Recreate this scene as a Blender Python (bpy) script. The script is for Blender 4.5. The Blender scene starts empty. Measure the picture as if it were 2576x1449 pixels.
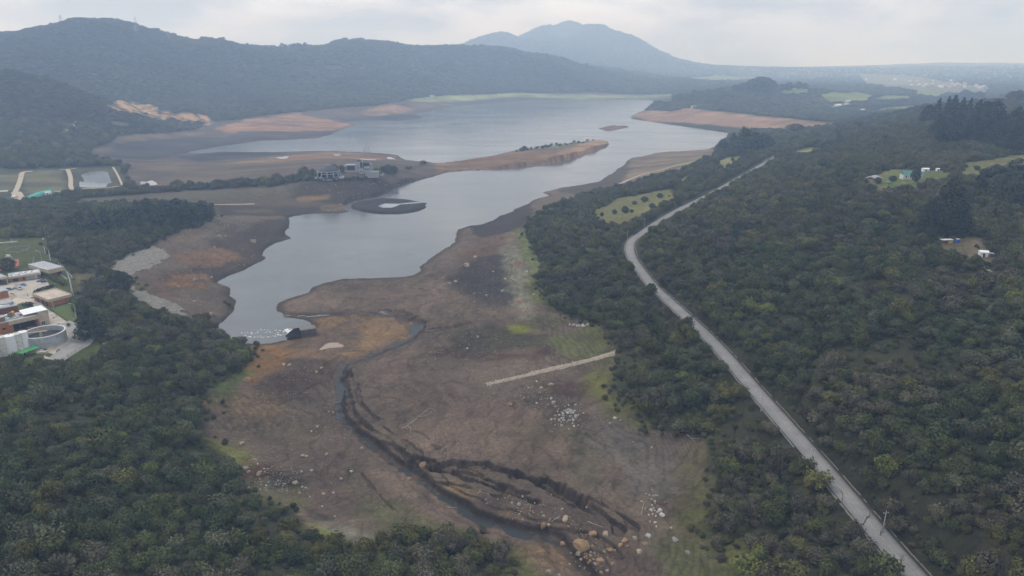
import bpy, bmesh, math, random
import numpy as np
from mathutils import Vector, Matrix

# ------------------------------------------------------------------ camera, sky, sun, exposure
CAM_H = 190.0
PITCH = math.radians(17.8)
HFOV = math.radians(71.5)
SC = bpy.context.scene
COL = SC.collection
cam_data = bpy.data.cameras.new('camera')
cam = bpy.data.objects.new('camera', cam_data)
COL.objects.link(cam)
cam.location = (0, 0, CAM_H)
cam.rotation_euler = (math.pi / 2 - PITCH, 0, 0)
cam_data.sensor_fit = 'HORIZONTAL'
cam_data.angle = HFOV
cam_data.clip_start = 1.0
cam_data.clip_end = 60000
SC.camera = cam

SUN_ELEV, SUN_AZ = math.radians(52), math.radians(-62)   # azimuth measured from +Y (view direction) towards +X
world = bpy.data.worlds.new("World")
SC.world = world
world.use_nodes = True
wn = world.node_tree
for n in list(wn.nodes):
    wn.nodes.remove(n)
w_out = wn.nodes.new('ShaderNodeOutputWorld')
w_bg = wn.nodes.new('ShaderNodeBackground')
w_sky = wn.nodes.new('ShaderNodeTexSky')
w_sky.sky_type = 'NISHITA'
w_sky.sun_disc = False
w_sky.sun_elevation = SUN_ELEV
w_sky.sun_rotation = SUN_AZ
w_sky.air_density = 1.0
w_sky.dust_density = 3.0
# overcast: a cloud layer (grey-white, mottled) covers most of the clear sky
w_tc = wn.nodes.new('ShaderNodeTexCoord')
w_map = wn.nodes.new('ShaderNodeMapping')
w_map.inputs['Scale'].default_value = (1.0, 1.0, 3.0)
w_n1 = wn.nodes.new('ShaderNodeTexNoise')
w_n1.inputs['Scale'].default_value = 5.0
w_n1.inputs['Detail'].default_value = 6
w_n1.inputs['Roughness'].default_value = 0.52
w_n1.inputs['Distortion'].default_value = 0.25
w_ramp = wn.nodes.new('ShaderNodeValToRGB')
w_ramp.color_ramp.elements[0].position = 0.40
w_ramp.color_ramp.elements[0].color = (5.5, 5.75, 6.6, 1)
w_ramp.color_ramp.elements[1].position = 0.64
w_ramp.color_ramp.elements[1].color = (12.8, 12.95, 14.0, 1)
w_mix = wn.nodes.new('ShaderNodeMixRGB')
w_mix.inputs['Fac'].default_value = 0.9
wn.links.new(w_tc.outputs['Generated'], w_map.inputs['Vector'])
wn.links.new(w_map.outputs['Vector'], w_n1.inputs['Vector'])
wn.links.new(w_n1.outputs['Fac'], w_ramp.inputs['Fac'])
wn.links.new(w_sky.outputs['Color'], w_mix.inputs['Color1'])
wn.links.new(w_ramp.outputs['Color'], w_mix.inputs['Color2'])
# an overcast sky is brighter overhead than at the horizon
w_sep = wn.nodes.new('ShaderNodeSeparateXYZ')
w_zr = wn.nodes.new('ShaderNodeValToRGB')
w_zr.color_ramp.elements[0].position = 0.06
w_zr.color_ramp.elements[0].color = (1, 1, 1, 1)
w_zr.color_ramp.elements[1].position = 0.75
w_zr.color_ramp.elements[1].color = (1.3, 1.38, 1.38, 1)
w_mul = wn.nodes.new('ShaderNodeMixRGB')
w_mul.blend_type = 'MULTIPLY'
w_mul.inputs['Fac'].default_value = 1.0
wn.links.new(w_tc.outputs['Generated'], w_sep.inputs[0])
wn.links.new(w_sep.outputs['Z'], w_zr.inputs['Fac'])
wn.links.new(w_mix.outputs['Color'], w_mul.inputs['Color1'])
wn.links.new(w_zr.outputs['Color'], w_mul.inputs['Color2'])
wn.links.new(w_mul.outputs['Color'], w_bg.inputs['Color'])
wn.links.new(w_bg.outputs['Background'], w_out.inputs['Surface'])
w_bg.inputs['Strength'].default_value = 0.1

sun_data = bpy.data.lights.new('sun', 'SUN')
sun_data.energy = 1.5
sun_data.angle = math.radians(10)
sun_data.color = (1.0, 0.94, 0.85)
sun = bpy.data.objects.new('sun', sun_data)
COL.objects.link(sun)
_sd = Vector((math.sin(SUN_AZ) * math.cos(SUN_ELEV), math.cos(SUN_AZ) * math.cos(SUN_ELEV), math.sin(SUN_ELEV)))
sun.rotation_euler = (-_sd).to_track_quat('-Z', 'Y').to_euler()
sun.location = (-600, 0, 900)

SC.view_settings.view_transform = 'Standard'
SC.view_settings.look = 'None'
SC.view_settings.gamma = 1.0
SC.view_settings.exposure = 0.0
SC.view_settings.use_curve_mapping = False
SC.cycles.use_denoising = True
SC.cycles.denoising_prefilter = 'ACCURATE'
SC.cycles.max_bounces = 4
SC.cycles.diffuse_bounces = 2
SC.cycles.glossy_bounces = 2
SC.cycles.transmission_bounces = 2
SC.cycles.transparent_max_bounces = 6
SC.cycles.volume_bounces = 3

rng = np.random.default_rng(7)
random.seed(7)

# ------------------------------------------------------------------ pixel survey -> world (used only to read positions off the photograph, 2576 x 1449 px)
FPX = 1288.0 / math.tan(HFOV / 2)
SP, CP = math.sin(PITCH), math.cos(PITCH)

def ray(u, v):
    x = (u - 1288.0) / FPX
    y = (v - 724.5) / FPX
    return np.array([x, CP - y * SP, -SP - y * CP])

def at_z(u, v, z):
    d = ray(u, v)
    t = (z - CAM_H) / d[2]
    return np.array([d[0] * t, d[1] * t, z])

def at_y(u, v, Y):
    d = ray(u, v)
    t = Y / d[1]
    return np.array([d[0] * t, Y, CAM_H + d[2] * t])

# ------------------------------------------------------------------ small numpy noise
def _hash(ix, iy, seed):
    h = (ix.astype(np.int64) * 374761393 + iy.astype(np.int64) * 668265263 + seed * 2147483647) & 0xffffffff
    h = ((h ^ (h >> 13)) * 1274126177) & 0xffffffff
    return ((h ^ (h >> 16)) & 0xffff) / 65535.0

def vnoise(x, y, seed=0):
    ix, iy = np.floor(x), np.floor(y)
    fx, fy = x - ix, y - iy
    fx = fx * fx * (3 - 2 * fx)
    fy = fy * fy * (3 - 2 * fy)
    a = _hash(ix, iy, seed); b = _hash(ix + 1, iy, seed)
    c = _hash(ix, iy + 1, seed); d = _hash(ix + 1, iy + 1, seed)
    return (a * (1 - fx) + b * fx) * (1 - fy) + (c * (1 - fx) + d * fx) * fy

def fbm(x, y, octv=4, seed=0):
    s = np.zeros_like(x, dtype=float); a = 0.5; t = 0
    for o in range(octv):
        s += a * vnoise(x, y, seed + o * 17); t += a
        x = x * 2.03 + 13.7; y = y * 2.03 + 7.1; a *= 0.5
    return s / t

def smooth(a, b, x):
    t = np.clip((x - a) / (b - a), 0, 1)
    return t * t * (3 - 2 * t)

def sdf_poly(px, py, poly):
    """signed distance, positive outside"""
    poly = np.asarray(poly)[:, :2]
    n = len(poly)
    d2 = np.full(px.shape, 1e18)
    inside = np.zeros(px.shape, bool)
    for i in range(n):
        ax, ay = poly[i]; bx, by = poly[(i + 1) % n]
        ex, ey = bx - ax, by - ay
        L = ex * ex + ey * ey + 1e-12
        t = np.clip(((px - ax) * ex + (py - ay) * ey) / L, 0, 1)
        dx, dy = px - ax - t * ex, py - ay - t * ey
        d2 = np.minimum(d2, dx * dx + dy * dy)
        if ay != by:
            c = ((ay > py) != (by > py)) & (px < ex * (py - ay) / (by - ay) + ax)
            inside ^= c
    d = np.sqrt(d2)
    return np.where(inside, -d, d)

def line_dist(px, py, line):
    """distance, signed side (left positive), and interpolated third column along a polyline"""
    line = np.asarray(line)
    best = np.full(px.shape, 1e18); side = np.zeros(px.shape); val = np.zeros(px.shape)
    for i in range(len(line) - 1):
        ax, ay, az = line[i]; bx, by, bz = line[i + 1]
        ex, ey = bx - ax, by - ay
        L = ex * ex + ey * ey + 1e-12
        t = np.clip(((px - ax) * ex + (py - ay) * ey) / L, 0, 1)
        dx, dy = px - ax - t * ex, py - ay - t * ey
        d2 = dx * dx + dy * dy
        m = d2 < best
        best = np.where(m, d2, best)
        side = np.where(m, np.sign(ex * (py - ay) - ey * (px - ax)), side)
        val = np.where(m, az + (bz - az) * t, val)
    return np.sqrt(best), side, val

# ------------------------------------------------------------------ terrain survey
LAKE_PX = [(859,536),(817,537),(777,538),(743,543),(727,548),(730,560),(722,578),(713,590),(732,600),(697,610),(670,623),(655,638),
 (670,646),(663,656),(633,670),(597,686),(567,698),(547,705),(543,713),(572,720),(578,728),(575,745),(590,753),(595,763),(583,786),
 (567,808),(552,816),(548,830),(563,850),(590,858),(610,864),(650,866),(683,863),(717,856),(740,850),(775,838),(785,820),(777,810),(760,803),
 (727,799),(713,796),(740,795.5),(760,798),(800,795.5),(850,791.5),(800,792),(750,794),(717,790),(697,783),(693,773),(703,760),(730,750),
 (777,736),(783,723),(817,711),(859,701),(925,700),(1005,698),(1039,693),(1059,680),(1055,673),(1072,658),(1092,643),(1122,626),
 (1145,610),(1149,586),(1155,575),(1179,568),(1212,564),(1239,555),(1255,543),(1285,536),(1295,526),(1332,513),(1339,503),(1365,496),
 (1389,491),(1355,485),(1409,473),(1459,465),(1509,457),(1535,440),(1547,433),(1552,425),(1572,417),(1574,407),(1592,397),(1625,392),
 (1659,383),(1717,380),(1767,377),(1797,374),(1820,348),(1850,340),(1884,329),(1895,322),(1860,316),(1800,310),(1717,305.5),(1685,304),
 (1635,306),(1602,298),(1585,293),(1602,284),(1622,278),(1650,268),(1690,259),(1650,252),(1622,250.5),(1459,249),(1359,252),(1242,257),
 (1159,265),(1092,275),(1032,287),(1069,295),(1055,298),(999,305),(942,302),(859,305),(899,313),(880,319),(830,340),(800,348),(700,353),
 (650,354),(617,360),(550,368),(487,380),(443,390),(500,385.5),(567,381),(633,382.5),(727,382),(800,380),(859,381),(952,385),(1002,390),
 (1007,396),(1020,405),(1105,410),(1175,403),(1242,392),(1305,379),(1380,369),(1425,364),(1505,352),(1526,354),(1532,360),(1525,368),
 (1492,380),(1425,403),(1359,415),(1259,425),(1192,428),(1125,433),(1099,440),(1095,445),(1059,452),(1025,460),(992,474),(984,482),
 (965,488),(940,496),(920,503),(932,505),(950,502.3),(979,500),(1005,500),(1031,502.5),(1055,507),(1066,511),(1070,515),(1058,526),
 (1031,534),(992,539),(952,539),(912,536),(886,531)]
ISLE_PX = [(1505,324),(1515,321),(1545,318.5),(1575,318),(1584,319),(1565,323),(1545,327),(1515,326)]
LAKE = np.array([at_z(u, v, 0) for u, v in LAKE_PX])
ISLE = np.array([at_z(u, v, 0) for u, v in ISLE_PX])

CTRL = []          # world x, y, z
def cz(*pts):
    for u, v, z in pts:
        p = at_z(u, v, z); CTRL.append(p)
        if u < 120: q = at_z(u - 420, v, z); CTRL.append(q)
        if u > 2420: q = at_z(u + 420, v, z); CTRL.append(q)
def cy_(*pts):
    for u, v, Y in pts:
        CTRL.append(at_y(u, v, Y))
        if Y > 8500 and v < 150:          # the mountain falls away behind its crest
            q = at_y(u, v, Y); CTRL.append(np.array([q[0] * 1.13, q[1] * 1.13, 150 + (q[2] - 150) * .45])); CTRL.append(np.array([q[0] * 1.3, q[1] * 1.3, 70.0]))
        if u < 120: CTRL.append(at_y(u - 420, v, Y))
        if u > 2420: CTRL.append(at_y(u + 420, v, Y))
def cxyz(*pts):
    for p in pts: CTRL.append(np.array(p, float))

cz((700,900,2),(850,930,2.5),(960,880,2),(1040,830,2),(1000,740,2.2),(1150,700,4),(870,745,1.2),(800,830,.6),(900,840,1.0))
cz((850,1050,5),(1000,1170,7),(1200,1290,9),(1500,1430,13),(1400,1449,14),(1200,1400,13),(1100,1330,12))
cz((700,1100,8),(600,1000,10),(560,1100,14),(650,950,6),(600,900,7),(750,1250,12),(900,1350,14),(1000,1280,11))
cz((1050,950,6),(1250,950,8),(1150,1100,8.5),(1350,1100,10.5),(1450,1230,13),(1650,1100,16),(1750,1200,19),(1700,1350,18),(1550,1320,14),(1600,1449,16))
cz((1200,820,7),(1350,850,11),(1480,900,15),(1530,1000,17),(1400,780,14),(1250,650,7),(1300,580,10),(1330,700,13),(1180,600,4))
cz((1600,900,24),(1650,1000,26),(1800,1150,30),(1900,1250,32),(1850,1400,26),(2000,1449,34),(1500,750,24),(1450,650,21),(1400,600,17),(1500,600,24))
ROADC_PX = [(2480,1640,45),(2275,1420,42),(2100,1212,41),(1995,1090,40.5),(1900,982,40),(1795,862,40),(1705,777,39),(1645,722,38),(1603,668,37),(1587,640,36.5),
            (1585,618,36),(1592,603,35.5),(1610,590,35.5),(1650,562,36),(1700,532,37),(1760,502,38),(1820,470,39),(1885,433,40),(1925,410,40),(1958,392,39),(1975,383,38)]
cz(*[p for p in ROADC_PX])
cz((1600,510,26),(1650,470,27),(1700,430,22),(1600,455,13),(1700,412,16),(1800,392,22),(1860,365,10),(1740,396,9))
cz((1900,700,50),(2000,900,50),(2200,1100,52),(2450,1300,58),(2560,1100,68),(2300,900,62),(2560,800,78),(2200,700,66),(2400,620,75),(2470,620,77),
   (2000,560,60),(2290,445,82),(2200,455,78),(2350,520,80),(2520,410,93),(2570,392,96),(2450,340,98),(2300,335,85),(2560,300,110),(2100,420,66),
   (2000,400,46),(2110,331,40),(2000,352,30),(1940,346,20),(2060,341,36),(2000,337,17),(2200,325,65),(2300,305,85),(2440,305,100),(2560,1440,62),(2300,1449,45))
cz((2130,300,22),(2200,275,20),(2450,265,60),(2560,250,105),(2450,252,96),(2380,258,80),(2150,240,20),(2300,260,15),(2000,262,15),(1950,278,12),(2050,286,10),(2200,285,12),(2300,235,30))
# dam and the hill behind it
DAM_A, DAM_B = at_z(1745, 272, 31), at_z(2112, 310, 31)
cy_((1640,262,2900),(1720,250,2950),(1800,232,3050),(1900,212,3250),(2050,220,3400),(1700,240,3150))
cz((2200,217,28),(2350,214,28),(2450,227,35),(2000,192,30),(1800,192,40),(1720,190,45),(2560,220,45))
cy_((1735,158,9000),(1850,166,9000),(2000,171,9000),(2150,173,9300),(2250,162,11000),(2400,157,11500),(2560,159,11500))
cz((1300,238,20),(1600,235,18),(1100,246,25),(950,276,20),(1000,264,30))
cy_((1190,99,8600),(1212,88,9000),(1245,77,9300),(1290,66,9700),(1345,64,9900),(1395,53,10300),(1430,40,10600),(1465,49,10400),(1480,57,10000),(1520,60,9900),(1560,71,9700),(1600,88,9400),(1640,114,9200),(1680,141,8900),(1710,153,8800),
    (1400,225,4000),(1600,225,4200),(1500,150,7600),(1350,140,7600),(1650,190,5800),(1420,105,9000),(1560,120,8600),(1300,110,8600))
cy_((0,75,3000),(100,65,3000),(155,55,3000),(185,43,3000),(210,40,3000),(250,43,3050),(270,47,3060),(330,64,3100),(380,78,3200),(430,90,3300),(500,98,3400),(560,105,3500),(650,113,3700),(700,113,3900),(800,112,4000),
    (900,106,4200),(1000,108,4400),(1100,110,4600),(1180,114,4700),(1280,125,4800),(1380,150,4600))
cy_((100,200,2000),(0,250,1900),(0,140,1850),(150,185,1950),(300,230,2080),(420,262,2200),(100,140,2450),(220,175,2480),(350,205,2520),(300,120,2850),(500,180,3000),(700,180,3300),
    (700,240,2800),(900,170,3700),(900,230,3200),(550,255,2500),(1100,180,4100),(1250,190,4300),(1050,215,3500))
cz((400,300,28),(300,262,58),(400,266,52),(280,285,40),(520,303,14),(480,285,36),(450,312,14),(100,350,34),(0,400,28),(200,390,20),(100,425,20))
# behind the crests
cxyz((-2600,4600,40),(-1400,6200,60),(-500,7600,80),(600,14500,80),(3400,13500,40),(6200,14500,60),(-6000,9000,60),(-3000,12000,40),(2000,14800,40),(6000,7000,90),(9500,12500,100),(4000,3300,130),(2600,1500,150),(-2600,1500,240),(-3200,2600,330),(-4500,4000,140))
# low flats on the left
cz((700,310,8),(600,330,6),(400,340,12),(300,370,10),(450,330,10),(800,292,12),(750,342,2),(500,398,4),(700,398,7),(850,395,9),(950,397,6),(600,430,11),(400,430,11),(350,402,6),(500,368,3),(620,300,14))
cz((830,440,27),(900,430,28),(950,432,24),(1000,432,14),(1100,426,5),(750,450,22),(600,462,18),(450,475,17),(300,482,17),(850,480,12),(950,458,14),(800,510,5),(700,500,8),(600,520,10),
   (850,524,1.5),(700,545,3.5),(640,580,7),(600,640,6),(500,700,12),(450,640,14),(550,560,16),(430,720,14),(500,770,8),(400,690,19),(560,620,8),(470,590,20))
cz((1200,407,6),(1350,389,12),(1405,380,16),(1490,362,14),(1300,402,10))
cz((250,450,14),(100,460,14),(20,470,14),(375,460,11),(150,500,16),(300,515,15),(50,540,17))
cz((400,540,23),(200,560,25),(300,600,27),(450,560,20),(280,660,25))
cz((0,620,28),(60,640,28),(120,690,28),(0,720,28),(100,740,28),(60,830,28),(150,850,28),(200,870,28),(180,800,28),(230,710,27),(100,910,28),(0,910,28))
cz((300,760,25),(400,800,19),(500,850,12),(300,850,27),(300,950,27),(450,950,17),(100,1000,34),(10,1100,42),(200,1200,37),(400,1200,25),(400,1050,24),(10,1300,46),(300,1400,39),(600,1300,24),(700,1400,23),(900,1449,22),(100,1449,47),(1200,1449,18),(1330,1430,14))
cz((800,340,-3),(1000,345,-4),(1300,330,-5),(1500,290,-5),(1300,280,-5),(1200,480,-3.5),(1400,440,-3),(1000,600,-2.5),(850,640,-2.5),(700,720,-1.5),(1650,340,-4),(640,800,-1.2),(1350,259,-5),(1750,345,-3))
# below the frame
cz((0,1900,55),(600,1900,35),(1300,1900,20),(1600,1900,20),(1900,1900,30),(2600,1900,55),(3300,1900,70),(-700,1900,65))
for p in LAKE[::2]: CTRL.append(p.copy())
for p in ISLE: CTRL.append(p.copy())

C = np.array(CTRL)
def feat(x, y):
    r = np.hypot(x, y)
    return np.arctan2(x, y) * 3.2, np.log(np.maximum(r, 60.0)) * 2.0
cs, cl = feat(C[:, 0], C[:, 1])
D = np.hypot(cs[:, None] - cs[None], cl[:, None] - cl[None])
n = len(C)
A = np.zeros((n + 3, n + 3))
A[:n, :n] = -D + np.eye(n) * 0.0006
A[:n, n] = 1; A[:n, n + 1] = cs; A[:n, n + 2] = cl
A[n:, :n] = A[:n, n:].T
rc = np.hypot(C[:, 0], C[:, 1])
W = np.linalg.solve(A, np.concatenate([C[:, 2], [0, 0, 0]]))
def rbf(x, y):
    s, l = feat(x.ravel(), y.ravel())
    out = np.empty(s.shape)
    for i in range(0, len(s), 20000):
        d = np.hypot(s[i:i+20000, None] - cs[None], l[i:i+20000, None] - cl[None])
        out[i:i+20000] = -d @ W[:n] + W[n] + W[n+1] * s[i:i+20000] + W[n+2] * l[i:i+20000]
    return out.reshape(x.shape)

# fan-shaped ground grid: fine near, coarse far
TH = np.linspace(math.radians(-53), math.radians(53), 1121)
rr = [175.0]
while rr[-1] < 15000:
    r = rr[-1]
    rr.append(r + r * min(max(r * 6.4e-6, 0.0018), 0.0085))
RR = np.array(rr)
NR, NT = len(RR), len(TH)
def upsample(lo, ri, ti):
    """bilinear from coarse rows/cols index arrays to the full grid"""
    tmp = np.empty((NR, lo.shape[1]))
    k = np.arange(NR)
    for j in range(lo.shape[1]):
        tmp[:, j] = np.interp(k, ri, lo[:, j])
    out = np.empty((NR, NT)); k = np.arange(NT)
    for i in range(NR):
        out[i] = np.interp(k, ti, tmp[i])
    return out
def coarse(step):
    ri = np.unique(np.append(np.arange(0, NR, step), NR - 1)); ti = np.unique(np.append(np.arange(0, NT, step), NT - 1))
    R_, T_ = np.meshgrid(RR[ri], TH[ti], indexing='ij')
    return ri, ti, R_ * np.sin(T_), R_ * np.cos(T_)
Rg, Tg = np.meshgrid(RR, TH, indexing='ij')
GX, GY = Rg * np.sin(Tg), Rg * np.cos(Tg)
ri, ti, x_, y_ = coarse(5)
GZ = upsample(rbf(x_, y_), ri, ti)
ri, ti, x_, y_ = coarse(2)
sd_ = np.minimum(np.where(True, sdf_poly(x_, y_, LAKE), 0), 1e9)
sdi_ = sdf_poly(x_, y_, ISLE)
sd_ = np.maximum(sd_, -sdi_)          # island cut out of the water
SDL = upsample(sd_, ri, ti)
SDI = upsample(sdi_, ri, ti)
shore_n = (fbm(GX / 14, GY / 14, 4, 3) - .5) * np.clip(Rg * 0.008, 1.5, 16)
SDL = SDL + shore_n
# relief noise: gentle everywhere, ribs and gullies on the far hills
hill = smooth(900, 2500, Rg) * smooth(25, 90, GZ) * (1 - .6 * smooth(5500, 8500, Rg))
rib = np.abs(fbm(GX / 420 + 3, GY / 420, 5, 21) - .5) * 2
GZ = GZ + hill * (rib * 62 - 27)
GZ = GZ + hill * (fbm(GX / 120, GY / 120, 4, 40) - .5) * 16
GZ = GZ + (fbm(GX / 26, GY / 26, 4, 5) - .5) * np.clip(np.abs(SDL) * .05, .05, 1.6) * smooth(1800, 700, Rg) * 1.3
CRATER = np.array([at_z(979 + 93 * math.cos(a_), 519.5 + 19.5 * math.sin(a_), 0) for a_ in np.linspace(0, 6.2832, 48, endpoint=False)])
_m = np.hypot(GX - CRATER[:, 0].mean(), GY - CRATER[:, 1].mean()) < 220
SDC = np.full(GZ.shape, 500.0); SDC[_m] = sdf_poly(GX[_m], GY[_m], CRATER)
SDC[_m] += (fbm(GX[_m] / 9, GY[_m] / 9, 3, 15) - .5) * 2.5
SDL = np.where(SDC < 8, np.where(SDL < 12, -SDC, np.maximum(SDL, -SDC)), SDL)
_moat = (SDC > 0) & (SDC < 12) & (GX > CRATER[:, 0].mean() - 62)
SDL = np.where(_moat, -SDC, SDL)
isle_h = np.clip(-SDI * 0.30, 0, 9)
GZ = np.where(SDI < 0, isle_h + .3, GZ)
_ch = 2.2 * smooth(0, 9, -SDC) - 1.3 * smooth(11, 22, -SDC)
GZ = np.where(SDC < 0, .15 + _ch, GZ)
land = np.maximum(GZ, .12 + np.clip(SDL * .05, 0, 1.2))
wet = np.minimum(GZ, -.15 - np.clip(-SDL * .05, 0, 4))
GZ = np.where(SDL > 0, land, wet)

def near(line, pad):
    line = np.asarray(line)
    x0, y0 = line[:, :2].min(0) - pad; x1, y1 = line[:, :2].max(0) + pad
    return (GX > x0) & (GX < x1) & (GY > y0) & (GY < y1)

def hf(x, y):
    """height of the ground grid (bilinear)"""
    x = np.asarray(x, float); y = np.asarray(y, float)
    r = np.clip(np.hypot(x, y), RR[0], RR[-1] - 1); t = np.clip(np.arctan2(x, y), TH[0], TH[-1] - 1e-6)
    i = np.clip(np.searchsorted(RR, r) - 1, 0, NR - 2)
    ft = (t - TH[0]) / (TH[1] - TH[0]); j = np.clip(ft.astype(int), 0, NT - 2); ft = ft - j
    fr = (r - RR[i]) / (RR[i + 1] - RR[i])
    return (GZ[i, j] * (1 - fr) + GZ[i + 1, j] * fr) * (1 - ft) + (GZ[i, j + 1] * (1 - fr) + GZ[i + 1, j + 1] * fr) * ft

_T = np.exp(np.linspace(math.log(180.0), math.log(16000.0), 3200))
def P(u, v):
    """first ground point under a surveyed pixel"""
    d = ray(u, v)
    x, y, z = d[0] * _T, d[1] * _T, CAM_H + d[2] * _T
    g = z - hf(x, y)
    k = np.argmax(g < 0)
    if g[k] >= 0:
        k = len(_T) - 1
    if k == 0:
        k = 1
    f = g[k-1] / (g[k-1] - g[k] + 1e-9)
    t = _T[k-1] + (_T[k] - _T[k-1]) * min(max(f, 0), 1)
    return np.array([d[0] * t, d[1] * t, CAM_H + d[2] * t])
def PL(pts): return np.array([P(u, v) for u, v in pts])
def dense(line, step):
    line = np.asarray(line, float); out = [line[0]]
    for a, b in zip(line[:-1], line[1:]):
        k = max(1, int(np.hypot(*(b - a)[:2]) / step))
        for q in range(1, k + 1): out.append(a + (b - a) * q / k)
    return np.array(out)
def catmull(line, per=8):
    L = np.asarray(line, float); L = np.vstack([2 * L[0] - L[1], L, 2 * L[-1] - L[-2]]); out = []
    for i in range(1, len(L) - 2):
        p0, p1, p2, p3 = L[i-1], L[i], L[i+1], L[i+2]
        for q in range(per):
            t = q / per
            out.append(.5 * ((2*p1) + (-p0+p2)*t + (2*p0-5*p1+4*p2-p3)*t*t + (-p0+3*p1-3*p2+p3)*t**3))
    out.append(L[-2]); return np.array(out)

# --- flat works platform, ponds, dam, road bench, stream cut
def flatten(poly, z, blend):
    m = near(poly, blend * 1.5)
    s = sdf_poly(GX[m], GY[m], poly)
    w = 1 - smooth(0, blend, s)
    GZ[m] = GZ[m] * (1 - w) + z * w
PLANT_Z = 28.0
PLANT = np.array([at_z(u, v, PLANT_Z) for u, v in [(-260,598),(0,600),(118,598),(126,640),(185,690),(195,730),(192,790),(232,845),(222,868),(168,908),(100,915),(-260,915)]])
flatten(PLANT, PLANT_Z, 16)
PONDS = {}
def pond(name, px, drop=.25):
    z = float(np.mean([P(u, v)[2] for u, v in px]))
    if z < .5: z = .5
    w = np.array([at_z(u, v, z) for u, v in px])
    flatten(w, z - drop, 4 + .004 * np.hypot(*w[0, :2]))
    PONDS[name] = (w, z)
pond('basin', [(200,456),(200,470),(226,472.5),(267,471),(271,462),(281,460.5),(276,445),(271,433),(257,430),(243,431),(222,434),(203,440),(210,450),(212,458)])
pond('dark', [(352,458),(358,456.5),(366,457.5),(382,453.6),(391,458),(397.5,464),(385,466),(365,467),(356,469.6)])
pond('edge', [(-60,482),(21,477.5),(19,482),(-30,484.5),(-60,485)])
pond('flat1', [(694,397),(700,394.5),(712,395.5),(716,393.2),(727,394),(722,398.5),(706,399.5)])
pond('flat2', [(838,389.5),(843,387.8),(857,389.2),(858,391.4),(846,391.6)])
pond('flat3', [(895,399.6),(915,399.8),(946,401.6),(945,403),(920,402.2)])
pond('flat4', [(972,395.6),(984,395.2),(986,397.4),(994,399.4),(994,400.8),(976,400)])
pond('cutoff', [(510,314),(519,310),(534,307),(552,308.5),(557,311.5),(540,314.6),(525,315.8)])
pond('crater', [(951,519.5),(955,514.5),(968,512),(990,512.2),(1003,512.8),(1025,510),(1050,508.6),(1066,509.6),(1050,511.2),(1028,512.4),(1005,514.6),(998,518.5),(985,522.5),(965,522.6)], .25)
pond('puddle', [(803,878.6),(820.5,864.7),(830,862),(850,861.7),(855,865),(867,869.7),(860,873.6),(828,875.6),(808.6,881),(803.5,880)], .1)

# dam ridge
def dam_ridge():
    a, b = DAM_A[:2], DAM_B[:2]
    e = (b - a) / np.linalg.norm(b - a); nrm = np.array([e[1], -e[0]])
    if nrm @ (-a) < 0: nrm = -nrm       # towards the water
    m = near(np.array([DAM_A, DAM_B]), 500)
    s = (GX[m] - a[0]) * e[0] + (GY[m] - a[1]) * e[1]
    q = (GX[m] - a[0]) * nrm[0] + (GY[m] - a[1]) * nrm[1]
    L = np.linalg.norm(b - a)
    h = np.where(q > 0, 31 - q * .13, 31 + (q + 12) * .35)
    h = np.where((q <= 0) & (q > -12), 31, h)
    ok = (s > -30) & (s < L + 60) & (h > 0.2) & (h > GZ[m] - np.where(q > 0, 12, 0)) & (q < 230)
    GZ[m] = np.where(ok, np.maximum(h, .2), GZ[m])
    SDL[m] = np.where(ok, np.maximum(SDL[m], .5), SDL[m])
dam_ridge()

ROADC = catmull(np.array([at_z(u, v, z) for u, v, z in ROADC_PX]), 10)
ROADC = dense(ROADC, 3.0)
def bench(line, half, blend, dz=0.0):
    m = near(line, half + blend + 5)
    idx = np.where(m.ravel())[0]
    d, s, z = line_dist(GX.ravel()[idx], GY.ravel()[idx], line)
    w = 1 - smooth(half, half + blend, d)
    g = GZ.ravel()
    g[idx] = g[idx] * (1 - w) + (z - dz) * w
bench(ROADC[::3], 7.5, 9, .25)

STREAM_PX = [(1047,812),(1044,830),(1036,846),(1010,860),(962,880),(920,896),(884,908),(862,918),(853,935),(851,960),(853,985),(850,1003),(856,1030),(875,1060),(912,1092),(950,1120),(990,1150),(1035,1180),
             (1075,1208),(1120,1240),(1165,1268),(1205,1290),(1250,1308),(1300,1322),(1350,1330),(1392,1340),(1410,1358),(1432,1382),(1455,1405),(1475,1425),(1490,1449),(1510,1500)]
STREAM = catmull(PL(STREAM_PX), 5)
_z = np.minimum.accumulate(STREAM[::-1, 2])[::-1]
STREAM[:, 2] = np.maximum(_z - 2.9, .9)
# keep the bed falling towards the lake
STREAM[:, 2] = np.maximum.accumulate(STREAM[:, 2])
def cut_stream():
    m = near(STREAM, 45)
    idx = np.where(m.ravel())[0]
    x, y = GX.ravel()[idx], GY.ravel()[idx]
    d, s, z = line_dist(x, y, STREAM)
    nz = (fbm(x / 5, y / 5, 3, 61) - .5)
    nz2 = (fbm(x / 17, y / 17, 3, 62) - .5)
    dd = d + nz * 2.6 + nz2 * 3
    g = GZ.ravel(); g0 = g[idx]
    left = s < 0      # polyline runs upstream (towards the viewer): its left-hand side faces the far bank
    ramp_far = smooth(1.3, 3.0, dd)
    ramp_near = smooth(.6, 13, dd)
    w = np.where(left, ramp_near, ramp_far)
    # second terrace on the far bank
    ter = np.where(~left, 0.9 * (1 - smooth(6.5, 7.8, dd + nz2 * 6)), 0)
    bed = z - .45 + nz * .9
    g[idx] = np.where(g0 > bed, bed + (g0 - bed) * w - ter * w * np.clip(g0 - bed, 0, 1), g0)
    st = np.full(GZ.size, 99.0); st[idx] = dd
    sg = np.zeros(GZ.size); sg[idx] = np.where(left, -1, 1)
    return st.reshape(GZ.shape), sg.reshape(GZ.shape)
STD, STSIDE = cut_stream()

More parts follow.
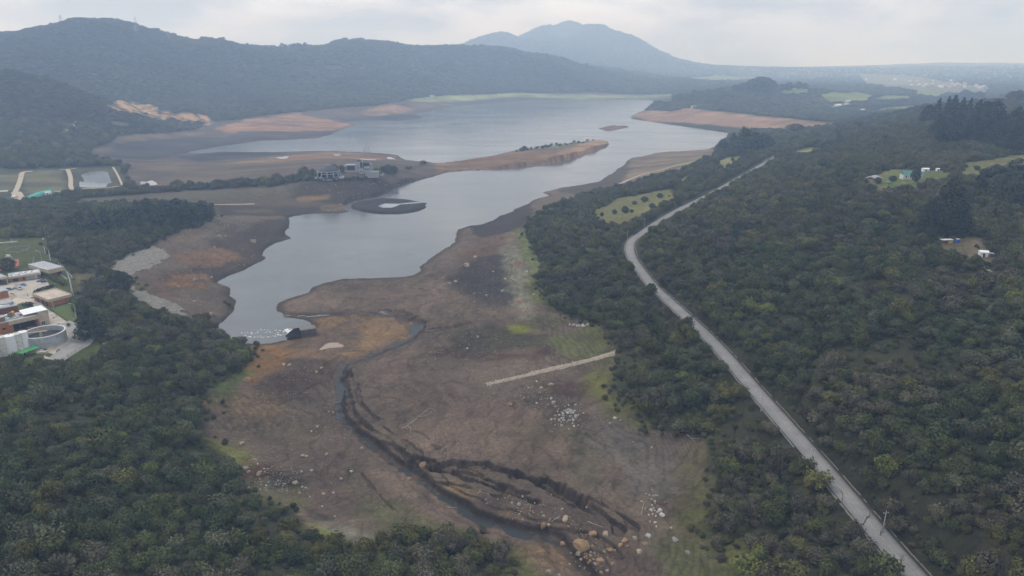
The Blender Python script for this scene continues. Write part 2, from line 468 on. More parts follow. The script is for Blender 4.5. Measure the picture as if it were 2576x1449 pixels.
# erosion cracks and gullies in the drained bed: (pixels, half width m, depth m)
GULLY_PX = [
 ([(878,930),(872,960),(875,1000),(900,1045),(950,1095),(1000,1135),(1050,1165),(1110,1180),(1180,1190),(1250,1215),(1320,1240)], 1.6, 1.6),
 ([(900,960),(905,1005),(935,1040),(975,1080),(1020,1110),(1060,1140)], .9, .8),
 ([(1050,1160),(1120,1165),(1200,1170),(1270,1180),(1330,1200),(1390,1220),(1440,1245),(1455,1262)], 2.4, 2.2),
 ([(1060,1175),(1150,1195),(1230,1222),(1290,1240),(1350,1265)], 1.7, 1.7),
 ([(1100,1215),(1180,1225),(1260,1250)], 1.3, 1.2),
 ([(1455,1255),(1500,1280),(1540,1310),(1560,1340)], 1.8, 1.6),
 ([(1480,1250),(1530,1275),(1570,1300),(1600,1330)], 1.2, 1.2),
 ([(695,784),(745,795),(800,788),(858,780),(905,784),(950,790),(985,795)], 1.3, 1.3),
 ([(953,778),(975,787),(1000,785),(1030,790),(1050,797),(1057,812),(1052,830),(1045,838)], 3.2, 2.6),
 ([(1000,790),(1020,805),(1032,825)], 2.6, 2.2),
 ([(1010,782),(1022,800),(1030,822)], 1.6, 2.0), ([(1036,788),(1042,806),(1044,826)], 1.5, 2.0), ([(1056,800),(1060,815),(1050,832)], 1.8, 2.0), ([(980,787),(1000,800),(1014,812)], 1.3, 1.5),
 ([(1052,838),(1080,836),(1120,828),(1165,816)], 1.0, 1.0), ([(985,742),(1020,748),(1060,742)], .8, .8),
 ([(1085,1178),(1130,1188),(1190,1205),(1240,1228)], 1.1, 1.3), ([(1300,1186),(1345,1215),(1400,1245),(1440,1275)], 1.2, 1.4), ([(1400,1225),(1450,1255),(1490,1290)], 1.4, 1.5), ([(1160,1176),(1215,1196),(1265,1232)], .9, 1.0),
 ([(1050,836),(1075,829),(1110,823),(1140,822),(1180,812)], 1.2, 1.2),
 ([(883,748),(930,752),(955,770)], .7, .6), ([(880,750),(950,753),(1000,752),(1060,747),(1105,740)], .7, .6),
 ([(700,1020),(740,1000),(800,965),(830,985)], .6, .5),
 ([(910,1190),(950,1240),(1000,1290),(1060,1330),(1150,1350),(1250,1375)], .5, .5),
 ([(1110,1330),(1170,1345),(1230,1340)], .5, .4),
 ([(880,1000),(930,1040),(1000,1075),(1060,1090),(1100,1130)], .5, .4),
 ([(600,1240),(640,1210),(700,1190),(760,1180)], .5, .35),
 ([(1300,1310),(1400,1330),(1500,1345),(1560,1400)], 1.2, 1.0),
 ([(640,905),(700,900),(760,880),(840,880),(900,872)], .8, .5),
]
GUL = np.zeros(GZ.shape)
def carve():
    g = GZ.ravel(); G = GUL.ravel()
    for px, hw, dep in GULLY_PX:
        L = catmull(PL(px), 4)
        m = near(L, hw * 6 + 4); idx = np.where(m.ravel())[0]
        x, y = GX.ravel()[idx], GY.ravel()[idx]
        d, s, z = line_dist(x, y, L)
        d = d + (fbm(x / 4, y / 4, 3, 71) - .5) * hw * 2.2 + (fbm(x / 12, y / 12, 2, 72) - .5) * hw * 3
        # steep edge towards the viewer's far side, softer near side
        w = 1 - smooth(hw * .35, hw * 1.15, np.abs(d))
        w = np.where(d < hw * .35, 1, w)
        lim = np.maximum(g[idx] - .15, 0)
        g[idx] -= np.minimum(w * dep * 1.45 * smooth(.0, .4, fbm(x / 20, y / 20, 2, 73)), lim)
        G[idx] = np.maximum(G[idx], w)
carve()
# rills and small terraces on bare ground near the camera
BED_W = smooth(900, 420, Rg) * smooth(1, 8, SDL)
rill = np.abs(fbm(GX / 9 + fbm(GX / 30, GY / 30, 2, 8) * 3, GY / 22, 4, 81) - .5)
# ------------------------------------------------------------------ object helpers
def tag(o, label=None, cat=None, group=None, kind=None):
    if label: o['label'] = label
    if cat: o['category'] = cat
    if group: o['group'] = group
    if kind: o['kind'] = kind
    return o
def link_mesh(name, me, parent=None, loc=None):
    o = bpy.data.objects.new(name, me); COL.objects.link(o)
    if parent is not None: o.parent = parent
    if loc is not None: o.location = loc
    return o
def empty(name, loc, rz=0.0, label=None, cat=None, group=None):
    o = bpy.data.objects.new(name, None); COL.objects.link(o)
    o.empty_display_size = .5
    o.location = loc; o.rotation_euler = (0, 0, rz)
    return tag(o, label, cat, group)
def np_mesh(name, verts, faces, mat=None, smooth_=False, uv=None):
    me = bpy.data.meshes.new(name)
    verts = np.asarray(verts, np.float32); faces = np.asarray(faces, np.int32)
    k = faces.shape[1]
    me.vertices.add(len(verts)); me.vertices.foreach_set('co', verts.ravel())
    me.loops.add(faces.size); me.loops.foreach_set('vertex_index', faces.ravel())
    me.polygons.add(len(faces)); me.polygons.foreach_set('loop_start', np.arange(len(faces), dtype=np.int32) * k)
    if smooth_: me.polygons.foreach_set('use_smooth', np.ones(len(faces), bool))
    me.update(calc_edges=True)
    if uv is not None:
        l = me.uv_layers.new(name='UVMap'); l.data.foreach_set('uv', np.asarray(uv, np.float32)[faces.ravel()].ravel())
    if mat: me.materials.append(mat)
    return me

# ------------------------------------------------------------------ materials
class NT_:
    def __init__(s, name, rough=.8, spec=.2):
        s.m = bpy.data.materials.new(name); s.m.use_nodes = True; s.t = s.m.node_tree
        s.b = s.t.nodes['Principled BSDF']; s.b.inputs['Roughness'].default_value = rough
        s.b.inputs['Specular IOR Level'].default_value = spec
    def n(s, typ, **kw):
        o = s.t.nodes.new(typ)
        for k, v in kw.items():
            if k in o.inputs: o.inputs[k].default_value = v
            else: setattr(o, k, v)
        return o
    def l(s, a, b): s.t.links.new(a, b)
    def coords(s, kind='Object'):
        return s.n('ShaderNodeTexCoord').outputs[kind]
    def noise(s, vec, scale, detail=4, rough=.6, dist=0):
        o = s.n('ShaderNodeTexNoise'); o.inputs['Scale'].default_value = scale; o.inputs['Detail'].default_value = detail
        o.inputs['Roughness'].default_value = rough; o.inputs['Distortion'].default_value = dist
        s.l(vec, o.inputs['Vector']); return o.outputs['Fac']
    def ramp(s, fac, stops):
        o = s.n('ShaderNodeValToRGB'); e = o.color_ramp.elements
        while len(e) < len(stops): e.new(.5)
        for i, (p, c) in enumerate(stops):
            e[i].position = p; e[i].color = (*c, 1) if len(c) == 3 else c
        s.l(fac, o.inputs['Fac']); return o.outputs['Color']
    def mul(s, a, b, fac=1.0):
        o = s.n('ShaderNodeMixRGB'); o.blend_type = 'MULTIPLY'; o.inputs['Fac'].default_value = fac
        s.l(a, o.inputs['Color1'])
        if hasattr(b, 'links'): s.l(b, o.inputs['Color2'])
        else: o.inputs['Color2'].default_value = (*b, 1)
        return o.outputs['Color']
    def mix(s, fac, a, b):
        o = s.n('ShaderNodeMixRGB')
        if hasattr(fac, 'links'): s.l(fac, o.inputs['Fac'])
        else: o.inputs['Fac'].default_value = fac
        for k, q in (('Color1', a), ('Color2', b)):
            if hasattr(q, 'links'): s.l(q, o.inputs[k])
            else: o.inputs[k].default_value = (*q, 1)
        return o.outputs['Color']
    def bump(s, h, dist, strength=1.0):
        o = s.n('ShaderNodeBump'); o.inputs['Distance'].default_value = dist; o.inputs['Strength'].default_value = strength
        s.l(h, o.inputs['Height']); s.l(o.outputs['Normal'], s.b.inputs['Normal']); return o
    def base(s, c): s.l(c, s.b.inputs['Base Color'])

def plain(name, col, rough=.75, var=.25, scale=1.5, spec=.25, metal=0, dirt=None, bump=0):
    """painted / weathered surface: base colour with broad and fine mottling"""
    k = NT_(name, rough, spec)
    co = k.coords()
    f = k.noise(co, scale, 5, .62)
    lo = tuple(max(0, c * (1 - var)) for c in col); hi = tuple(min(1, c * (1 + var * .8)) for c in col)
    c = k.ramp(f, [(.25, lo), (.75, hi)])
    f2 = k.noise(co, scale * 7, 3, .7)
    c = k.mul(c, k.ramp(f2, [(.3, (.86, .86, .86)), (.7, (1, 1, 1))]))
    if dirt:
        g = k.noise(co, scale * .6, 4, .7, .6)
        o = k.ramp(g, [(.50, (0, 0, 0)), (.68, (1, 1, 1))])
        c = k.mix(o, c, dirt)
    k.base(c); k.b.inputs['Metallic'].default_value = metal
    if bump: k.bump(f2, bump)
    return k.m

def ground_material():
    k = NT_('ground_soil', .92, .12)
    a = k.n('ShaderNodeAttribute'); a.attribute_name = 'soil'
    co = k.coords('Object')
    f1 = k.noise(co, .9, 6, .68); f2 = k.noise(co, .10, 5, .6, .8); f3 = k.noise(co, .012, 4, .55)
    c = k.mul(a.outputs['Color'], k.ramp(f1, [(.22, (.62, .60, .58)), (.5, (1, 1, 1)), (.8, (1.35, 1.33, 1.28))]))
    c = k.mul(c, k.ramp(f2, [(.3, (.87, .87, .88)), (.7, (1.12, 1.11, 1.09))]))
    c = k.mul(c, k.ramp(f3, [(.3, (.88, .88, .9)), (.7, (1.1, 1.1, 1.08))]))
    # drying cracks and coarse grit of the exposed bed
    w1 = k.n('ShaderNodeTexNoise'); w1.inputs['Scale'].default_value = .25; w1.inputs['Detail'].default_value = 3; k.l(co, w1.inputs['Vector'])
    wv = k.n('ShaderNodeMixRGB'); wv.blend_type = 'ADD'; wv.inputs['Fac'].default_value = 2.2; k.l(co, wv.inputs['Color1']); k.l(w1.outputs['Color'], wv.inputs['Color2'])
    v = k.n('ShaderNodeTexVoronoi'); v.feature = 'DISTANCE_TO_EDGE'; v.inputs['Scale'].default_value = .16; k.l(wv.outputs['Color'], v.inputs['Vector'])
    crack = k.ramp(v.outputs['Distance'], [(0, (.50, .48, .46)), (.045, (1, 1, 1))])
    msk = k.ramp(k.noise(co, .022, 4, .6), [(.50, (0, 0, 0)), (.60, (1, 1, 1))])
    c = k.mix(msk, c, k.mul(c, crack))
    g = k.noise(co, 2.6, 4, .75)
    c = k.mul(c, k.ramp(g, [(.30, (.58, .57, .55)), (.47, (1, 1, 1)), (.60, (1, 1, 1)), (.72, (1.75, 1.7, 1.6))]))
    k.base(c); k.bump(f1, .35, .7)
    return k.m

def water_material(name, deep, rough=.08, wave=.25, dist=.06):
    k = NT_(name, rough, .5)
    k.b.inputs['IOR'].default_value = 1.33
    co = k.coords('Object')
    f = k.noise(co, .03, 4, .6, .4)
    c = k.ramp(f, [(.3, tuple(x * .88 for x in deep)), (.7, tuple(x * 1.1 for x in deep))])
    k.base(c)
    m = k.n('ShaderNodeMapping'); m.inputs['Scale'].default_value = (.7, 1.0, 1); k.l(co, m.inputs['Vector'])
    f2 = k.noise(m.outputs['Vector'], wave, 5, .6, .3)
    m2 = k.n('ShaderNodeMapping'); m2.inputs['Scale'].default_value = (.35, 1.0, 1); k.l(co, m2.inputs['Vector'])
    wind = k.noise(m2.outputs['Vector'], .012, 5, .62, .8)
    rr2 = k.ramp(wind, [(.38, (rough,) * 3), (.62, (rough + .09,) * 3)]); k.l(rr2, k.b.inputs['Roughness'])
    k.bump(f2, dist, .6)
    return k.m

def leaf_material():
    k = NT_('leaves', .75, .18)
    a = k.n('ShaderNodeAttribute'); a.attribute_type = 'INSTANCER'; a.attribute_name = 'tint'
    co = k.coords('Object')
    f = k.noise(co, 2.2, 3, .6); f2 = k.noise(co, 9, 2, .7)
    c = k.mul(a.outputs['Color'], k.ramp(f, [(.3, (.62, .66, .68)), (.7, (1.42, 1.36, 1.25))]))
    c = k.mul(c, k.ramp(f2, [(.3, (.7, .7, .7)), (.7, (1.3, 1.3, 1.3))]))
    k.base(c)
    return k.m
def tint_material(name, rough=.85, lo=.7, hi=1.25, scale=1.3, bump=.12):
    k = NT_(name, rough, .2)
    a = k.n('ShaderNodeAttribute'); a.attribute_type = 'INSTANCER'; a.attribute_name = 'tint'
    co = k.coords('Object'); f = k.noise(co, scale, 6, .7, .4)
    c = k.mul(a.outputs['Color'], k.ramp(f, [(.28, (lo, lo, lo)), (.72, (hi, hi * .99, hi * .97))])); k.base(c); k.bump(f, bump, .8)
    return k.m

M_GROUND = ground_material()
M_LAKE = water_material('lake_water', (.085, .092, .096), .10, .35, .05)
M_POND = water_material('pond_water', (.20, .205, .21), .03, .6, .012)  # pale base colour stands in for bright sky reflection
M_PUDDLE = plain('muddy_puddle', (.27, .18, .125), .25, .05, .3, .4)
M_STREAM = water_material('stream_water', (.03, .032, .032), .2, 1.2, .02); M_STREAM.node_tree.nodes['Principled BSDF'].inputs['Specular IOR Level'].default_value = .16
M_LEAF = leaf_material()
M_ROCK = tint_material('stone', .88, .62, 1.3, .9, .15)
M_BARK = plain('bark', (.11, .095, .08), .9, .3, 3)

# ------------------------------------------------------------------ soil colours (ground cover plus far-valley mist tone, mapped on the ground)
SOIL = np.zeros((NR, NT, 3)); 
_n1 = fbm(GX / 40, GY / 40, 4, 101); _n2 = fbm(GX / 7, GY / 7, 4, 102); _n3 = fbm(GX / 160, GY / 160, 4, 103)
SOIL[:] = np.array([.05, .05, .03])
SOIL *= (.6 + .8 * _n1)[..., None]
def blend(m, w, col):
    w = w[..., None]; SOIL[m] = SOIL[m] * (1 - w) + np.asarray(col) * w
def paint(px, col, feather=3.0, alpha=1.0, amp=5.0, seed=0, mottled=0.0, world_=None):
    if col[1] >= col[0] * .97 and col[1] > .08: col = tuple(c * (1.0 if world_ is not None else 1.25) for c in col)
    poly = PL(px) if world_ is None else world_
    r = float(np.median(np.hypot(poly[:, 0], poly[:, 1])))
    f = max(feather, r * .004); amp_ = max(amp, r * .006)
    m = near(poly, f * 2 + amp_)
    if not m.any(): return
    x, y = GX[m], GY[m]
    s = sdf_poly(x, y, poly) + (fbm(x / (amp_ * 2.2), y / (amp_ * 2.2), 4, 200 + seed) - .5) * amp_ * 2.4
    w = (1 - smooth(-f, f, s)) * alpha
    if mottled:
        q = fbm(x / max(2.5, r * .006), y / max(4, r * .01), 4, 300 + seed)
        w = w * (1 - mottled + mottled * smooth(.38, .6, q))
    blend(m, w, col)

BARE_PX = [
 [(1340,1460),(1330,1430),(1280,1400),(1220,1385),(1190,1350),(1100,1345),(1000,1350),(930,1365),(880,1370),(800,1340),(760,1300),(720,1270),(640,1250),(600,1200),(580,1180),(560,1130),(530,1110),(505,1085),
  (520,1050),(510,1010),(520,990),(545,960),(600,940),(635,925),(640,900),(618,868),(600,860),(560,850),(600,700),(560,815),(480,800),(440,772),(400,766),(340,730),(330,700),(290,690),(275,680),(290,655),(330,640),(400,605),(480,575),(530,558),(545,540),(530,520),
  (740,540),(900,520),(1000,600),(1100,560),(1300,480),(1500,400),(1650,370),(1800,374),(1795,398),(1730,424),(1705,434),(1622,454),(1565,474),(1490,488),(1440,508),(1370,532),(1325,558),(1318,590),(1340,620),(1360,680),(1352,720),(1370,760),(1440,800),
  (1520,830),(1560,890),(1545,930),(1530,990),(1560,1030),(1650,1085),(1760,1110),(1770,1130),(1790,1200),(1784,1255),(1774,1283),(1750,1326),(1747,1353),(1777,1383),(1834,1416),(1844,1449),(1850,1500),(1340,1500)],
 [(225,378),(300,345),(420,335),(500,325),(520,307),(600,301),(700,286),(760,281),(850,271),(950,266),(1050,246),(1160,238),(1300,233.5),(1500,232),(1690,236),(1690,258),(1450,262),(1000,320),(700,376),(860,372),(1005,380),(1030,398),(1100,404),(1000,430),(900,425),(800,438),(600,460),(450,473),(340,478),(312,432),(330,420),(232,398)],
 [(800,449),(1000,436),(1110,402),(1500,345),(1540,358),(1450,412),(1100,452),(1000,482),(930,506),(900,540),(740,547),(545,540),(530,522),(160,517),(200,500),(450,480)],
 [(1588,290),(1622,279),(1745,274),(2112,311),(2108,317),(1990,325),(1900,326),(1720,307),(1640,308)],
 [(1485,530),(1525,518),(1555,498),(1640,484),(1690,474),(1700,500),(1650,528),(1610,560),(1540,574),(1500,552)],
 [(1800,414),(1826,398),(1876,388),(1856,412),(1815,434)],[(1690,462),(1730,440),(1750,440),(1720,470)],[(1760,455),(1800,440),(1810,448),(1775,468)], [(1988,396),(2000,380),(2042,371),(2088,376),(2050,389),(2010,395)],
 [(2172,472),(2200,442),(2240,425),(2290,428),(2370,430),(2400,440),(2360,462),(2320,472),(2220,482)],
 [(2420,412),(2500,400),(2580,388),(2700,384),(2700,420),(2576,426),(2480,442),(2440,457),(2418,440)],
 [(2362,598),(2420,594),(2464,597),(2480,632),(2508,636),(2510,664),(2450,662),(2420,656),(2390,636),(2356,618)],
 [(1867,583),(1890,578),(1922,590),(1900,602),(1868,596)], [(2024,542),(2040,536),(2067,546),(2040,552)], [(1918,684),(1930,677),(1945,682)], [(2087,776),(2110,770),(2130,782),(2110,792),(2090,788)], [(2225,542),(2240,537),(2252,545)],[(2195,556),(2215,560),(2205,570)],
 [(2470,655),(2500,690),(2492,690),(2465,660)],
 [(2062,242),(2150,231),(2200,240),(2180,256),(2090,259)], [(2195,253),(2230,240),(2292,243),(2280,253)], [(2200,281),(2230,270),(2300,266),(2302,275)], [(2530,240),(2600,236),(2600,265),(2530,262)],[(2095,262),(2130,258),(2120,270),(2090,272)],[(2410,247),(2480,245),(2490,252),(2420,253)],
 [(-90,428),(60,426),(170,422),(300,418),(325,470),(310,480),(200,487),(130,503),(60,512),(-90,510)], [(60,432),(80,433),(160,428),(163,485),(65,487)], [(-60,440),(52,440),(40,480),(-60,486)],
 [(262,270),(290,259),(335,254),(400,268),(400,284),(340,286),(300,280)],
 [(285,310),(318,310),(312,320),(290,318)],[(145,345),(188,305),(194,306),(160,347)],
 [(520,985),(545,960),(600,935),(640,918),(640,940),(580,985),(540,1000)],
 [(0,600),(118,598),(128,640),(185,690),(195,730),(192,790),(232,845),(240,850),(262,845),(268,865),(240,900),(200,925),(168,910),(100,917),(-260,915),(-260,600)],
 [(185,690),(225,690),(215,720),(190,740)],[(620,178),(650,165),(860,167),(850,172),(700,176)],
 [(870,540),(880,512),(1000,494),(1085,510),(1050,545),(950,550)],[(1095,410),(1300,376),(1400,362),(1500,342),(1545,358),(1450,416),(1100,455)],
 [(345,288),(420,274),(445,294),(410,304),(380,298)], [(438,286),(470,282),(524,290),(530,308),(480,309),(450,304)],
 [(2165,186),(2300,192),(2490,220),(2475,242),(2330,234),(2180,214)], [(1960,228),(2040,224),(2030,236),(1970,238)], [(2310,222),(2380,236),(2360,246),(2300,240)],[(1730,196),(1800,190),(1900,196),(1850,204),(1760,204)],
 [(1020,392),(1115,398),(1115,414),(1020,412)],[(1735,768),(1742,770),(1750,800),(1738,790)],[(2050,120),(2120,120),(2105,135)],[(360,980),(390,965),(400,985),(375,995)],
]
BARE = [PL(p) for p in BARE_PX]
MUD = (.172, .136, .108)
paint(None, MUD, 2.5, 1, 4, 0, 0, BARE[0]); paint(None, (.098, .080, .066), 2.5, 1, 4, 1, 0, BARE[1])
paint(None, (.11, .088, .072), 3, 1, 5, 2, 0, BARE[2])
paint(None, (.30, .205, .15), 3, 1, 3, 3, 0, BARE[3])
for i, w in enumerate(BARE[4:11]): paint(None, (.20, .195, .09), 2, 1, 4, 10 + i, 0, w)
for i, w in enumerate(BARE[11:19]): paint(None, (.20, .165, .10), 2, 1, 3, 20 + i, 0, w)
for i, w in enumerate(BARE[19:25]): paint(None, (.17, .20, .075), 6, 1, 12, 30 + i, 0, w)
paint(None, (.055, .06, .034), 3, 1, 5, 40, 0, BARE[25])
for w in BARE[26:28]: paint(None, (.13, .125, .075), 3, 1, 4, 41, 0, w)
paint([(183,430),(285,427),(292,445),(290,466),(200,476),(184,478)], (.075, .07, .05), 2, 1, 3, 41)
paint(None, (.50, .33, .20), 4, 1, 9, 42, .95, BARE[28])
for k_, w in enumerate(BARE[-10:-8]): paint(None, (.50, .33, .20), 4, 1, 9, 43 + k_, .95, w)
paint(None, (.17, .17, .12), 8, 1, 20, 48, .3, BARE[-8])
for k_, w in enumerate(BARE[-7:-4]): paint(None, (.19, .22, .10), 8, 1, 20, 49 + k_, .2, w)
paint(None, (.15, .17, .08), 4, 1, 6, 43, 0, BARE[29]); paint(None, (.3, .27, .2), 2, 1, 3, 44, 0, BARE[30])
paint(None, (.10, .13, .05), 3, 1, 5, 45, 0, BARE[31])
paint(None, (.10, .115, .045), 3, 1, 5, 46, 0, BARE[32])
paint(None, (.15, .13, .08), 3, 1, 5, 46, 0, BARE[33])

T = paint
# --- near bed
T([(1050,950),(1200,1000),(1320,1000),(1450,1080),(1460,1200),(1330,1190),(1100,1170),(950,1060),(900,980),(950,900),(1040,870)], (.205,.156,.125), 8, .9, 8, 1)
T([(1270,1060),(1400,1050),(1440,1100),(1330,1130)], (.12,.10,.072), 8, .7, 6, 2)
T([(1250,1170),(1400,1150),(1440,1180),(1330,1195)], (.12,.098,.078), 6, .6, 6, 2)
T([(790,800),(880,795),(990,800),(1030,815),(1035,840),(960,872),(880,902),(800,900),(700,890),(640,870),(690,862),(760,850),(800,835)], (.30,.205,.125), 4, .95, 6, 3)
T([(795,832),(880,808),(905,840),(860,862),(780,880),(700,872),(760,850)], (.20,.148,.115), 4, .85, 5, 4)
T([(820,850),(900,840),(900,880),(840,895),(780,890)], (.185,.14,.11), 4, .7, 5, 5)
T([(880,800),(930,800),(915,812),(870,815)], (.19,.145,.115), 3, .7, 4, 5)
T([(705,760),(860,712),(1000,708),(1040,720),(1100,700),(1130,720),(1090,800),(1010,790),(860,775),(720,790)], (.22,.168,.135), 5, .9, 7, 6)
T([(612,862),(650,868),(720,880),(745,897),(700,925),(640,965),(615,930)], (.27,.15,.07), 4, .95, 6, 7, .3)
T([(720,905),(835,905),(845,950),(770,1000),(660,1005),(640,975)], (.10,.074,.058), 6, .9, 8, 8, .3)
T([(690,935),(760,950),(740,985),(680,985)], (.085,.055,.042), 5, .8, 6, 9, .3)
T([(520,1000),(620,985),(690,1010),(740,1040),(640,1060),(530,1030)], (.23,.165,.105), 5, .75, 6, 10, .4)
T([(530,1060),(650,1050),(750,1070),(800,1100),(700,1120),(560,1110)], (.13,.105,.078), 6, .7, 7, 11)
T([(720,1130),(850,1120),(930,1200),(900,1290),(820,1300),(730,1220)], (.125,.095,.08), 8, .8, 9, 12)
T([(505,1095),(560,1108),(640,1140),(640,1170),(590,1185),(530,1125)], (.155,.165,.05), 4, .75, 5, 13, .4)
T([(620,1180),(740,1200),(770,1280),(700,1275),(600,1225)], (.10,.10,.06), 5, .7, 6, 14, .4)
T([(590,1170),(680,1165),(690,1195),(610,1200)], (.085,.045,.036), 4, .8, 5, 14, .3)
T([(670,1195),(745,1190),(772,1215),(700,1228)], (.035,.033,.03), 3, .85, 4, 15, .4)
T([(770,1312),(830,1322),(890,1362),(800,1350)], (.17,.21,.055), 3, .8, 4, 16, .3)
T([(775,1285),(860,1318),(945,1350),(880,1358),(800,1320)], (.19,.185,.145), 3, .7, 4, 17, .5)
T([(740,1255),(800,1290),(830,1305),(780,1300)], (.04,.037,.034), 3, .8, 4, 15, .3)
T([(950,1250),(1060,1268),(1130,1318),(1100,1348),(960,1335),(920,1290)], (.095,.10,.05), 6, .75, 6, 18, .35)
T([(900,1180),(940,1220),(930,1290),(890,1260)], (.10,.10,.06), 5, .5, 6, 18, .3)
T([(1060,1220),(1200,1310),(1330,1350),(1300,1365),(1150,1335),(1040,1280)], (.215,.162,.13), 5, .85, 6, 19)
T([(930,1120),(1000,1180),(1080,1240),(1020,1260),(950,1200)], (.225,.17,.135), 5, .85, 6, 20)
T([(1195,1232),(1350,1245),(1480,1288),(1580,1400),(1520,1500),(1440,1385),(1300,1310),(1170,1260)], (.11,.085,.072), 6, .85, 8, 21)
T([(1120,1220),(1180,1230),(1220,1265),(1170,1262)], (.27,.19,.11), 3, .8, 4, 22)
T([(1230,1285),(1280,1290),(1290,1305),(1240,1302)], (.24,.16,.09), 3, .6, 4, 22,.4)
T([(1230,1372),(1330,1372),(1400,1350),(1430,1390),(1450,1470),(1350,1410)], (.235,.165,.11), 5, .85, 6, 23)
T([(1150,1350),(1280,1368),(1310,1420),(1200,1392)], (.07,.08,.038), 5, .75, 5, 24, .3)
T([(1560,1380),(1650,1400),(1640,1470),(1540,1470)], (.11,.082,.066), 5, .8, 6, 24)
for k in range(3):
    T([[(868,1015),(880,1050),(920,1090),(905,1090),(868,1050)],[(925,1095),(990,1150),(975,1150),(920,1110)],[(1000,1160),(1070,1208),(1050,1205),(995,1170)]][k], (.24,.14,.065), 1.5, .8, 2, 25 + k, .3)
T([(1440,1085),(1500,1100),(1500,1230),(1430,1235),(1475,1160)], (.085,.085,.05), 5, .7, 7, 28, .6)
T([(1500,1060),(1650,1090),(1740,1130),(1710,1250),(1600,1245),(1530,1150)], (.155,.138,.122), 8, .85, 8, 29)
T([(1640,1235),(1785,1225),(1750,1350),(1690,1330)], (.115,.108,.048), 6, .8, 7, 30, .35)
T([(1740,1120),(1790,1200),(1750,1240),(1700,1200)], (.115,.11,.06), 6, .7, 7, 31, .3)
T([(1650,1370),(1760,1360),(1840,1420),(1850,1500),(1680,1500)], (.085,.095,.04), 6, .8, 7, 32, .3)
T([(1690,1090),(1720,1105),(1700,1120),(1660,1110)], (.08,.06,.05), 4, .7, 4, 33)
T([(1330,962),(1480,950),(1505,985),(1480,1005),(1400,995)], (.085,.052,.044), 5, .85, 6, 34, .3)
T([(1300,985),(1420,1000),(1470,1060),(1400,1085),(1330,1030)], (.07,.06,.05), 5, .6, 6, 34, .3)
T([(1480,940),(1550,925),(1532,1015),(1480,995)], (.15,.15,.055), 5, .9, 6, 35, .2)
T([(1110,862),(1150,832),(1220,815),(1290,825),(1370,840),(1380,872),(1250,882),(1150,886)], (.075,.07,.047), 5, .9, 7, 36, .2)
T([(1100,872),(1180,886),(1300,888),(1390,868),(1380,895),(1200,912),(1110,898)], (.088,.054,.045), 5, .9, 6, 37, .15)
T([(1280,815),(1335,810),(1352,832),(1310,840),(1275,830)], (.18,.19,.04), 3, .85, 4, 38)
T([(1375,850),(1500,825),(1550,865),(1540,895),(1480,905),(1400,905)], (.12,.135,.055), 6, .8, 7, 39, .3)
T([(1430,840),(1480,835),(1490,850),(1440,856)], (.07,.06,.05), 4, .5, 5, 39)
T([(1310,790),(1400,790),(1440,805),(1380,830),(1300,815)], (.11,.10,.06), 6, .7, 7, 40, .3)
T([(1150,645),(1265,598),(1292,650),(1295,765),(1250,785),(1180,745),(1120,705),(1195,655)], (.055,.048,.046), 8, .92, 8, 41, .12)
T([(1178,572),(1250,548),(1335,512),(1345,540),(1305,575),(1200,602)], (.062,.052,.049), 4, .95, 5, 42)
T([(1175,615),(1250,590),(1295,598),(1260,640),(1150,655)], (.185,.12,.085), 6, .75, 6, 43, .2)
T([(1262,625),(1285,600),(1335,680),(1355,720),(1335,805),(1300,800),(1275,700)], (.21,.205,.155), 5, .85, 7, 44, .4)
T([(1295,585),(1335,590),(1350,650),(1385,690),(1345,690),(1312,640)], (.15,.18,.07), 4, .9, 5, 45, .2)
T([(1330,690),(1370,720),(1375,770),(1345,760)], (.15,.17,.065), 4, .8, 5, 45, .3)
for k, q in enumerate([(1312,760),(1320,787),(1298,665)]): T([(q[0]-12,q[1]-3),(q[0]+12,q[1]-4),(q[0]+14,q[1]+3),(q[0]-8,q[1]+4)], (.26,.11,.06), 2, .7, 3, 46 + k, .4)
# --- left bank
T([(545,562),(640,560),(735,548),(720,600),(650,640),(640,670),(540,705),(440,745),(420,690),(520,640)], (.062,.050,.043), 8, .92, 8, 50, .1)
T([(430,690),(520,692),(500,725),(420,715)], (.31,.18,.10), 6, .8, 7, 51, .4)
T([(430,640),(560,625),(610,650),(480,672)], (.26,.16,.10), 6, .8, 7, 52, .35)
T([(350,705),(430,700),(430,760),(380,745)], (.13,.085,.062), 5, .8, 6, 53, .3)
T([(545,545),(620,550),(640,570),(560,600),(490,600)], (.16,.14,.115), 5, .6, 6, 54, .55)
T([(480,740),(580,735),(590,765),(560,805),(480,795)], (.135,.108,.09), 6, .8, 6, 55)
# --- visitor-centre slope and flats
T([(750,462),(950,455),(1085,440),(1000,470),(960,490),(900,518),(760,505),(700,480)], (.055,.045,.04), 5, .92, 8, 60, .1)
T([(745,497),(825,491),(832,503),(750,506)], (.24,.165,.09), 3, .85, 5, 61)
T([(540,515),(740,520),(850,520),(740,545),(560,540)], (.058,.049,.044), 5, .9, 8, 62)
T([(580,528),(680,524),(680,534),(600,536)], (.17,.125,.09), 4, .6, 6, 62)
T([(800,520),(880,516),(886,528),(860,536),(800,532)], (.17,.125,.08), 3, .7, 5, 63, .3)
T([(170,505),(450,483),(740,465),(740,490),(540,510),(170,516)], (.115,.105,.075), 6, .8, 8, 64)
T([(886,531),(880,517),(932,504),(1005,499),(1070,514),(1030,536),(952,541)], (.05,.047,.047), 2, 1, 2, 65)
T([(310,430),(450,412),(600,405),(800,395),(900,410),(800,440),(600,460),(450,475),(340,478)], (.115,.092,.072), 8, .8, 12, 66)
T([(560,412),(800,383),(950,388),(1005,393),(960,402),(800,400),(700,408)], (.225,.145,.092), 5, .9, 8, 67, .2)
T([(280,360),(420,340),(600,345),(610,358),(450,390),(380,402),(260,396)], (.05,.048,.05), 8, .95, 12, 68)
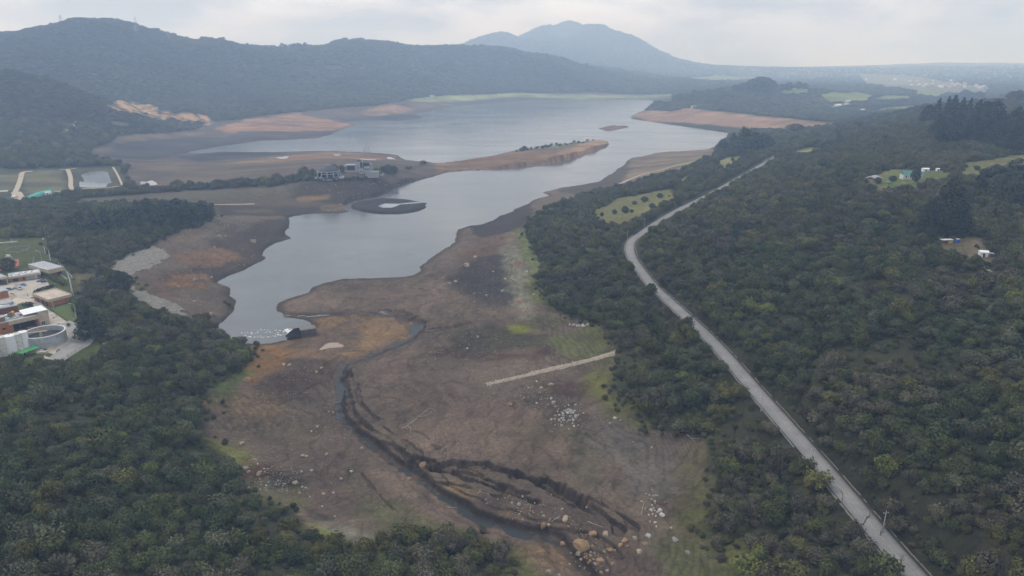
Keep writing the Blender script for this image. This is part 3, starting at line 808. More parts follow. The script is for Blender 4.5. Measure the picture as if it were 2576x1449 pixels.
T([(440,393),(560,384),(725,383),(650,395),(500,407)], (.042,.042,.045), 4, 1, 5, 69)
T([(300,345),(420,336),(520,332),(480,342),(300,362),(235,385)], (.17,.135,.10), 6, .7, 10, 70, .3)
T([(540,322),(620,302),(750,286),(890,312),(830,336),(700,346),(570,334)], (.30,.185,.125), 6, .95, 12, 71, .25)
T([(600,330),(800,330),(860,325),(830,341),(700,353),(560,355)], (.055,.05,.052), 5, .9, 6, 72)
T([(640,310),(760,302),(800,310),(700,320)], (.12,.09,.075), 5, .6, 10, 73, .3)
T([(860,300),(1060,290),(1066,297),(1000,305),(860,306)], (.06,.058,.058), 4, 1, 6, 74)
T([(900,285),(960,266),(1050,272),(1030,286),(950,292)], (.27,.185,.13), 5, .9, 10, 75, .3)
T([(1030,262),(1180,252),(1160,264),(1090,275),(1040,285)], (.14,.115,.095), 5, .8, 10, 76)
T([(1090,248),(1300,241),(1690,241),(1690,260),(1600,250),(1350,253),(1150,264)], (.075,.072,.068), 6, .95, 8, 77)
T([(1000,250),(1100,240),(1300,233),(1690,236),(1690,241),(1300,243),(1060,256)], (.20,.225,.125), 5, .9, 8, 78)
T([(1095,405),(1300,378),(1500,345),(1538,358),(1450,412),(1250,427),(1100,440)], (.205,.135,.088), 4, .95, 6, 79)
T([(1395,385),(1500,352),(1535,357),(1492,380),(1420,404)], (.36,.25,.16), 3, .95, 4, 80, .3)
T([(1290,380),(1400,366),(1505,348),(1470,360),(1380,378)], (.085,.09,.045), 3, .9, 4, 81)
T([(1250,415),(1420,395),(1425,405),(1260,428)], (.15,.105,.075), 3, .6, 5, 82, .3)
T([(1505,325),(1550,310),(1586,318),(1545,328)], (.2,.14,.09), 2, 1, 2, 83)
T([(1590,292),(1622,280),(1745,276),(1745,290),(1700,306),(1635,307)], (.255,.17,.12), 3, 1, 5, 84, .15)
T([(1745,271),(2115,307),(2112,311),(1745,276)], (.10,.108,.07), 2, 1, 2, 85)
T([(1560,462),(1700,420),(1760,398),(1790,385),(1770,378),(1640,400),(1580,430)], (.20,.165,.115), 5, .7, 8, 86, .45)
T([(1480,490),(1560,465),(1590,420),(1580,405),(1540,440),(1400,480)], (.07,.06,.055), 4, .8, 6, 87, .2)
T([(1690,415),(1740,405),(1800,385),(1800,395),(1730,422)], (.13,.155,.065), 4, .9, 6, 88)
T([(1870,345),(1960,335),(1990,325),(1900,328)], (.17,.13,.10), 4, .9, 6, 89)
T([(2430,600),(2455,599),(2466,606),(2462,625),(2458,648),(2432,643),(2448,630),(2450,612)], (.30,.235,.175), 1.5, 1, 1.5, 90)
T([(2240,432),(2380,432),(2360,462),(2230,478)], (.115,.155,.05), 3, .7, 5, 91)
# wet rim of the lake; darker colour on steep gully faces and stream banks
_rim = smooth(9 + 9 * (_n1 - .5), 1.0, SDL) * (SDL > -1) * smooth(2500, 1200, Rg)
SOIL *= (1 - .5 * _rim)[..., None]
_g = np.clip(GUL, 0, 1) * .5
SOIL[:] = SOIL * (1 - _g[..., None]) + np.array([.10, .078, .062]) * _g[..., None]
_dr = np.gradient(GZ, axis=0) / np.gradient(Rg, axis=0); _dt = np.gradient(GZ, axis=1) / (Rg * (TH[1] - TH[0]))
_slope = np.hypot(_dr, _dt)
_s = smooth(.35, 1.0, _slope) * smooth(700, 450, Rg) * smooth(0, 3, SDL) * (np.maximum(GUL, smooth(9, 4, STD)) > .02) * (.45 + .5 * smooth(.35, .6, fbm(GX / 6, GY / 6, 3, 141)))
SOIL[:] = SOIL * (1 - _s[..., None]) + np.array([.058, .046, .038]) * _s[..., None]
# pale dry lip on the plain just above the cut banks
_lip = smooth(.02, .25, GUL) * smooth(.55, .25, GUL) * .7 * (_slope < .5)
SOIL[:] = SOIL * (1 - _lip[..., None]) + np.array([.32, .23, .16]) * _lip[..., None]
# grass fringe where the woods meet the bed
_b0 = BARE[0]; _m = near(_b0, 30); _sd = sdf_poly(GX[_m], GY[_m], _b0) + (fbm(GX[_m] / 18, GY[_m] / 18, 4, 131) - .5) * 26
_w = smooth(-13, -3, _sd) * smooth(16, 5, _sd) * smooth(1100, 800, Rg[_m]) * smooth(14, 30, SDL[_m]) * smooth(.36, .58, fbm(GX[_m] / 30, GY[_m] / 30, 3, 133)) * .75
SOIL[_m] = SOIL[_m] * (1 - _w[..., None]) + (np.array([.115, .115, .05]) * (.6 + .8 * _n2[_m])[..., None]) * _w[..., None]
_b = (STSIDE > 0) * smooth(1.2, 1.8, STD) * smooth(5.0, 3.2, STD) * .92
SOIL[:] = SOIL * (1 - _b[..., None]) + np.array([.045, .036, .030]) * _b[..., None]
_b = smooth(2.6, 1.2, STD) * .8
SOIL[:] = SOIL * (1 - _b[..., None]) + np.array([.085, .07, .058]) * _b[..., None]
# streaks, drying cracks and small pebble speckle of the bed
BED = smooth(1200, 600, Rg)
_far = smooth(900, 1300, Rg) * smooth(0, 25, np.abs(SDL))
SOIL *= (1 + _far * (fbm(GX / 70, GY / 30, 5, 151) - .5) * 1.5)[..., None]
SOIL *= (1 + smooth(1100, 700, Rg) * (fbm(GX / 45, GY / 60, 5, 152) - .5) * .5)[..., None]
SOIL *= (1 + BED * ((_n2 - .5) * .38 + (_n1 - .5) * .3))[..., None]
SOIL *= (1 - .30 * BED * smooth(.055, .0, rill))[..., None]
st_ = fbm(GX / 2.2 + _n1 * 30, GY / 9, 3, 120)
SOIL *= (1 + BED * (st_ - .5) * .36)[..., None]
GZ += BED_W * ((_n2 - .5) * .55 - .22 * smooth(.05, 0, rill)) * smooth(3.5, 9, STD)
_zt = GZ / .85 + (_n1 - .5) * 2.2 + (fbm(GX / 11, GY / 11, 3, 161) - .5) * .8
_ln = smooth(.30, .06, np.abs(_zt - np.floor(_zt) - .5)) * smooth(1300, 900, Rg) * smooth(2, 6, SDL) * smooth(.42, .58, fbm(GX / 50, GY / 50, 3, 162))
SOIL *= (1 - .26 * _ln)[..., None]
SOIL *= (1 + BED * (fbm(GX / 1.3, GY / 1.3, 2, 163) - .5) * .55)[..., None]
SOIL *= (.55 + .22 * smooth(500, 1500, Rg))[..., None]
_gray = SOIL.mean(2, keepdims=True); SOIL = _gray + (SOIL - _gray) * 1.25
_v = smooth(4300, 5200, GY) * smooth(.27, .33, GX / np.maximum(GY, 1)) * .6  # far valley soil painted paler to imitate bleaching by mist
SOIL = SOIL * (1 - _v[..., None]) + (np.array([.17, .18, .12]) * (.5 + fbm(GX / 260, GY / 400, 4, 171))[..., None]) * _v[..., None]
SOIL = np.clip(SOIL, .008, .75)

BARE.append(PL([(322,714),(345,722),(390,738),(440,756),(478,790),(478,806),(440,802),(390,787),(338,760)]))
vid = np.arange(NR * NT).reshape(NR, NT)
F = np.stack([vid[:-1, :-1], vid[:-1, 1:], vid[1:, 1:], vid[1:, :-1]], -1).reshape(-1, 4)[:, ::-1]
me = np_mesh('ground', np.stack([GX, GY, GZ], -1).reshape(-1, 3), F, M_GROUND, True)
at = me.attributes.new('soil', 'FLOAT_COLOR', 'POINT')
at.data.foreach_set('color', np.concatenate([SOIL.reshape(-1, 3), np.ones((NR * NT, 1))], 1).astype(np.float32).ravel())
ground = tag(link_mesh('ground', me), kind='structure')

# ------------------------------------------------------------------ water
x0, y0 = LAKE[:, :2].min(0) - 60; x1, y1 = LAKE[:, :2].max(0) + 60
nx, ny = 40, 40
xs, ys = np.linspace(x0, x1, nx), np.linspace(y0, y1, ny)
X_, Y_ = np.meshgrid(xs, ys); q = np.arange(nx * ny).reshape(ny, nx)
tag(link_mesh('lake', np_mesh('lake', np.stack([X_, Y_, 0 * X_], -1).reshape(-1, 3), np.stack([q[:-1, :-1], q[:-1, 1:], q[1:, 1:], q[1:, :-1]], -1).reshape(-1, 4), M_LAKE)), kind='structure')
def sheet(name, poly, z, mat):
    bm = bmesh.new()
    vs = [bm.verts.new((p[0], p[1], z)) for p in poly]
    f = bm.faces.new(vs)
    bm.normal_update()
    if f.normal.z < 0: f.normal_flip()
    bmesh.ops.triangulate(bm, faces=bm.faces)
    me = bpy.data.meshes.new(name); bm.to_mesh(me); bm.free(); me.materials.append(mat)
    return link_mesh(name, me)
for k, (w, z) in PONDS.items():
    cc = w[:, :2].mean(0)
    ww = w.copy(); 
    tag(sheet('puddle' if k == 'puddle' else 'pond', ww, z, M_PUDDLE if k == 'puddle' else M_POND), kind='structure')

def ribbon(name, line, half, mat, lift, ncross=5, follow=True, taper=None):
    """strip draped on the ground, uv: x across, y metres along"""
    L = np.asarray(line, float); d = np.gradient(L[:, :2], axis=0); d /= np.linalg.norm(d, axis=1)[:, None] + 1e-9
    nrm = np.stack([d[:, 1], -d[:, 0]], 1)
    s = np.concatenate([[0], np.cumsum(np.hypot(*np.diff(L[:, :2], axis=0).T))])
    V, U = [], []
    hw = np.full(len(L), half) if np.isscalar(half) else np.asarray(half)
    for i in range(len(L)):
        for k in range(ncross):
            a = -1 + 2 * k / (ncross - 1)
            p = L[i, :2] + nrm[i] * a * hw[i]
            V.append((p[0], p[1], 0)); U.append((k / (ncross - 1), s[i]))
    V = np.array(V)
    V[:, 2] = hf(V[:, 0], V[:, 1]) + lift if follow else np.repeat(L[:, 2], ncross) + lift
    q = np.arange(len(V)).reshape(len(L), ncross)
    F = np.stack([q[:-1, :-1], q[:-1, 1:], q[1:, 1:], q[1:, :-1]], -1).reshape(-1, 4)
    return link_mesh(name, np_mesh(name, V, F, mat, True, np.array(U)))

_L = dense(STREAM, 1.5); 
_hw = 1.5 + .8 * (fbm(_L[:, 0] / 9, _L[:, 1] / 9, 3, 9) - .5) * 2
_L[:, 2] -= .46
tag(ribbon('stream', _L, 5.0, M_STREAM, 0, 5, False), kind='structure')

# ------------------------------------------------------------------ road, tracks, paths
def road_material():
    k = NT_('worn_asphalt', .85, .2)
    uv = k.coords('UV'); co = k.coords('Object')
    sp = k.n('ShaderNodeSeparateXYZ'); k.l(uv, sp.inputs[0])
    f = k.noise(co, 1.1, 6, .7); f2 = k.noise(co, .12, 4, .6, .5)
    c = k.ramp(f, [(.25, (.155, .152, .148)), (.75, (.225, .22, .213))])
    c = k.mul(c, k.ramp(f2, [(.3, (.82, .82, .83)), (.7, (1.15, 1.14, 1.12))]))
    worn = k.ramp(sp.outputs['X'], [(0, (.5, .5, .5)), (.06, (.85, .85, .85)), (.32, (1, 1, 1)), (.46, (1.0, .98, .96)), (.5, (1.22, 1.16, 1.1)), (.55, (1, .98, .96)), (.75, (1, 1, 1)), (.9, (.8, .78, .76)), (1, (.42, .4, .38))])
    k.base(k.mul(c, worn)); k.bump(f, .03)
    return k.m
M_ROAD = road_material()
M_TRACK = plain('pale_dirt', (.40, .34, .26), .95, .2, .2, .1)
M_TRACKG = plain('grey_dirt', (.27, .25, .22), .95, .25, .2, .1)
M_KERB = plain('old_concrete', (.20, .19, .17), .9, .3, .5, .1, dirt=(.12, .105, .08))
RL = ROADC.copy()
tag(ribbon('road', RL, 3.8, M_ROAD, .10, 9, False), kind='structure')
def offset(line, o):
    L = np.asarray(line); d = np.gradient(L[:, :2], axis=0); d /= np.linalg.norm(d, axis=1)[:, None]
    R_ = L.copy(); R_[:, 0] += d[:, 1] * o; R_[:, 1] -= d[:, 0] * o
    return R_
# line runs away from the viewer: +offset is its right-hand side
def kerb(name, line, w, h, mat, gaps=0.0, seed=0):
    rs = random.Random(seed); bm = bmesh.new(); L = dense(line, 2.2)
    for i in range(len(L) - 1):
        if rs.random() < gaps: continue
        a, b = L[i], L[i + 1]; e = (b - a)[:2]; l = np.hypot(*e); e = e / l; nn = np.array([e[1], -e[0]]); j = rs.uniform(-.08, .08)
        ww = w * rs.uniform(.75, 1.1); hh = h * rs.uniform(.7, 1.2)
        q = [a[:2] + e * .05 - nn * (ww / 2 + j), a[:2] + e * .05 + nn * (ww / 2 - j), b[:2] - e * .05 + nn * (ww / 2 - j), b[:2] - e * .05 - nn * (ww / 2 + j)]
        z = (a[2] + b[2]) / 2
        vs = [bm.verts.new((*p, z - .2)) for p in q] + [bm.verts.new((*p, z + hh)) for p in q]
        for f in ((4,5,6,7),(0,1,5,4),(1,2,6,5),(2,3,7,6),(3,0,4,7)): bm.faces.new([vs[t] for t in f])
    bmesh.ops.recalc_face_normals(bm, faces=bm.faces)
    me = bpy.data.meshes.new(name); bm.to_mesh(me); bm.free(); me.materials.append(mat)
    return link_mesh(name, me)
_near = ROADC[ROADC[:, 1] < 640]
tag(kerb('kerb', offset(_near, -4.45), .6, .12, M_KERB, .07, 3), kind='structure')
tag(kerb('kerb', offset(_near, 5.1), .4, .12, M_KERB, .25, 4), kind='structure')
M_DITCH = plain('ditch_soil', (.05, .043, .036), .95, .3, .5, .05)
tag(ribbon('ditch', offset(_near, 4.4), .65, M_DITCH, .06, 3, False), kind='structure')
def track(px, half, mat=None, lift=.22):
    L = dense(catmull(PL(px), 6), 6); 
    return tag(ribbon('path', L, half, mat or M_TRACK, lift, 3), kind='structure')
track([(1560,462),(1590,449),(1620,438),(1660,428),(1700,417),(1722,412),(1760,402),(1785,393)], 3.2)
track([(160,515.5),(260,515.3),(340,516.3),(420,516),(520,515),(640,513)], 2.0)
track([(48,506),(42,496),(37,488),(45,470),(52,450),(56,436),(70,432),(82,432)], 3.4, lift=.5)
track([(40,484),(52,500),(64,506)], 6, lift=.6)
track([(170,427),(174,435),(178,450),(178,468),(182,477)], 3.0, lift=.5)
track([(150,428),(172,426.5),(192,424)], 2.2, lift=.5)
track([(92,492),(130,485),(160,480),(200,476),(262,473.5),(300,469)], 3.0, lift=.5)
track([(284,421),(290,430),(298,445),(306,462),(307,466)], 1.6, lift=.6)
track([(130,501),(200,493),(300,479),(400,470),(520,463),(640,455),(760,446),(800,444)], 2.6, M_TRACKG, .7)
track([(150,346),(170,330),(185,316),(193,306)], 3.5)
track([(2455,655),(2470,668),(2490,688)], 1.6)
# ------------------------------------------------------------------ foliage
def leaf_quads(centers, normals, size, rs, jitter=.6, aspect=.75):
    """many small leaf-clump faces"""
    n = len(centers)
    nn = normals + rs.normal(0, jitter, (n, 3)); nn /= np.linalg.norm(nn, axis=1)[:, None] + 1e-9
    a = np.cross(nn, rs.normal(0, 1, (n, 3))); a /= np.linalg.norm(a, axis=1)[:, None] + 1e-9
    b = np.cross(nn, a)
    s = (size * rs.uniform(.6, 1.35, n))[:, None]
    V = np.empty((n, 4, 3))
    V[:, 0] = centers - a * s; V[:, 1] = centers - b * s * aspect + nn * s * .18; V[:, 2] = centers + a * s; V[:, 3] = centers + b * s * aspect - nn * s * .18
    return V.reshape(-1, 3), np.arange(n * 4).reshape(n, 4)
def crown_mesh(name, seed, n=1000, lobes=8, flat=.95, spread=.55, size=.095, hollow=.25, lift=.55):
    rs = np.random.default_rng(seed)
    C, Nn, cnt = [], [], 0
    ls = []
    for i in range(lobes):
        a = rs.uniform(0, 6.283); d = spread * math.sqrt(rs.uniform(.02, 1)); 
        ls.append((math.cos(a) * d, math.sin(a) * d, lift + rs.uniform(-.12, .38) * (1 - d * .6), rs.uniform(.30, .52)))
    per = n // lobes
    for (x, y, z, r) in ls:
        v = rs.normal(0, 1, (per, 3)); v[:, 2] = v[:, 2] * .8 + .25
        v /= np.linalg.norm(v, axis=1)[:, None]
        rad = r * (1 - hollow * rs.uniform(0, 1, per) ** 2) * (1 + .22 * rs.normal(0, 1, per).clip(-1.5, 1.5))
        C.append(np.stack([x + v[:, 0] * rad, y + v[:, 1] * rad, z + v[:, 2] * rad * flat], 1)); Nn.append(v)
    C = np.concatenate(C); Nn = np.concatenate(Nn)
    C[:, 2] = np.maximum(C[:, 2], .02 + rs.uniform(0, .1, len(C)))
    V, Fq = leaf_quads(C, Nn, size, rs, .42)
    return np_mesh(name, V, Fq, M_LEAF)
def twig_mesh(name, seed, n=520):
    """thin, twiggy grey shrub: radiating sticks with sparse leaf flecks"""
    rs = np.random.default_rng(seed); V, Fq = [], []
    k = 0
    for i in range(n):
        a = rs.uniform(0, 6.283); e = rs.uniform(.15, 1.45); l = rs.uniform(.55, 1.05)
        base = np.array([rs.normal(0, .22), rs.normal(0, .22), rs.uniform(.15, .5)])
        d = np.array([math.cos(a) * math.cos(e), math.sin(a) * math.cos(e), math.sin(e) * .85])
        p = base + d * l * .35; q = base + d * l * rs.uniform(.7, 1)
        w = np.cross(d, rs.normal(0, 1, 3)); w /= np.linalg.norm(w); w *= rs.uniform(.02, .05)
        V += [p - w * .6, p + w * .6, q + w, q - w]; Fq.append((k, k + 1, k + 2, k + 3)); k += 4
    V = np.array(V); V[:, 2] = np.maximum(V[:, 2], .03)
    return np_mesh(name, V, np.array(Fq), M_LEAF)
def tube_mesh(name, chains, mat, sides=6):
    """tapered tubes: list of (points, radii)"""
    V, Fq, k = [], [], 0
    for pts, rad in chains:
        pts = np.asarray(pts, float); m = len(pts)
        for i in range(m):
            d = pts[min(i + 1, m - 1)] - pts[max(i - 1, 0)]; d /= np.linalg.norm(d) + 1e-9
            u = np.cross(d, (0, 0, 1) if abs(d[2]) < .9 else (1, 0, 0)); u /= np.linalg.norm(u); w = np.cross(d, u)
            for s in range(sides):
                t = 6.2832 * s / sides; V.append(pts[i] + (u * math.cos(t) + w * math.sin(t)) * rad[i])
        for i in range(m - 1):
            for s in range(sides):
                a = k + i * sides + s; b = k + i * sides + (s + 1) % sides
                Fq.append((a, b, b + sides, a + sides))
        k += m * sides
    return np_mesh(name, np.array(V), np.array(Fq), mat, True)
def trunk_mesh(name, seed, h=.7, r=.07, limbs=5):
    rs = np.random.default_rng(seed); ch = [([(0, 0, -.15), (0.02, 0.01, h * .5), (rs.normal(0, .05), rs.normal(0, .05), h)], [r * 1.2, r * .85, r * .3])]
    for i in range(limbs):
        a = rs.uniform(0, 6.283); z = h * rs.uniform(.3, .8); l = rs.uniform(.25, .5)
        ch.append(([(0, 0, z), (math.cos(a) * l * .5, math.sin(a) * l * .5, z + l * .45), (math.cos(a) * l, math.sin(a) * l, z + l * .7)], [r * .55, r * .38, r * .12]))
    return tube_mesh(name, ch, M_BARK, 5)

CROWNS = [crown_mesh('shrub_foliage', 10 + i, 1700, 7 + i % 6, .72 + .16 * (i % 3), .46 + .06 * (i % 4), .066 + .010 * (i % 3)) for i in range(7)]
TWIGS = [twig_mesh('twiggy_foliage', 40 + i) for i in range(2)]
TRUNKS = [trunk_mesh('shrub_trunk', 60 + i) for i in range(3)]
CROWN_ALL = CROWNS + TWIGS

# tints
TINT = {'dark green': (.060, .068, .025), 'olive': (.090, .087, .027), 'grey-brown': (.084, .077, .050), 'grey-green': (.077, .082, .047), 'yellow-green': (.100, .110, .029), 'deep green': (.039, .054, .023)}

BARE_SD = [(b, b[:, :2].min(0), b[:, :2].max(0)) for b in BARE]
def grid_sample(A, x, y):
    r = np.hypot(x, y); t = np.arctan2(x, y)
    i = np.clip(np.searchsorted(RR, r) - 1, 0, NR - 2); j = np.clip(((t - TH[0]) / (TH[1] - TH[0])).astype(int), 0, NT - 2)
    return A[i, j]
def forest_points(r0, r1, sp, seed, tmax=50):
    """jittered polar cells; sp(r) gives spacing"""
    rs = np.random.default_rng(seed); out = []; r = r0
    while r < r1:
        s = sp(r); th = np.arange(-math.radians(tmax), math.radians(tmax), s / r)
        rj = r + rs.uniform(-.5, .5, len(th)) * s; tj = th + rs.uniform(-.5, .5, len(th)) * s / r
        out.append(np.stack([rj * np.sin(tj), rj * np.cos(tj), np.full(len(th), s)], 1)); r += s * .92
    p = np.concatenate(out)
    x, y = p[:, 0], p[:, 1]
    ok = grid_sample(SDL, x, y) > np.where(np.hypot(x, y) > 1200, 20, 4)
    ok &= grid_sample(SDI, x, y) > 10
    d, _, _ = line_dist(x, y, ROADC[::4]); ok &= d > 7.4 + rs.uniform(0, 2.5, len(x)) + 3 * smooth(560, 760, np.hypot(x, y))
    for b, lo, hi in BARE_SD:
        m = ok & (x > lo[0] - 8) & (x < hi[0] + 8) & (y > lo[1] - 8) & (y < hi[1] + 8)
        idx = np.where(m)[0]
        if len(idx):
            s = sdf_poly(x[idx], y[idx], b); rr_ = np.hypot(x[idx], y[idx])
            edge = np.clip(p[idx, 2] * .38, 1, 6) + (fbm(x[idx] / 9, y[idx] / 9, 3, 77) - .5) * 9 - rs.exponential(2.2, len(idx)) * (p[idx, 2] < 7)
            ok[idx[s < edge]] = False
    for w, z in PONDS.values():
        s = sdf_poly(x, y, w); ok &= s > 3
    return p[ok]
def choose_tints(x, y, rs):
    a = fbm(x / 55, y / 55, 3, 501); b = fbm(x / 22, y / 22, 3, 502); c = rs.uniform(0, 1, len(x))
    names = np.array(['dark green', 'olive', 'grey-brown', 'grey-green', 'yellow-green', 'deep green'])
    pick = np.full(len(x), 0)
    pick[c < .22] = 3
    pick[(a > .56) & (c < .55)] = 2
    pick[(b > .60) & (c > .45)] = 1
    pick[(a < .43) & (c > .55)] = 5
    pick[(c > .965)] = 4; pick[(b > .66) & (c > .9)] = 4
    return names[pick], pick
TARR = np.array([TINT[k] for k in ['dark green', 'olive', 'grey-brown', 'grey-green', 'yellow-green', 'deep green']])

near_p = np.concatenate([forest_points(205, 900, lambda r: 7.2 + max(0, r - 400) * .0022, 11), forest_points(205, 900, lambda r: 3.8 + max(0, r - 400) * .002, 14)])
_big = np.arange(len(near_p)) < np.count_nonzero(near_p[:, 2] > 6.6) if False else near_p[:, 2] > 6.6
_open = fbm(near_p[:, 0] / 34, near_p[:, 1] / 34, 3, 640)
near_p = near_p[(_open < .66) | (near_p[:, 2] < 6.0) & (rng.uniform(0, 1, len(near_p)) < .55)]
mid_p = forest_points(900, 1900, lambda r: max(6.6, r * .0062), 12)
far_p = forest_points(1900, 10800, lambda r: r * .0044, 13, 42)
# visible from the camera's height?  keep those in a generous cone
_fr = np.arctan2(near_p[:, 0], near_p[:, 1])
rs_ = np.random.default_rng(5)
def attrs(p):
    nm, pk = choose_tints(p[:, 0], p[:, 1], rs_)
    t = TARR[pk] * rs_.uniform(.72, 1.32, len(p))[:, None] * (.70 + .6 * fbm(p[:, 0] / (20 + .08 * np.hypot(p[:, 0], p[:, 1])), p[:, 1] / (20 + .08 * np.hypot(p[:, 0], p[:, 1])), 4, 610))[:, None]
    big = rs_.uniform(0, 1, len(p))
    s = p[:, 2] * np.where(p[:, 2] < 6.4, rs_.uniform(.26, .58, len(p)), rs_.uniform(.42, .78, len(p))) * (1 + .35 * (big > .94))
    var = np.where((pk == 2) & (rs_.uniform(0, 1, len(p)) < .25), 7 + rs_.integers(0, 2, len(p)), rs_.integers(0, 7, len(p)))
    return nm, t, s, var, rs_.uniform(0, 6.283, len(p)), rs_.uniform(.75, 1.45, len(p))
near_a = attrs(near_p)

# the 300 that show largest are individual shrubs
x, y = near_p[:, 0], near_p[:, 1]; z = hf(x, y)
cx_ = x; dep = y * CP + (CAM_H - z) * SP; up = y * SP - (CAM_H - z) * CP
uu = 1288 + cx_ / dep * FPX; vv = 724.5 - up / dep * FPX
inview = (uu > 6) & (uu < 2570) & (vv > 20) & (vv < 1452)
score = np.where(inview, near_a[2] / dep, 0)
order = np.argsort(-score)[:300]
is_ind = np.zeros(len(near_p), bool); is_ind[order] = True
PROTO = {}
def shrub(x, y, z, r, rz, sz, var, tint, label, group, name='shrub', cat='shrub'):
    e = empty(name, (x, y, z - .15), rz, label, cat, group); e.scale = (r, r, r * sz)
    f = link_mesh('foliage', CROWN_ALL[var], e); f['tint'] = tuple(float(c) for c in tint)
    link_mesh('trunk', TRUNKS[var % 3], e)
    return e
def zone(u, v):
    if u < 1380 and v > 1330 and u > 640: return 'in the thicket at the bottom edge'
    if u < 700:
        if v > 1300: return 'in the bottom left corner'
        if v > 1100: return 'at the left edge below the water works'
        return 'on the spur between water works and mud'
    if u < 2250 and v > 0:
        rx = np.interp(v, [600, 780, 980, 1210, 1420], [1590, 1705, 1900, 2100, 2275])
        if u < rx:
            return 'in the thicket left of the road' if v > 1250 else 'in the strip between mud and road'
    return 'right of the road, bottom right' if v > 1200 else 'on the hillside right of the road'
for i in order:
    nm, t, s, var, rot, sz = [a[i] for a in near_a]
    kind = 'bare twiggy' if var >= 7 else 'leafy'
    size = 'large' if s > np.quantile(near_a[2], .9) else ('small' if s < np.quantile(near_a[2], .45) else 'medium')
    sh = 'tall' if sz > 1.08 else ('low' if sz < .9 else 'rounded')
    if sh == 'rounded' or size == 'small': desc = f'{size} {nm} {kind} shrub'
    else: desc = f'{size} {sh} {nm} {kind} shrub'
    zn = zone(uu[i], vv[i])
    shrub(x[i], y[i], z[i], s * .92, rot, sz, int(var), t, f'{desc} {zn}', 'shrubs ' + zn.split(',')[0])

# everything else is woodland nobody could count
def gn_forest(name, pts, at_, label):
    nm, t, s, var, rot, sz = at_
    me = bpy.data.meshes.new(name); z = hf(pts[:, 0], pts[:, 1]) - .15
    me.vertices.add(len(pts)); me.vertices.foreach_set('co', np.stack([pts[:, 0], pts[:, 1], z], 1).astype(np.float32).ravel())
    def add(n_, ty, arr, key):
        a = me.attributes.new(n_, ty, 'POINT'); a.data.foreach_set(key, np.asarray(arr).ravel())
    add('tint', 'FLOAT_VECTOR', t.astype(np.float32), 'vector')
    add('vid', 'INT', np.asarray(var, np.int32), 'value')
    add('rot', 'FLOAT_VECTOR', np.stack([0 * rot, 0 * rot, rot], 1).astype(np.float32), 'vector')
    add('scl', 'FLOAT_VECTOR', np.stack([s, s, s * sz], 1).astype(np.float32), 'vector')
    o = tag(link_mesh(name, me), label, 'woodland', kind='stuff')
    ng = bpy.data.node_groups.new(name, 'GeometryNodeTree')
    ng.interface.new_socket('Geometry', in_out='INPUT', socket_type='NodeSocketGeometry'); ng.interface.new_socket('Geometry', in_out='OUTPUT', socket_type='NodeSocketGeometry')
    gi = ng.nodes.new('NodeGroupInput'); go = ng.nodes.new('NodeGroupOutput'); ip = ng.nodes.new('GeometryNodeInstanceOnPoints'); jn = ng.nodes.new('GeometryNodeJoinGeometry')
    for src in SOURCES[::-1]:
        oi = ng.nodes.new('GeometryNodeObjectInfo'); oi.inputs['Object'].default_value = src; oi.inputs['As Instance'].default_value = True
        ng.links.new(oi.outputs['Geometry'], jn.inputs[0])
    def named(nm_, ty):
        q = ng.nodes.new('GeometryNodeInputNamedAttribute'); q.data_type = ty; q.inputs['Name'].default_value = nm_; return q.outputs['Attribute']
    ng.links.new(gi.outputs[0], ip.inputs['Points']); ng.links.new(jn.outputs[0], ip.inputs['Instance'])
    ip.inputs['Pick Instance'].default_value = True
    ng.links.new(named('vid', 'INT'), ip.inputs['Instance Index'])
    ng.links.new(named('rot', 'FLOAT_VECTOR'), ip.inputs['Rotation']); ng.links.new(named('scl', 'FLOAT_VECTOR'), ip.inputs['Scale'])
    ng.links.new(ip.outputs[0], go.inputs[0])
    o.modifiers.new('scatter', 'NODES').node_group = ng
    return o
SOURCES = []
for var in range(9):
    for o in COL.objects:
        if o.name.startswith('foliage') and o.data is CROWN_ALL[var]: SOURCES.append(o); break
    else:
        raise RuntimeError('no source for crown %d' % var)
rest = near_p[~is_ind]; rest_a = tuple(a[~is_ind] for a in near_a)
left = rest[:, 0] < np.interp(rest[:, 1], [200, 560, 900, 1500], [60, 60, 80, 200])
gn_forest('woodland', rest[left], tuple(a[left] for a in rest_a), 'dense mixed scrub covering the slopes left of the drained bed')
gn_forest('woodland', rest[~left], tuple(a[~left] for a in rest_a), 'dense dark scrub covering the hillside on both sides of the road')
mid_a = list(attrs(mid_p)); mid_a[2] = mid_a[2] * 1.2; mid_a = tuple(mid_a); far_p = far_p[~((far_p[:, 1] > 4300) & (far_p[:, 0] > 900) & (rng.uniform(0, 1, len(far_p)) < .62))]; far_a = attrs(far_p)
gn_forest('woodland', mid_p, mid_a, 'woods around the lower lake and behind the right hilltop')
fa = list(far_a); _fr2 = np.hypot(far_p[:, 0], far_p[:, 1]); fa[2] = fa[2] * (1 - .55 * smooth(4500, 8000, _fr2)); fa[1] = fa[1] * (.5 + 1.0 * fbm(far_p[:, 0] / 330, far_p[:, 1] / 330, 4, 655))[:, None]; fa[1] = fa[1] * .85; fa[2] = fa[2] * 1.15; fa[5] = fa[5] * .55
gn_forest('woodland', far_p, tuple(fa), 'hazy woods clothing the far hills beyond the reservoir')
print('forest', len(near_p), len(mid_p), len(far_p))

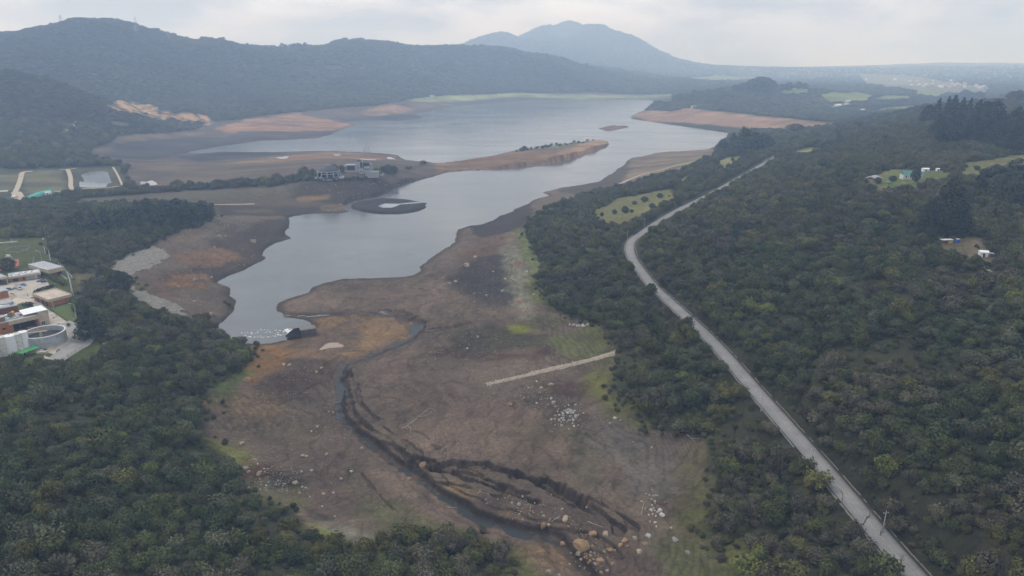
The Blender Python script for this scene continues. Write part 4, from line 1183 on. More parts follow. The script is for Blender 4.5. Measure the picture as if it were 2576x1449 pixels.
# ------------------------------------------------------------------ air
hz = bpy.data.meshes.new('haze'); bm = bmesh.new(); bmesh.ops.create_cube(bm, size=1)
bmesh.ops.scale(bm, vec=(27000, 17000, 800), verts=bm.verts); bmesh.ops.translate(bm, vec=(0, 7600, 394), verts=bm.verts); bm.to_mesh(hz); bm.free()
hm = bpy.data.materials.new('haze'); hm.use_nodes = True; nt = hm.node_tree
for q in list(nt.nodes): nt.nodes.remove(q)
vo = nt.nodes.new('ShaderNodeOutputMaterial'); pv = nt.nodes.new('ShaderNodeVolumePrincipled')
pv.inputs['Color'].default_value = (.70, .95, 1.36, 1); pv.inputs['Density'].default_value = 1.32e-4; pv.inputs['Absorption Color'].default_value = (1, 1, 1, 1); pv.inputs['Anisotropy'].default_value = .2
nt.links.new(pv.outputs[0], vo.inputs['Volume']); hz.materials.append(hm)
tag(link_mesh('haze', hz), kind='stuff')
# ------------------------------------------------------------------ mesh builder for built things
class MB:
    def __init__(s): s.V, s.F = [], []
    def add(s, V, F):
        k = len(s.V); s.V += [tuple(map(float, v)) for v in V]; s.F += [tuple(i + k for i in f) for f in F]; return s
    def box(s, x0, x1, y0, y1, z0, z1, M=None):
        V = [(x0,y0,z0),(x1,y0,z0),(x1,y1,z0),(x0,y1,z0),(x0,y0,z1),(x1,y0,z1),(x1,y1,z1),(x0,y1,z1)]
        if M is not None: V = [tuple(M @ Vector(v)) for v in V]
        return s.add(V, [(0,3,2,1),(4,5,6,7),(0,1,5,4),(1,2,6,5),(2,3,7,6),(3,0,4,7)])
    def prism(s, poly, z0, z1):
        n = len(poly); V = [(x, y, z0) for x, y in poly] + [(x, y, z1) for x, y in poly]
        F = [tuple(range(n - 1, -1, -1)), tuple(range(n, 2 * n))] + [(i, (i + 1) % n, n + (i + 1) % n, n + i) for i in range(n)]
        return s.add(V, F)
    def bar(s, a, b, r, r2=None, n=6):
        a, b = Vector(a), Vector(b); r2 = r if r2 is None else r2; d = (b - a).normalized()
        u = d.cross(Vector((0, 0, 1)) if abs(d.z) < .9 else Vector((1, 0, 0))).normalized(); w = d.cross(u); V = []
        for p, q in ((a, r), (b, r2)):
            for i in range(n):
                t = 6.28319 * i / n; V.append(p + (u * math.cos(t) + w * math.sin(t)) * q)
        return s.add(V, [(i, (i + 1) % n, n + (i + 1) % n, n + i) for i in range(n)] + [tuple(range(n - 1, -1, -1)), tuple(range(n, 2 * n))])
    def ring(s, r0, r1, z0, z1, n=40, cx=0, cy=0):
        V = []
        for r, z in ((r0, z0), (r1, z0), (r1, z1), (r0, z1)):
            for i in range(n):
                t = 6.28319 * i / n; V.append((cx + r * math.cos(t), cy + r * math.sin(t), z))
        F = []
        for k in range(4):
            for i in range(n): F.append((k * n + i, k * n + (i + 1) % n, ((k + 1) % 4) * n + (i + 1) % n, ((k + 1) % 4) * n + i))
        return s.add(V, F)
    def lathe(s, prof, n=32, cx=0, cy=0, cap=True):
        V = []
        for r, z in prof:
            for i in range(n):
                t = 6.28319 * i / n; V.append((cx + r * math.cos(t), cy + r * math.sin(t), z))
        F = [(k * n + i, k * n + (i + 1) % n, (k + 1) * n + (i + 1) % n, (k + 1) * n + i) for k in range(len(prof) - 1) for i in range(n)]
        if cap: F += [tuple(range((len(prof) - 1) * n, len(prof) * n)), tuple(range(n - 1, -1, -1))]
        return s.add(V, F)
    def build(s, name, mat, parent=None, bevel=0, smooth_=False):
        me = bpy.data.meshes.new(name); me.from_pydata(s.V, [], s.F); me.materials.append(mat)
        bm = bmesh.new(); bm.from_mesh(me); bmesh.ops.recalc_face_normals(bm, faces=bm.faces)
        if bevel: bmesh.ops.bevel(bm, geom=bm.edges[:], offset=bevel, segments=1, affect='EDGES')
        bm.to_mesh(me); bm.free()
        if smooth_:
            for p in me.polygons: p.use_smooth = True
        return link_mesh(name, me, parent)
def copy_tree(o, loc, rz, label=None, group=None, scale=None):
    r = o.copy(); COL.objects.link(r); r.location = loc; r.rotation_euler = (0, 0, rz)
    if scale is not None: r.scale = scale
    if label: r['label'] = label
    if group: r['group'] = group
    for ch in [q for q in COL.objects if q.parent is o]:
        c = ch.copy(); COL.objects.link(c); c.parent = r
        for g in [q for q in COL.objects if q.parent is ch]:
            d = g.copy(); COL.objects.link(d); d.parent = c
    return r
def mpp(u, v):
    """metres per survey pixel at a ground point"""
    p = P(u, v); return (p[1] * CP + (CAM_H - p[2]) * SP) / FPX
def quad_frame(fc, rc, lc, z):
    a, b, c = at_z(*fc, z), at_z(*rc, z), at_z(*lc, z)
    d = (b - a)[:2]; L = float(np.hypot(*d)); rz = math.atan2(d[1], d[0]); n_ = np.array([-d[1], d[0]]) / L
    return a, rz, L, abs(float((c - a)[:2] @ n_))
ORD = ['first', 'second', 'third', 'fourth', 'fifth', 'sixth', 'seventh', 'eighth', 'ninth', 'tenth', 'eleventh', 'twelfth', 'thirteenth', 'fourteenth', 'fifteenth', 'sixteenth', 'seventeenth', 'eighteenth', 'nineteenth', 'twentieth']

def brick_mat():
    k = NT_('orange_brick', .9, .15); co = k.coords()
    b = k.n('ShaderNodeTexBrick'); b.inputs['Scale'].default_value = 1.0
    for nm, v in (('Color1', (.36,.125,.05,1)), ('Color2', (.30,.10,.042,1)), ('Mortar', (.33,.20,.13,1))): b.inputs[nm].default_value = v
    b.inputs['Brick Width'].default_value = .5; b.inputs['Row Height'].default_value = .22; b.inputs['Mortar Size'].default_value = .02
    mp = k.n('ShaderNodeMapping'); mp.inputs['Rotation'].default_value = (math.pi / 2, 0, 0); k.l(co, mp.inputs['Vector']); k.l(mp.outputs['Vector'], b.inputs['Vector'])
    f = k.noise(co, .5, 5, .65)
    k.base(k.mul(b.outputs['Color'], k.ramp(f, [(.3, (.74, .74, .76)), (.7, (1.18, 1.16, 1.12))]))); return k.m
M_BRICK = brick_mat()
M_DARKBRICK = plain('red_brick', (.20, .07, .04), .9, .25, 1)
M_BEIGE = plain('beige_concrete', (.46, .38, .28), .88, .16, .7, dirt=(.30, .25, .19))
M_ROOFG = plain('grey_roof_sheet', (.36, .37, .39), .8, .18, .5, dirt=(.22, .22, .23))
M_ROOFP = plain('pink_roof_screed', (.46, .37, .31), .9, .2, .4, dirt=(.56, .49, .43))
M_WHITE = plain('white_paint', (.74, .74, .74), .6, .08, 1)
M_OFFW = plain('off_white_paint', (.60, .58, .53), .75, .16, .8, dirt=(.36, .34, .30))
M_GREENR = plain('green_roof_sheet', (.055, .27, .085), .6, .15, .8)
M_TURQ = plain('turquoise_sheet', (.06, .33, .27), .6, .2, .6)
M_TEALR = plain('teal_roof', (.07, .19, .165), .7, .2, .6)
M_GLASS = plain('dark_glass', (.02, .024, .03), .15, .2, 1, .5)
M_DARK = plain('dark_opening', (.018, .017, .017), .9, .3, 1)
M_CONC = plain('grey_concrete', (.36, .37, .38), .88, .2, .6, dirt=(.22, .22, .21))
M_BLACKC = plain('stained_black_concrete', (.03, .03, .029), .85, .35, .6, dirt=(.06, .055, .05))
M_STEEL = plain('galvanised_steel', (.34, .35, .36), .55, .15, 2, .4)
M_MESHF = plain('wire_mesh', (.28, .28, .27), .7, .2, 2)
M_WOOD = plain('weathered_wood', (.30, .28, .25), .9, .25, 2)
M_YELLOW = plain('ochre_paint', (.50, .27, .045), .7, .2, 1)
M_GGREEN = plain('grey_green_paint', (.14, .17, .13), .7, .2, 1)
M_PAVE = plain('pale_pavement', (.40, .35, .30), .92, .16, .12, dirt=(.24, .215, .19), bump=.02)
M_ASPH = plain('grey_pavement', (.27, .255, .24), .92, .2, .12, dirt=(.16, .15, .145), bump=.02)
M_TANP = plain('tan_plaza', (.48, .41, .33), .92, .14, .12, bump=.02)
M_COURT = plain('red_court', (.30, .10, .075), .9, .2, .3)
M_TYRE = plain('rubber', (.015, .015, .016), .9, .2, 4)
M_BLUE = plain('blue_car_paint', (.03, .17, .42), .35, .08, 1, .5)
M_MAROON = plain('maroon_car_paint', (.08, .012, .014), .35, .08, 1, .5)
M_BLACKP = plain('dark_car_paint', (.02, .019, .018), .35, .08, 1, .5)
M_TARP = plain('grey_tarpaulin', (.24, .225, .215), .85, .15, 1)
M_LAMPG = plain('lamp_glass', (.7, .68, .6), .3, .05, 2, .5)
M_DOME = plain('slate_dome', (.032, .038, .05), .6, .25, .5, dirt=(.05, .055, .065))
M_CVIS = plain('pale_concrete', (.30, .31, .31), .85, .12, .5, dirt=(.23, .24, .24))
M_SAT = plain('light_grey_paint', (.55, .56, .57), .6, .1, 1)
M_TRIM = plain('window_white', (.7, .7, .7), .6, .08, 2)
M_BLUEC = plain('blue_plastic', (.02, .10, .42), .55, .12, 1)
M_STRAW = plain('straw_panel', (.42, .36, .20), .85, .2, 1)
M_CORR = plain('corrugated_roof', (.36, .35, .36), .7, .2, .8, dirt=(.24, .22, .22))
M_SKIN = plain('skin', (.35, .20, .13), .7, .1, 3); M_CLOTH = plain('dark_clothes', (.025, .025, .03), .9, .2, 5); M_CLOTHW = plain('white_shirt', (.6, .6, .6), .9, .1, 5)
Z0 = PLANT_Z

# ---- paved ground of the water works, as sheets a few millimetres to centimetres apart
def pave(name, px, z, mat): return tag(sheet(name, [at_z(u, v, z) for u, v in px], z, mat), kind='structure')
pave('pavement', [(-40,760),(-40,736),(10,714),(40,709),(104,701),(118,704),(126,722),(110,729),(95,733),(86,745),(92,752),(100,764),(118,779),(134,786),(160,804),(178,816),(205,818),(222,840),(230,850),(236,857),(225,868),(200,882),(160,908),(112,902),(110,895),(118,884),(150,868),(168,855),(160,842),(120,845),(95,835),(118,822),(124,814),(114,792),(80,766),(40,762)], Z0 + .10, M_PAVE)
pave('road', [(88,754),(96,755),(112,770),(122,779),(130,785),(118,788),(98,776),(84,762)], Z0 + .14, M_ASPH)
pave('road', [(118,836),(150,815),(175,806),(205,820),(224,846),(232,853),(215,872),(160,906),(120,901),(150,880),(178,858),(166,840)], Z0 + .14, M_ASPH)
pave('forecourt', [(-40,770),(-40,750),(30,748),(60,752),(84,752),(76,762),(40,766),(20,775)], Z0 + .14, M_TANP)
pave('verge', [(36,768),(52,762),(60,766),(58,776),(44,782),(34,778)], Z0 + .18, plain('lawn', (.075, .105, .032), .95, .25, .3, .1))
pave('lawn', [(127,776),(150,769),(181,761),(190,770),(190,788),(198,812),(186,815),(160,798),(140,785)], Z0 + .12, plain('short_lawn', (.085, .115, .038), .95, .25, .3, .1))
pave('court', [(-40,655),(0,660),(48,651),(47,668),(30,676),(-40,690)], Z0 + .12, M_COURT)
pave('path', [(126,864),(150,848),(171,838),(173,842),(152,858),(140,872),(120,885),(117,881)], Z0 + .2, plain('sandy_path', (.46, .36, .23), .9, .15, .3))

# ---- brick pavilion
a, rz, LA, LB = quad_frame((126,772), (181.6,758), (99.6,753), Z0)
t = empty('brick_pavilion', a, rz, 'square orange brick pavilion with beige parapet and pinkish flat roof beside the lawn', 'building')
MB().box(0, LA, 0, LB, -.3, 4.0).build('wall', M_BRICK, t)
f = MB(); o = .5
for q in ((-o, LA + o, -o, -o + .45), (-o, LA + o, LB + o - .45, LB + o)): f.box(*q, 3.5, 5.5)
for q in ((-o, -o + .45, -o + .451, LB + o - .451), (LA + o - .45, LA + o, -o + .451, LB + o - .451)): f.box(*q, 3.5, 5.5)
f.build('parapet', M_BEIGE, t)
rf = MB().box(-o + .46, LA + o - .46, -o + .46, LB + o - .46, 4.1, 4.9).build('roof', M_ROOFP, t)
s_ = MB()
for k in range(1, 4): s_.box(-o + .6, LA + o - .6, LB * k / 4 - .1, LB * k / 4 + .1, 4.904, 5.0)
s_.box(LA * .5 - .1, LA * .5 + .1, .3, LB - .3, 5.004, 5.06); s_.build('roof_rib', M_BEIGE, rf)
for k, (y0_, y1_) in enumerate(((LB * .12, LB * .22), (LB * .36, LB * .52), (LB * .66, LB * .78))):
    d_ = MB().box(-.06, .05, y0_, y1_, 0, 3.2).build('doorway', M_DARK, t)
for k in range(5): MB().box(-.32, -.002, LB * (.06 + .2 * k), LB * (.06 + .2 * k) + .5, 0, 3.5).build('pier', M_DARKBRICK, t)

# ---- workshop block, long wing, carport
a, rz, LA, LB = quad_frame((126,698), (160,690), (89,681), Z0)
t = empty('workshop_building', a, rz, 'tall flat grey roofed block above the parked vehicles, pale upper walls', 'building')
MB().box(0, LA - 1, 0, LB, -.3, 3.4).build('lower_wall', M_DARKBRICK, t)
MB().box(-.6, LA + .8, -.8, LB + .3, 3.2, 6.3).build('upper_wall', M_BEIGE, t)
MB().box(-.4, LA + .6, -.6, LB + .1, 6.304, 6.5).build('roof', M_ROOFG, t)
MB().box(-.6, -.3, -.8, LB + .3, 6.31, 6.7).build('roof_edge', M_WHITE, t)
MB().box(LA * .62, LA - .9, -.06, .05, .2, 3.0).build('window', M_GLASS, t)
a, rz, LA, LB = quad_frame((26,711), (104,699.8), (19,702.5), Z0)
LB = max(LB, 12)
t = empty('long_wing', a, rz, 'long low wing with pale roof, skylight panels and brick front behind the car park', 'building')
MB().box(0, LA, .8, LB, -.3, 3.4).build('wall', M_BRICK, t)
MB().box(-.5, LA + .3, -.5, LB + .3, 3.3, 4.5).build('roof', M_ROOFG, t)
MB().box(-.55, LA + .35, -.75, -.505, 3.1, 4.7).build('fascia', M_BEIGE, t)
for k, (q0, q1) in enumerate(((.10, .26), (.42, .47))): MB().box(LA * q0, LA * q1, .7, .85, .1, 2.8).build('window', M_GLASS, t)
MB().box(LA * .52, LA * .80, .68, .85, .05, 2.9).build('shutter', M_CONC, t); MB().box(LA * .81, LA * .88, .66, .86, .05, 3.0).build('door', M_SAT, t)
sk = random.Random(4)
for k in range(12):
    q = LA * (.05 + .075 * k); yy = LB * sk.uniform(.08, .7)
    MB().box(q, q + sk.uniform(1.2, 2.4), yy, yy + sk.uniform(.9, 1.8), 4.51, 4.62).build('skylight', M_WHITE if k % 3 else M_GLASS, t)
for k in range(4): MB().box(LA * .74 + k * .4, LA * .97, LB * (.30 + .16 * k), LB * (.30 + .16 * k) + .9, 4.51, 4.72).build('roof_panel', M_WHITE, t)
a, rz, LA, LB = quad_frame((-50,728), (21,713), (-50,715), Z0)
LB = 13
t = empty('carport', a, rz, 'open fronted carport with pale flat roof and grey pillars at the left edge', 'carport')
MB().box(-.4, LA + .4, -.6, LB, 4.2, 5.4).build('roof', M_BEIGE, t); MB().box(0, LA, 0, LB - .4, 5.404, 5.6).build('roof_sheet', M_ROOFG, t)
MB().box(0, LA, LB - .5, LB - .1, -.2, 4.2).build('back_wall', M_DARKBRICK, t)
for k in range(4): MB().box(LA - .7 - k * 5.2, LA - .1 - k * 5.2, -.2, .4, -.2, 4.2).build('pillar', M_CONC, t)

# ---- brick block at the edge
a, rz, LA, LB = quad_frame((-34,761), (23,748), (-34,742), Z0)
LB = 15
t = empty('brick_block', a, rz, 'orange brick block with grey sheet roof, cut by the left edge, facing the car park', 'building')
MB().box(0, LA, 0, LB, -.3, 5.2).build('wall', M_BRICK, t); MB().box(-.3, LA + .3, -.3, LB + .3, 5.2, 5.6).build('roof', M_ROOFG, t)
MB().box(LA - .6, LA + .35, -.34, .2, 5.22, 5.7).build('roof_edge', M_SAT, t)
tag(kerb('low_wall', np.array([[*at_z(u, v, Z0)[:2], Z0] for u, v in [(-20,766),(10,762),(24,757),(34,750),(40,746),(36,741),(26,739)]]), .5, .8, M_BEIGE, 0, 6), 'low beige wall curving round a planting bed by the brick block', 'wall')

# ---- main treatment building
a, rz, LA, LB = quad_frame((-30,852), (100.5,821.5), (-30,830), Z0)
LB = 15
t = empty('main_building', a, rz, 'large brick works building with cluttered roof deck and dark loading bay', 'building')
x1 = LA; xo = LA * .50
MB().box(0, xo, 0, LB, -.3, 7.4).build('wall', M_BRICK, t)
MB().box(xo, x1, 5.0, LB, -.3, 7.4).build('back_wall', M_DARKBRICK, t)
MB().box(x1 - 1.0, x1, 0, 4.99, -.3, 7.4).build('side_pier', M_BRICK, t)
rf = MB().box(.2, x1 - .2, .2, LB, 7.404, 7.9).build('roof', M_ROOFG, t)
MB().box(xo - 2, x1 + .3, -.45, .15, 5.4, 7.95).build('fascia', M_BEIGE, t)
MB().box(LA * .29, LA * .36, -.05, .1, 3.2, 4.4).build('window', M_DARK, t)
MB().box(xo + .4, x1 - 1.4, 4.8, 4.99, 0, 5.0).build('loading_bay', M_DARK, t)
MB().box(xo + 3.6, xo + 3.9, 1, 1.3, 0, 5.38).build('column', M_DARKBRICK, t)
tw = MB().box(x1 + .35, x1 + 6.2, .6, 9, -.3, 9.2).build('end_tower', M_BEIGE, t)
w_ = MB().box(x1 + 1.2, x1 + 3.6, .5, .62, .6, 3.0).build('window', M_TRIM, t)
pn = MB()
for k in range(2):
    for j in range(2): pn.box(x1 + 1.32 + k * 1.15, x1 + 2.35 + k * 1.15, .44, .52, .75 + j * 1.1, 1.72 + j * 1.1)
pn.build('pane', M_GLASS, w_)
rp = MB(); rp.add([(x1 - 7, 2.2, 8.9), (x1 + 6.0, .2, 9.6), (x1 + 5.6, 11, 10.2), (x1 - 6.6, 12.4, 9.5), (x1 - 7, 2.2, 9.2), (x1 + 6.0, .2, 9.9), (x1 + 5.6, 11, 10.5), (x1 - 6.6, 12.4, 9.8)], [(0,3,2,1),(4,5,6,7),(0,1,5,4),(1,2,6,5),(2,3,7,6),(3,0,4,7)])
rp.build('white_canopy', M_WHITE, t)
for q in ((x1 - 6.2, 3), (x1 - 6, 11.4), (x1 - .8, 3)): MB().box(q[0], q[0] + .3, q[1], q[1] + .3, 7.9, 9.2).build('canopy_post', M_STEEL, t)
pb = MB().box(LA * .22, LA * .40, 2, 7, 7.9, 10.6).build('penthouse', M_BRICK, t); MB().box(LA * .22 - .2, LA * .40 + .2, 1.8, 7.2, 10.6, 10.85).build('penthouse_roof', M_ROOFG, t)
MB().box(LA * .31, LA * .38, 1.93, 2.05, 8.4, 10.1).build('penthouse_window', M_GGREEN, t)
for k, (qx, qy, w1, h1, mt) in enumerate(((.50, 7, 1.4, 2.6, M_GGREEN), (.535, 7.4, 1.3, 3.0, M_GGREEN), (.57, 9, 2.2, 2.4, M_YELLOW), (.46, 10, 2.6, 1.2, M_SAT), (.62, 4, 2.0, .8, M_STEEL), (.68, 6, 3.0, .5, M_DARKBRICK), (.57, 3, 3, .4, M_STEEL), (.44, 4.6, 1.6, .7, M_SAT))):
    MB().box(LA * qx, LA * qx + w1, qy, qy + w1 * .9, 7.91, 7.9 + h1).build('roof_unit', mt, t)
pp = MB()
for k in range(9): pp.bar((LA * .45 + k * 1.3, 2 + (k % 3) * 2.2, 8.15), (LA * .45 + k * 1.3 + 3.4, 2.8 + (k % 3) * 2.4, 8.2), .13)
pp.build('pipework', M_WOOD, t)
ds = MB().lathe([(.05, 0), (.7, .12), (1.1, .45), (1.14, .45), (.72, .05), (.05, -.08)], 16).build('satellite_dish', M_WHITE, t); ds.location = (LA * .62, 11, 9.6); ds.rotation_euler = (1.2, 0, .6)
# rear hall of the works, seen over its roof
a, rz, LA, LB = quad_frame((-40,806), (48,788), (-40,796), Z0)
t = empty('rear_hall', a, rz, 'low grey roofed hall with brick walls behind the cluttered works roof', 'building')
MB().box(0, LA, 0, 12, -.3, 5.4).build('wall', M_DARKBRICK, t); MB().box(-.3, LA + .3, -.3, 12.3, 5.4, 5.9).build('roof', M_ROOFG, t)
MB().box(LA * .3, LA * .8, 2, 6, 5.904, 6.6).build('roof_panel', M_WHITE, t); MB().lathe([(4.2, 5.92), (4.2, 7.4), (3.8, 7.7)], 24, LA - 5, 7).build('round_tank', M_CONC, t)
# ---- silos
def silo(p, r, h, mat, label):
    t = empty('silo', p, 0, label, 'silo', 'storage silos beside the round tank')
    b = MB(); prof = []
    k = 0
    while k * .6 < h:
        prof += [(r, k * .6), (r + .07, k * .6 + .3)]; k += 1
    prof += [(r, h), (r * .55, h + .5), (.3, h + .75)]
    b.lathe(prof, 28); b.build('shell', mat, t, 0, True)
    MB().bar((0, 0, h + .6), (0, 0, h + 1.1), .45, .45, 10).build('hatch', M_STEEL, t)
    l = MB(); a_ = -2.0
    c, s = math.cos(a_), math.sin(a_)
    for o in (-.25, .25): l.bar((c * (r + .2) - s * o, s * (r + .2) + c * o, .5), (c * (r + .2) - s * o, s * (r + .2) + c * o, h + .4), .05)
    for q in range(int(h)): l.bar((c * (r + .2) + s * .25, s * (r + .2) - c * .25, .8 + q), (c * (r + .2) - s * .25, s * (r + .2) + c * .25, .8 + q), .035)
    l.build('ladder', M_STEEL, t)
    return t
for u, v, r, m_, lb in ((-4,896,2.7,M_WHITE,'white ribbed silo cut by the left edge'), (14,894,2.5,M_OFFW,'dirty beige silo, second from the left edge'), (33,891,2.9,M_WHITE,'widest white ribbed silo in the middle of the row'), (51,886,2.5,M_OFFW,'beige silo between the two right white silos'), (66,881,2.4,M_WHITE,'white silo at the right end, nearest the round tank')):
    silo(at_z(u, v, Z0), r, 11.5, m_, lb)
# ---- round open tank
p = at_z(115.5, 862, Z0); t = empty('round_tank', p, .35, 'round open grey concrete tank with a walkway across it', 'tank')
MB().ring(10.7, 11.4, -.3, 7.0, 64).build('wall', M_CONC, t, 0, False)
MB().ring(10.6, 11.5, 7.004, 7.25, 64).build('rim', M_SAT, t)
MB().lathe([(.1, 3.9), (10.69, 3.9)], 48, cap=False).build('water', M_BLACKC, t)
wk = MB(); wk.box(-11, 2, -.9, .9, 7.26, 7.5); wk.build('walkway', M_WOOD, t)
rl = MB()
for sgn in (-.85, .85):
    rl.bar((-11, sgn, 8.4), (2, sgn, 8.4), .07)
    for k in range(8): rl.bar((-11 + k * 1.85, sgn, 7.5), (-11 + k * 1.85, sgn, 8.4), .06)
rl.build('handrail', M_YELLOW, t)
MB().box(-2.2, -.6, -1.2, -.95, 4.2, 7.2).build('scraper', M_STRAW, t)
st = MB()
for k in range(12): st.box(-11.9 - .1, -11.45, -3.2 + k * .28, -3.0 + k * .28, 0, .6 + k * .55)
st.build('stair', M_STEEL, t)
# ---- green lean-to roof, small cubicle, concrete blocks
q = [at_z(u, v, Z0 + h) for u, v, h in ((29,889.4,3.2),(46,893,3.0),(99.6,874.4,3.0),(86.4,869,3.4))]
c0 = sum(q) / 4; t = empty('green_canopy', (c0[0], c0[1], Z0), 0, 'long bright green sheet canopy in front of the silos', 'canopy')
m_ = MB(); V = [tuple(p - np.array([c0[0], c0[1], Z0])) for p in q]; m_.add(V + [(x, y, z + .15) for x, y, z in V], [(0,1,2,3),(7,6,5,4),(0,1,5,4),(1,2,6,5),(2,3,7,6),(3,0,4,7)]); m_.build('roof', M_GREENR, t)
for x, y, z in V: MB().box(x * .95 - .12, x * .95 + .12, y * .95 - .12, y * .95 + .12, -.2, z).build('post', M_STEEL, t)
def hut(name, p, rz, w, d, h, wall, roof, label, cat, rise=.0, door=True):
    t = empty(name, p, rz, label, cat)
    MB().box(-w/2, w/2, -d/2, d/2, -.4, h).build('wall', wall, t)
    if rise:
        m = MB(); o = .35
        m.add([(-w/2-o, -d/2-o, h), (w/2+o, -d/2-o, h), (w/2+o, d/2+o, h), (-w/2-o, d/2+o, h), (-w/2-o, 0, h+rise), (w/2+o, 0, h+rise)], [(0,1,5,4),(2,3,4,5),(0,4,3),(1,2,5),(0,3,2,1)]); m.build('roof', roof, t)
    else: MB().box(-w/2-.3, w/2+.3, -d/2-.3, d/2+.3, h+.004, h+.25).build('roof', roof, t)
    if door: MB().box(-.5, .5, -d/2-.05, -d/2+.05, 0, 2.0).build('door', M_DARK, t)
    return t
hut('cubicle', at_z(64,889,Z0), .3, 3.2, 2.4, 2.2, M_WHITE, M_WHITE, 'small white cubicle at the end of the green canopy', 'cubicle')
for u, v, l_, lb in ((92,887,7,'long pale concrete block beside the green canopy'), (107,889,5.5,'short pale concrete block near the bottom fence')):
    p = at_z(u, v, Z0); t = empty('concrete_block', p, .38, lb, 'block'); MB().box(-l_/2, l_/2, -.7, .7, -.2, 1.2).build('body', M_BEIGE, t, .12); MB().box(-l_/2+.3, l_/2-.3, -.5, .5, 1.204, 1.32).build('cap', M_OFFW, t)
p = at_z(78, 828, Z0); t = empty('scrap_bin', p, .3, 'rust brown skip standing outside the loading bay', 'skip'); MB().add([(-1.6,-.9,0),(1.6,-.9,0),(1.6,.9,0),(-1.6,.9,0),(-2.3,-1.1,1.4),(2.3,-1.1,1.4),(2.3,1.1,1.4),(-2.3,1.1,1.4)], [(0,3,2,1),(0,1,5,4),(1,2,6,5),(2,3,7,6),(3,0,4,7)]).build('body', M_DARKBRICK, t); MB().box(-2.2,2.2,-1,1,.9,1.0).build('load', M_WOOD, t)
# ---- fences, poles, lamps
def fence(name, px, z, h, label, post=.12, step=3.0, mat=M_MESHF, panel=True, pm=M_CONC):
    L = np.array([at_z(u, v, z) for u, v in px]); c = L[0]; t = empty(name, c, 0, label, 'fence')
    D_ = dense(L, step); po = MB(); pa = MB()
    for a_, b_ in zip(D_[:-1], D_[1:]):
        A_, B_ = a_ - c, b_ - c
        if panel:
            for k in range(5):
                zz = h * (.15 + .2 * k); pa.bar((A_[0], A_[1], zz), (B_[0], B_[1], zz), .035, n=4)
            for k in range(5):
                x_, y_ = A_[0] + (B_[0] - A_[0]) * (k + .5) / 5, A_[1] + (B_[1] - A_[1]) * (k + .5) / 5; pa.bar((x_, y_, .1), (x_, y_, h), .03, n=4)
        else:
            for zz in (h * .5, h * .97): pa.bar((A_[0], A_[1], zz), (B_[0], B_[1], zz), .05, n=4)
    pa.build('mesh_panel' if panel else 'rail', mat, t)
    for q in D_: MB().bar((q[0]-c[0], q[1]-c[1], -.3), (q[0]-c[0], q[1]-c[1], h + .2), post).build('post', pm, t)
    return t
fence('boundary_fence', [(158,909),(172,901),(200,884),(222,868),(236,857),(246,846)], Z0, 2.6, 'grey mesh fence along the bottom corner of the works yard', .13, 3.2)
fence('boundary_fence', [(192,788),(188,765),(183,735),(178,712),(170,692),(160,676),(148,668)], Z0, 3.0, 'tall mesh fence with white posts between works and woods', .12, 6, M_MESHF, True, M_WHITE)
fence('garden_fence', [(10,632),(20,636),(45,637),(66,631),(76,624),(74,620),(50,621),(28,624),(10,632)], Z0, 1.6, 'low netting fence round the kitchen garden on the lawn', .07, 3.2)
fence('court_fence', [(82,676),(84,662),(87,652)], Z0, 2.6, 'grey fence at the right side of the red court', .1, 3, M_MESHF)
fence('rail_fence', [(150,690),(168,704),(182,700),(176,692)], Z0, 1.4, 'white rail pen beside the clipped hedge', .07, 3, M_WHITE, False, M_WHITE)
tag(kerb('low_wall', np.array([[*at_z(u, v, Z0)[:2], Z0] for u, v in [(-20,613),(0,612),(20,611.5),(44,609)]]), .8, 1.0, M_OFFW, 0, 8), 'low pale wall along the far edge of the lawn', 'wall')
tag(kerb('low_wall', np.array([[*at_z(u, v, Z0)[:2], Z0] for u, v in [(106,603),(112,602)]]), .9, 1.1, M_OFFW, 0, 9), 'short pale wall at the upper right corner of the lawn', 'wall')
def street_lamp(p, h, rz, label):
    t = empty('street_lamp', p, rz, label, 'street lamp', 'street lamps of the water works')
    MB().bar((0, 0, -.3), (0, 0, h), .16, .09, 8).build('pole', M_SAT, t)
    m = MB(); pts = [(0, 0, h), (-.25, 0, h + .7), (-.9, 0, h + 1.1), (-2.2, 0, h + 1.2)]
    for a_, b_ in zip(pts[:-1], pts[1:]): m.bar(a_, b_, .08)
    m.build('arm', M_SAT, t); MB().box(-3.1, -2.1, -.2, .2, h + 1.08, h + 1.3).build('lamp_head', M_LAMPG, t, .05)
street_lamp(at_z(191.7,798,Z0), 8.5, .1, 'curved street lamp at the lawn corner beside the big conifer')
street_lamp(at_z(105,657,Z0), 8.0, .2, 'curved street lamp on the lawn behind the long wing')
def mast(name, p, h, label, mat=M_SAT, r=.16, arm=0):
    t = empty(name, p, 0, label, 'pole'); MB().bar((0,0,-.4), (0,0,h), r, r*.6, 8).build('shaft', mat, t)
    MB().bar((0,0,h), (0,0,h+.35), r*.9, r*.2, 8).build('cap', M_STEEL, t)
    if arm: MB().bar((-arm,0,h-.5), (arm,0,h-.5), .08).build('crossarm', M_WOOD, t)
    return t
mast('light_pole', at_z(135,776.6,Z0), 8.6, 'thin pale pole in front of the brick pavilion')
mast('light_pole', at_z(93.4,750,Z0), 8.2, 'thin pale pole beside the low hedge at the car park')
mast('light_pole', at_z(127,655,Z0), 8.6, 'thick white pole behind the tall workshop block', M_WHITE, .3)
mast('light_pole', at_z(114,638,Z0), 6.5, 'white pole at the right edge of the lawn', M_WHITE, .26)
mast('light_pole', at_z(180.5,734,Z0), 15, 'very tall white pole above the brick pavilion', M_WHITE, .24)
mast('light_pole', at_z(30,611,Z0), 4.5, 'short post with white head at the far lawn edge', M_WHITE, .14)
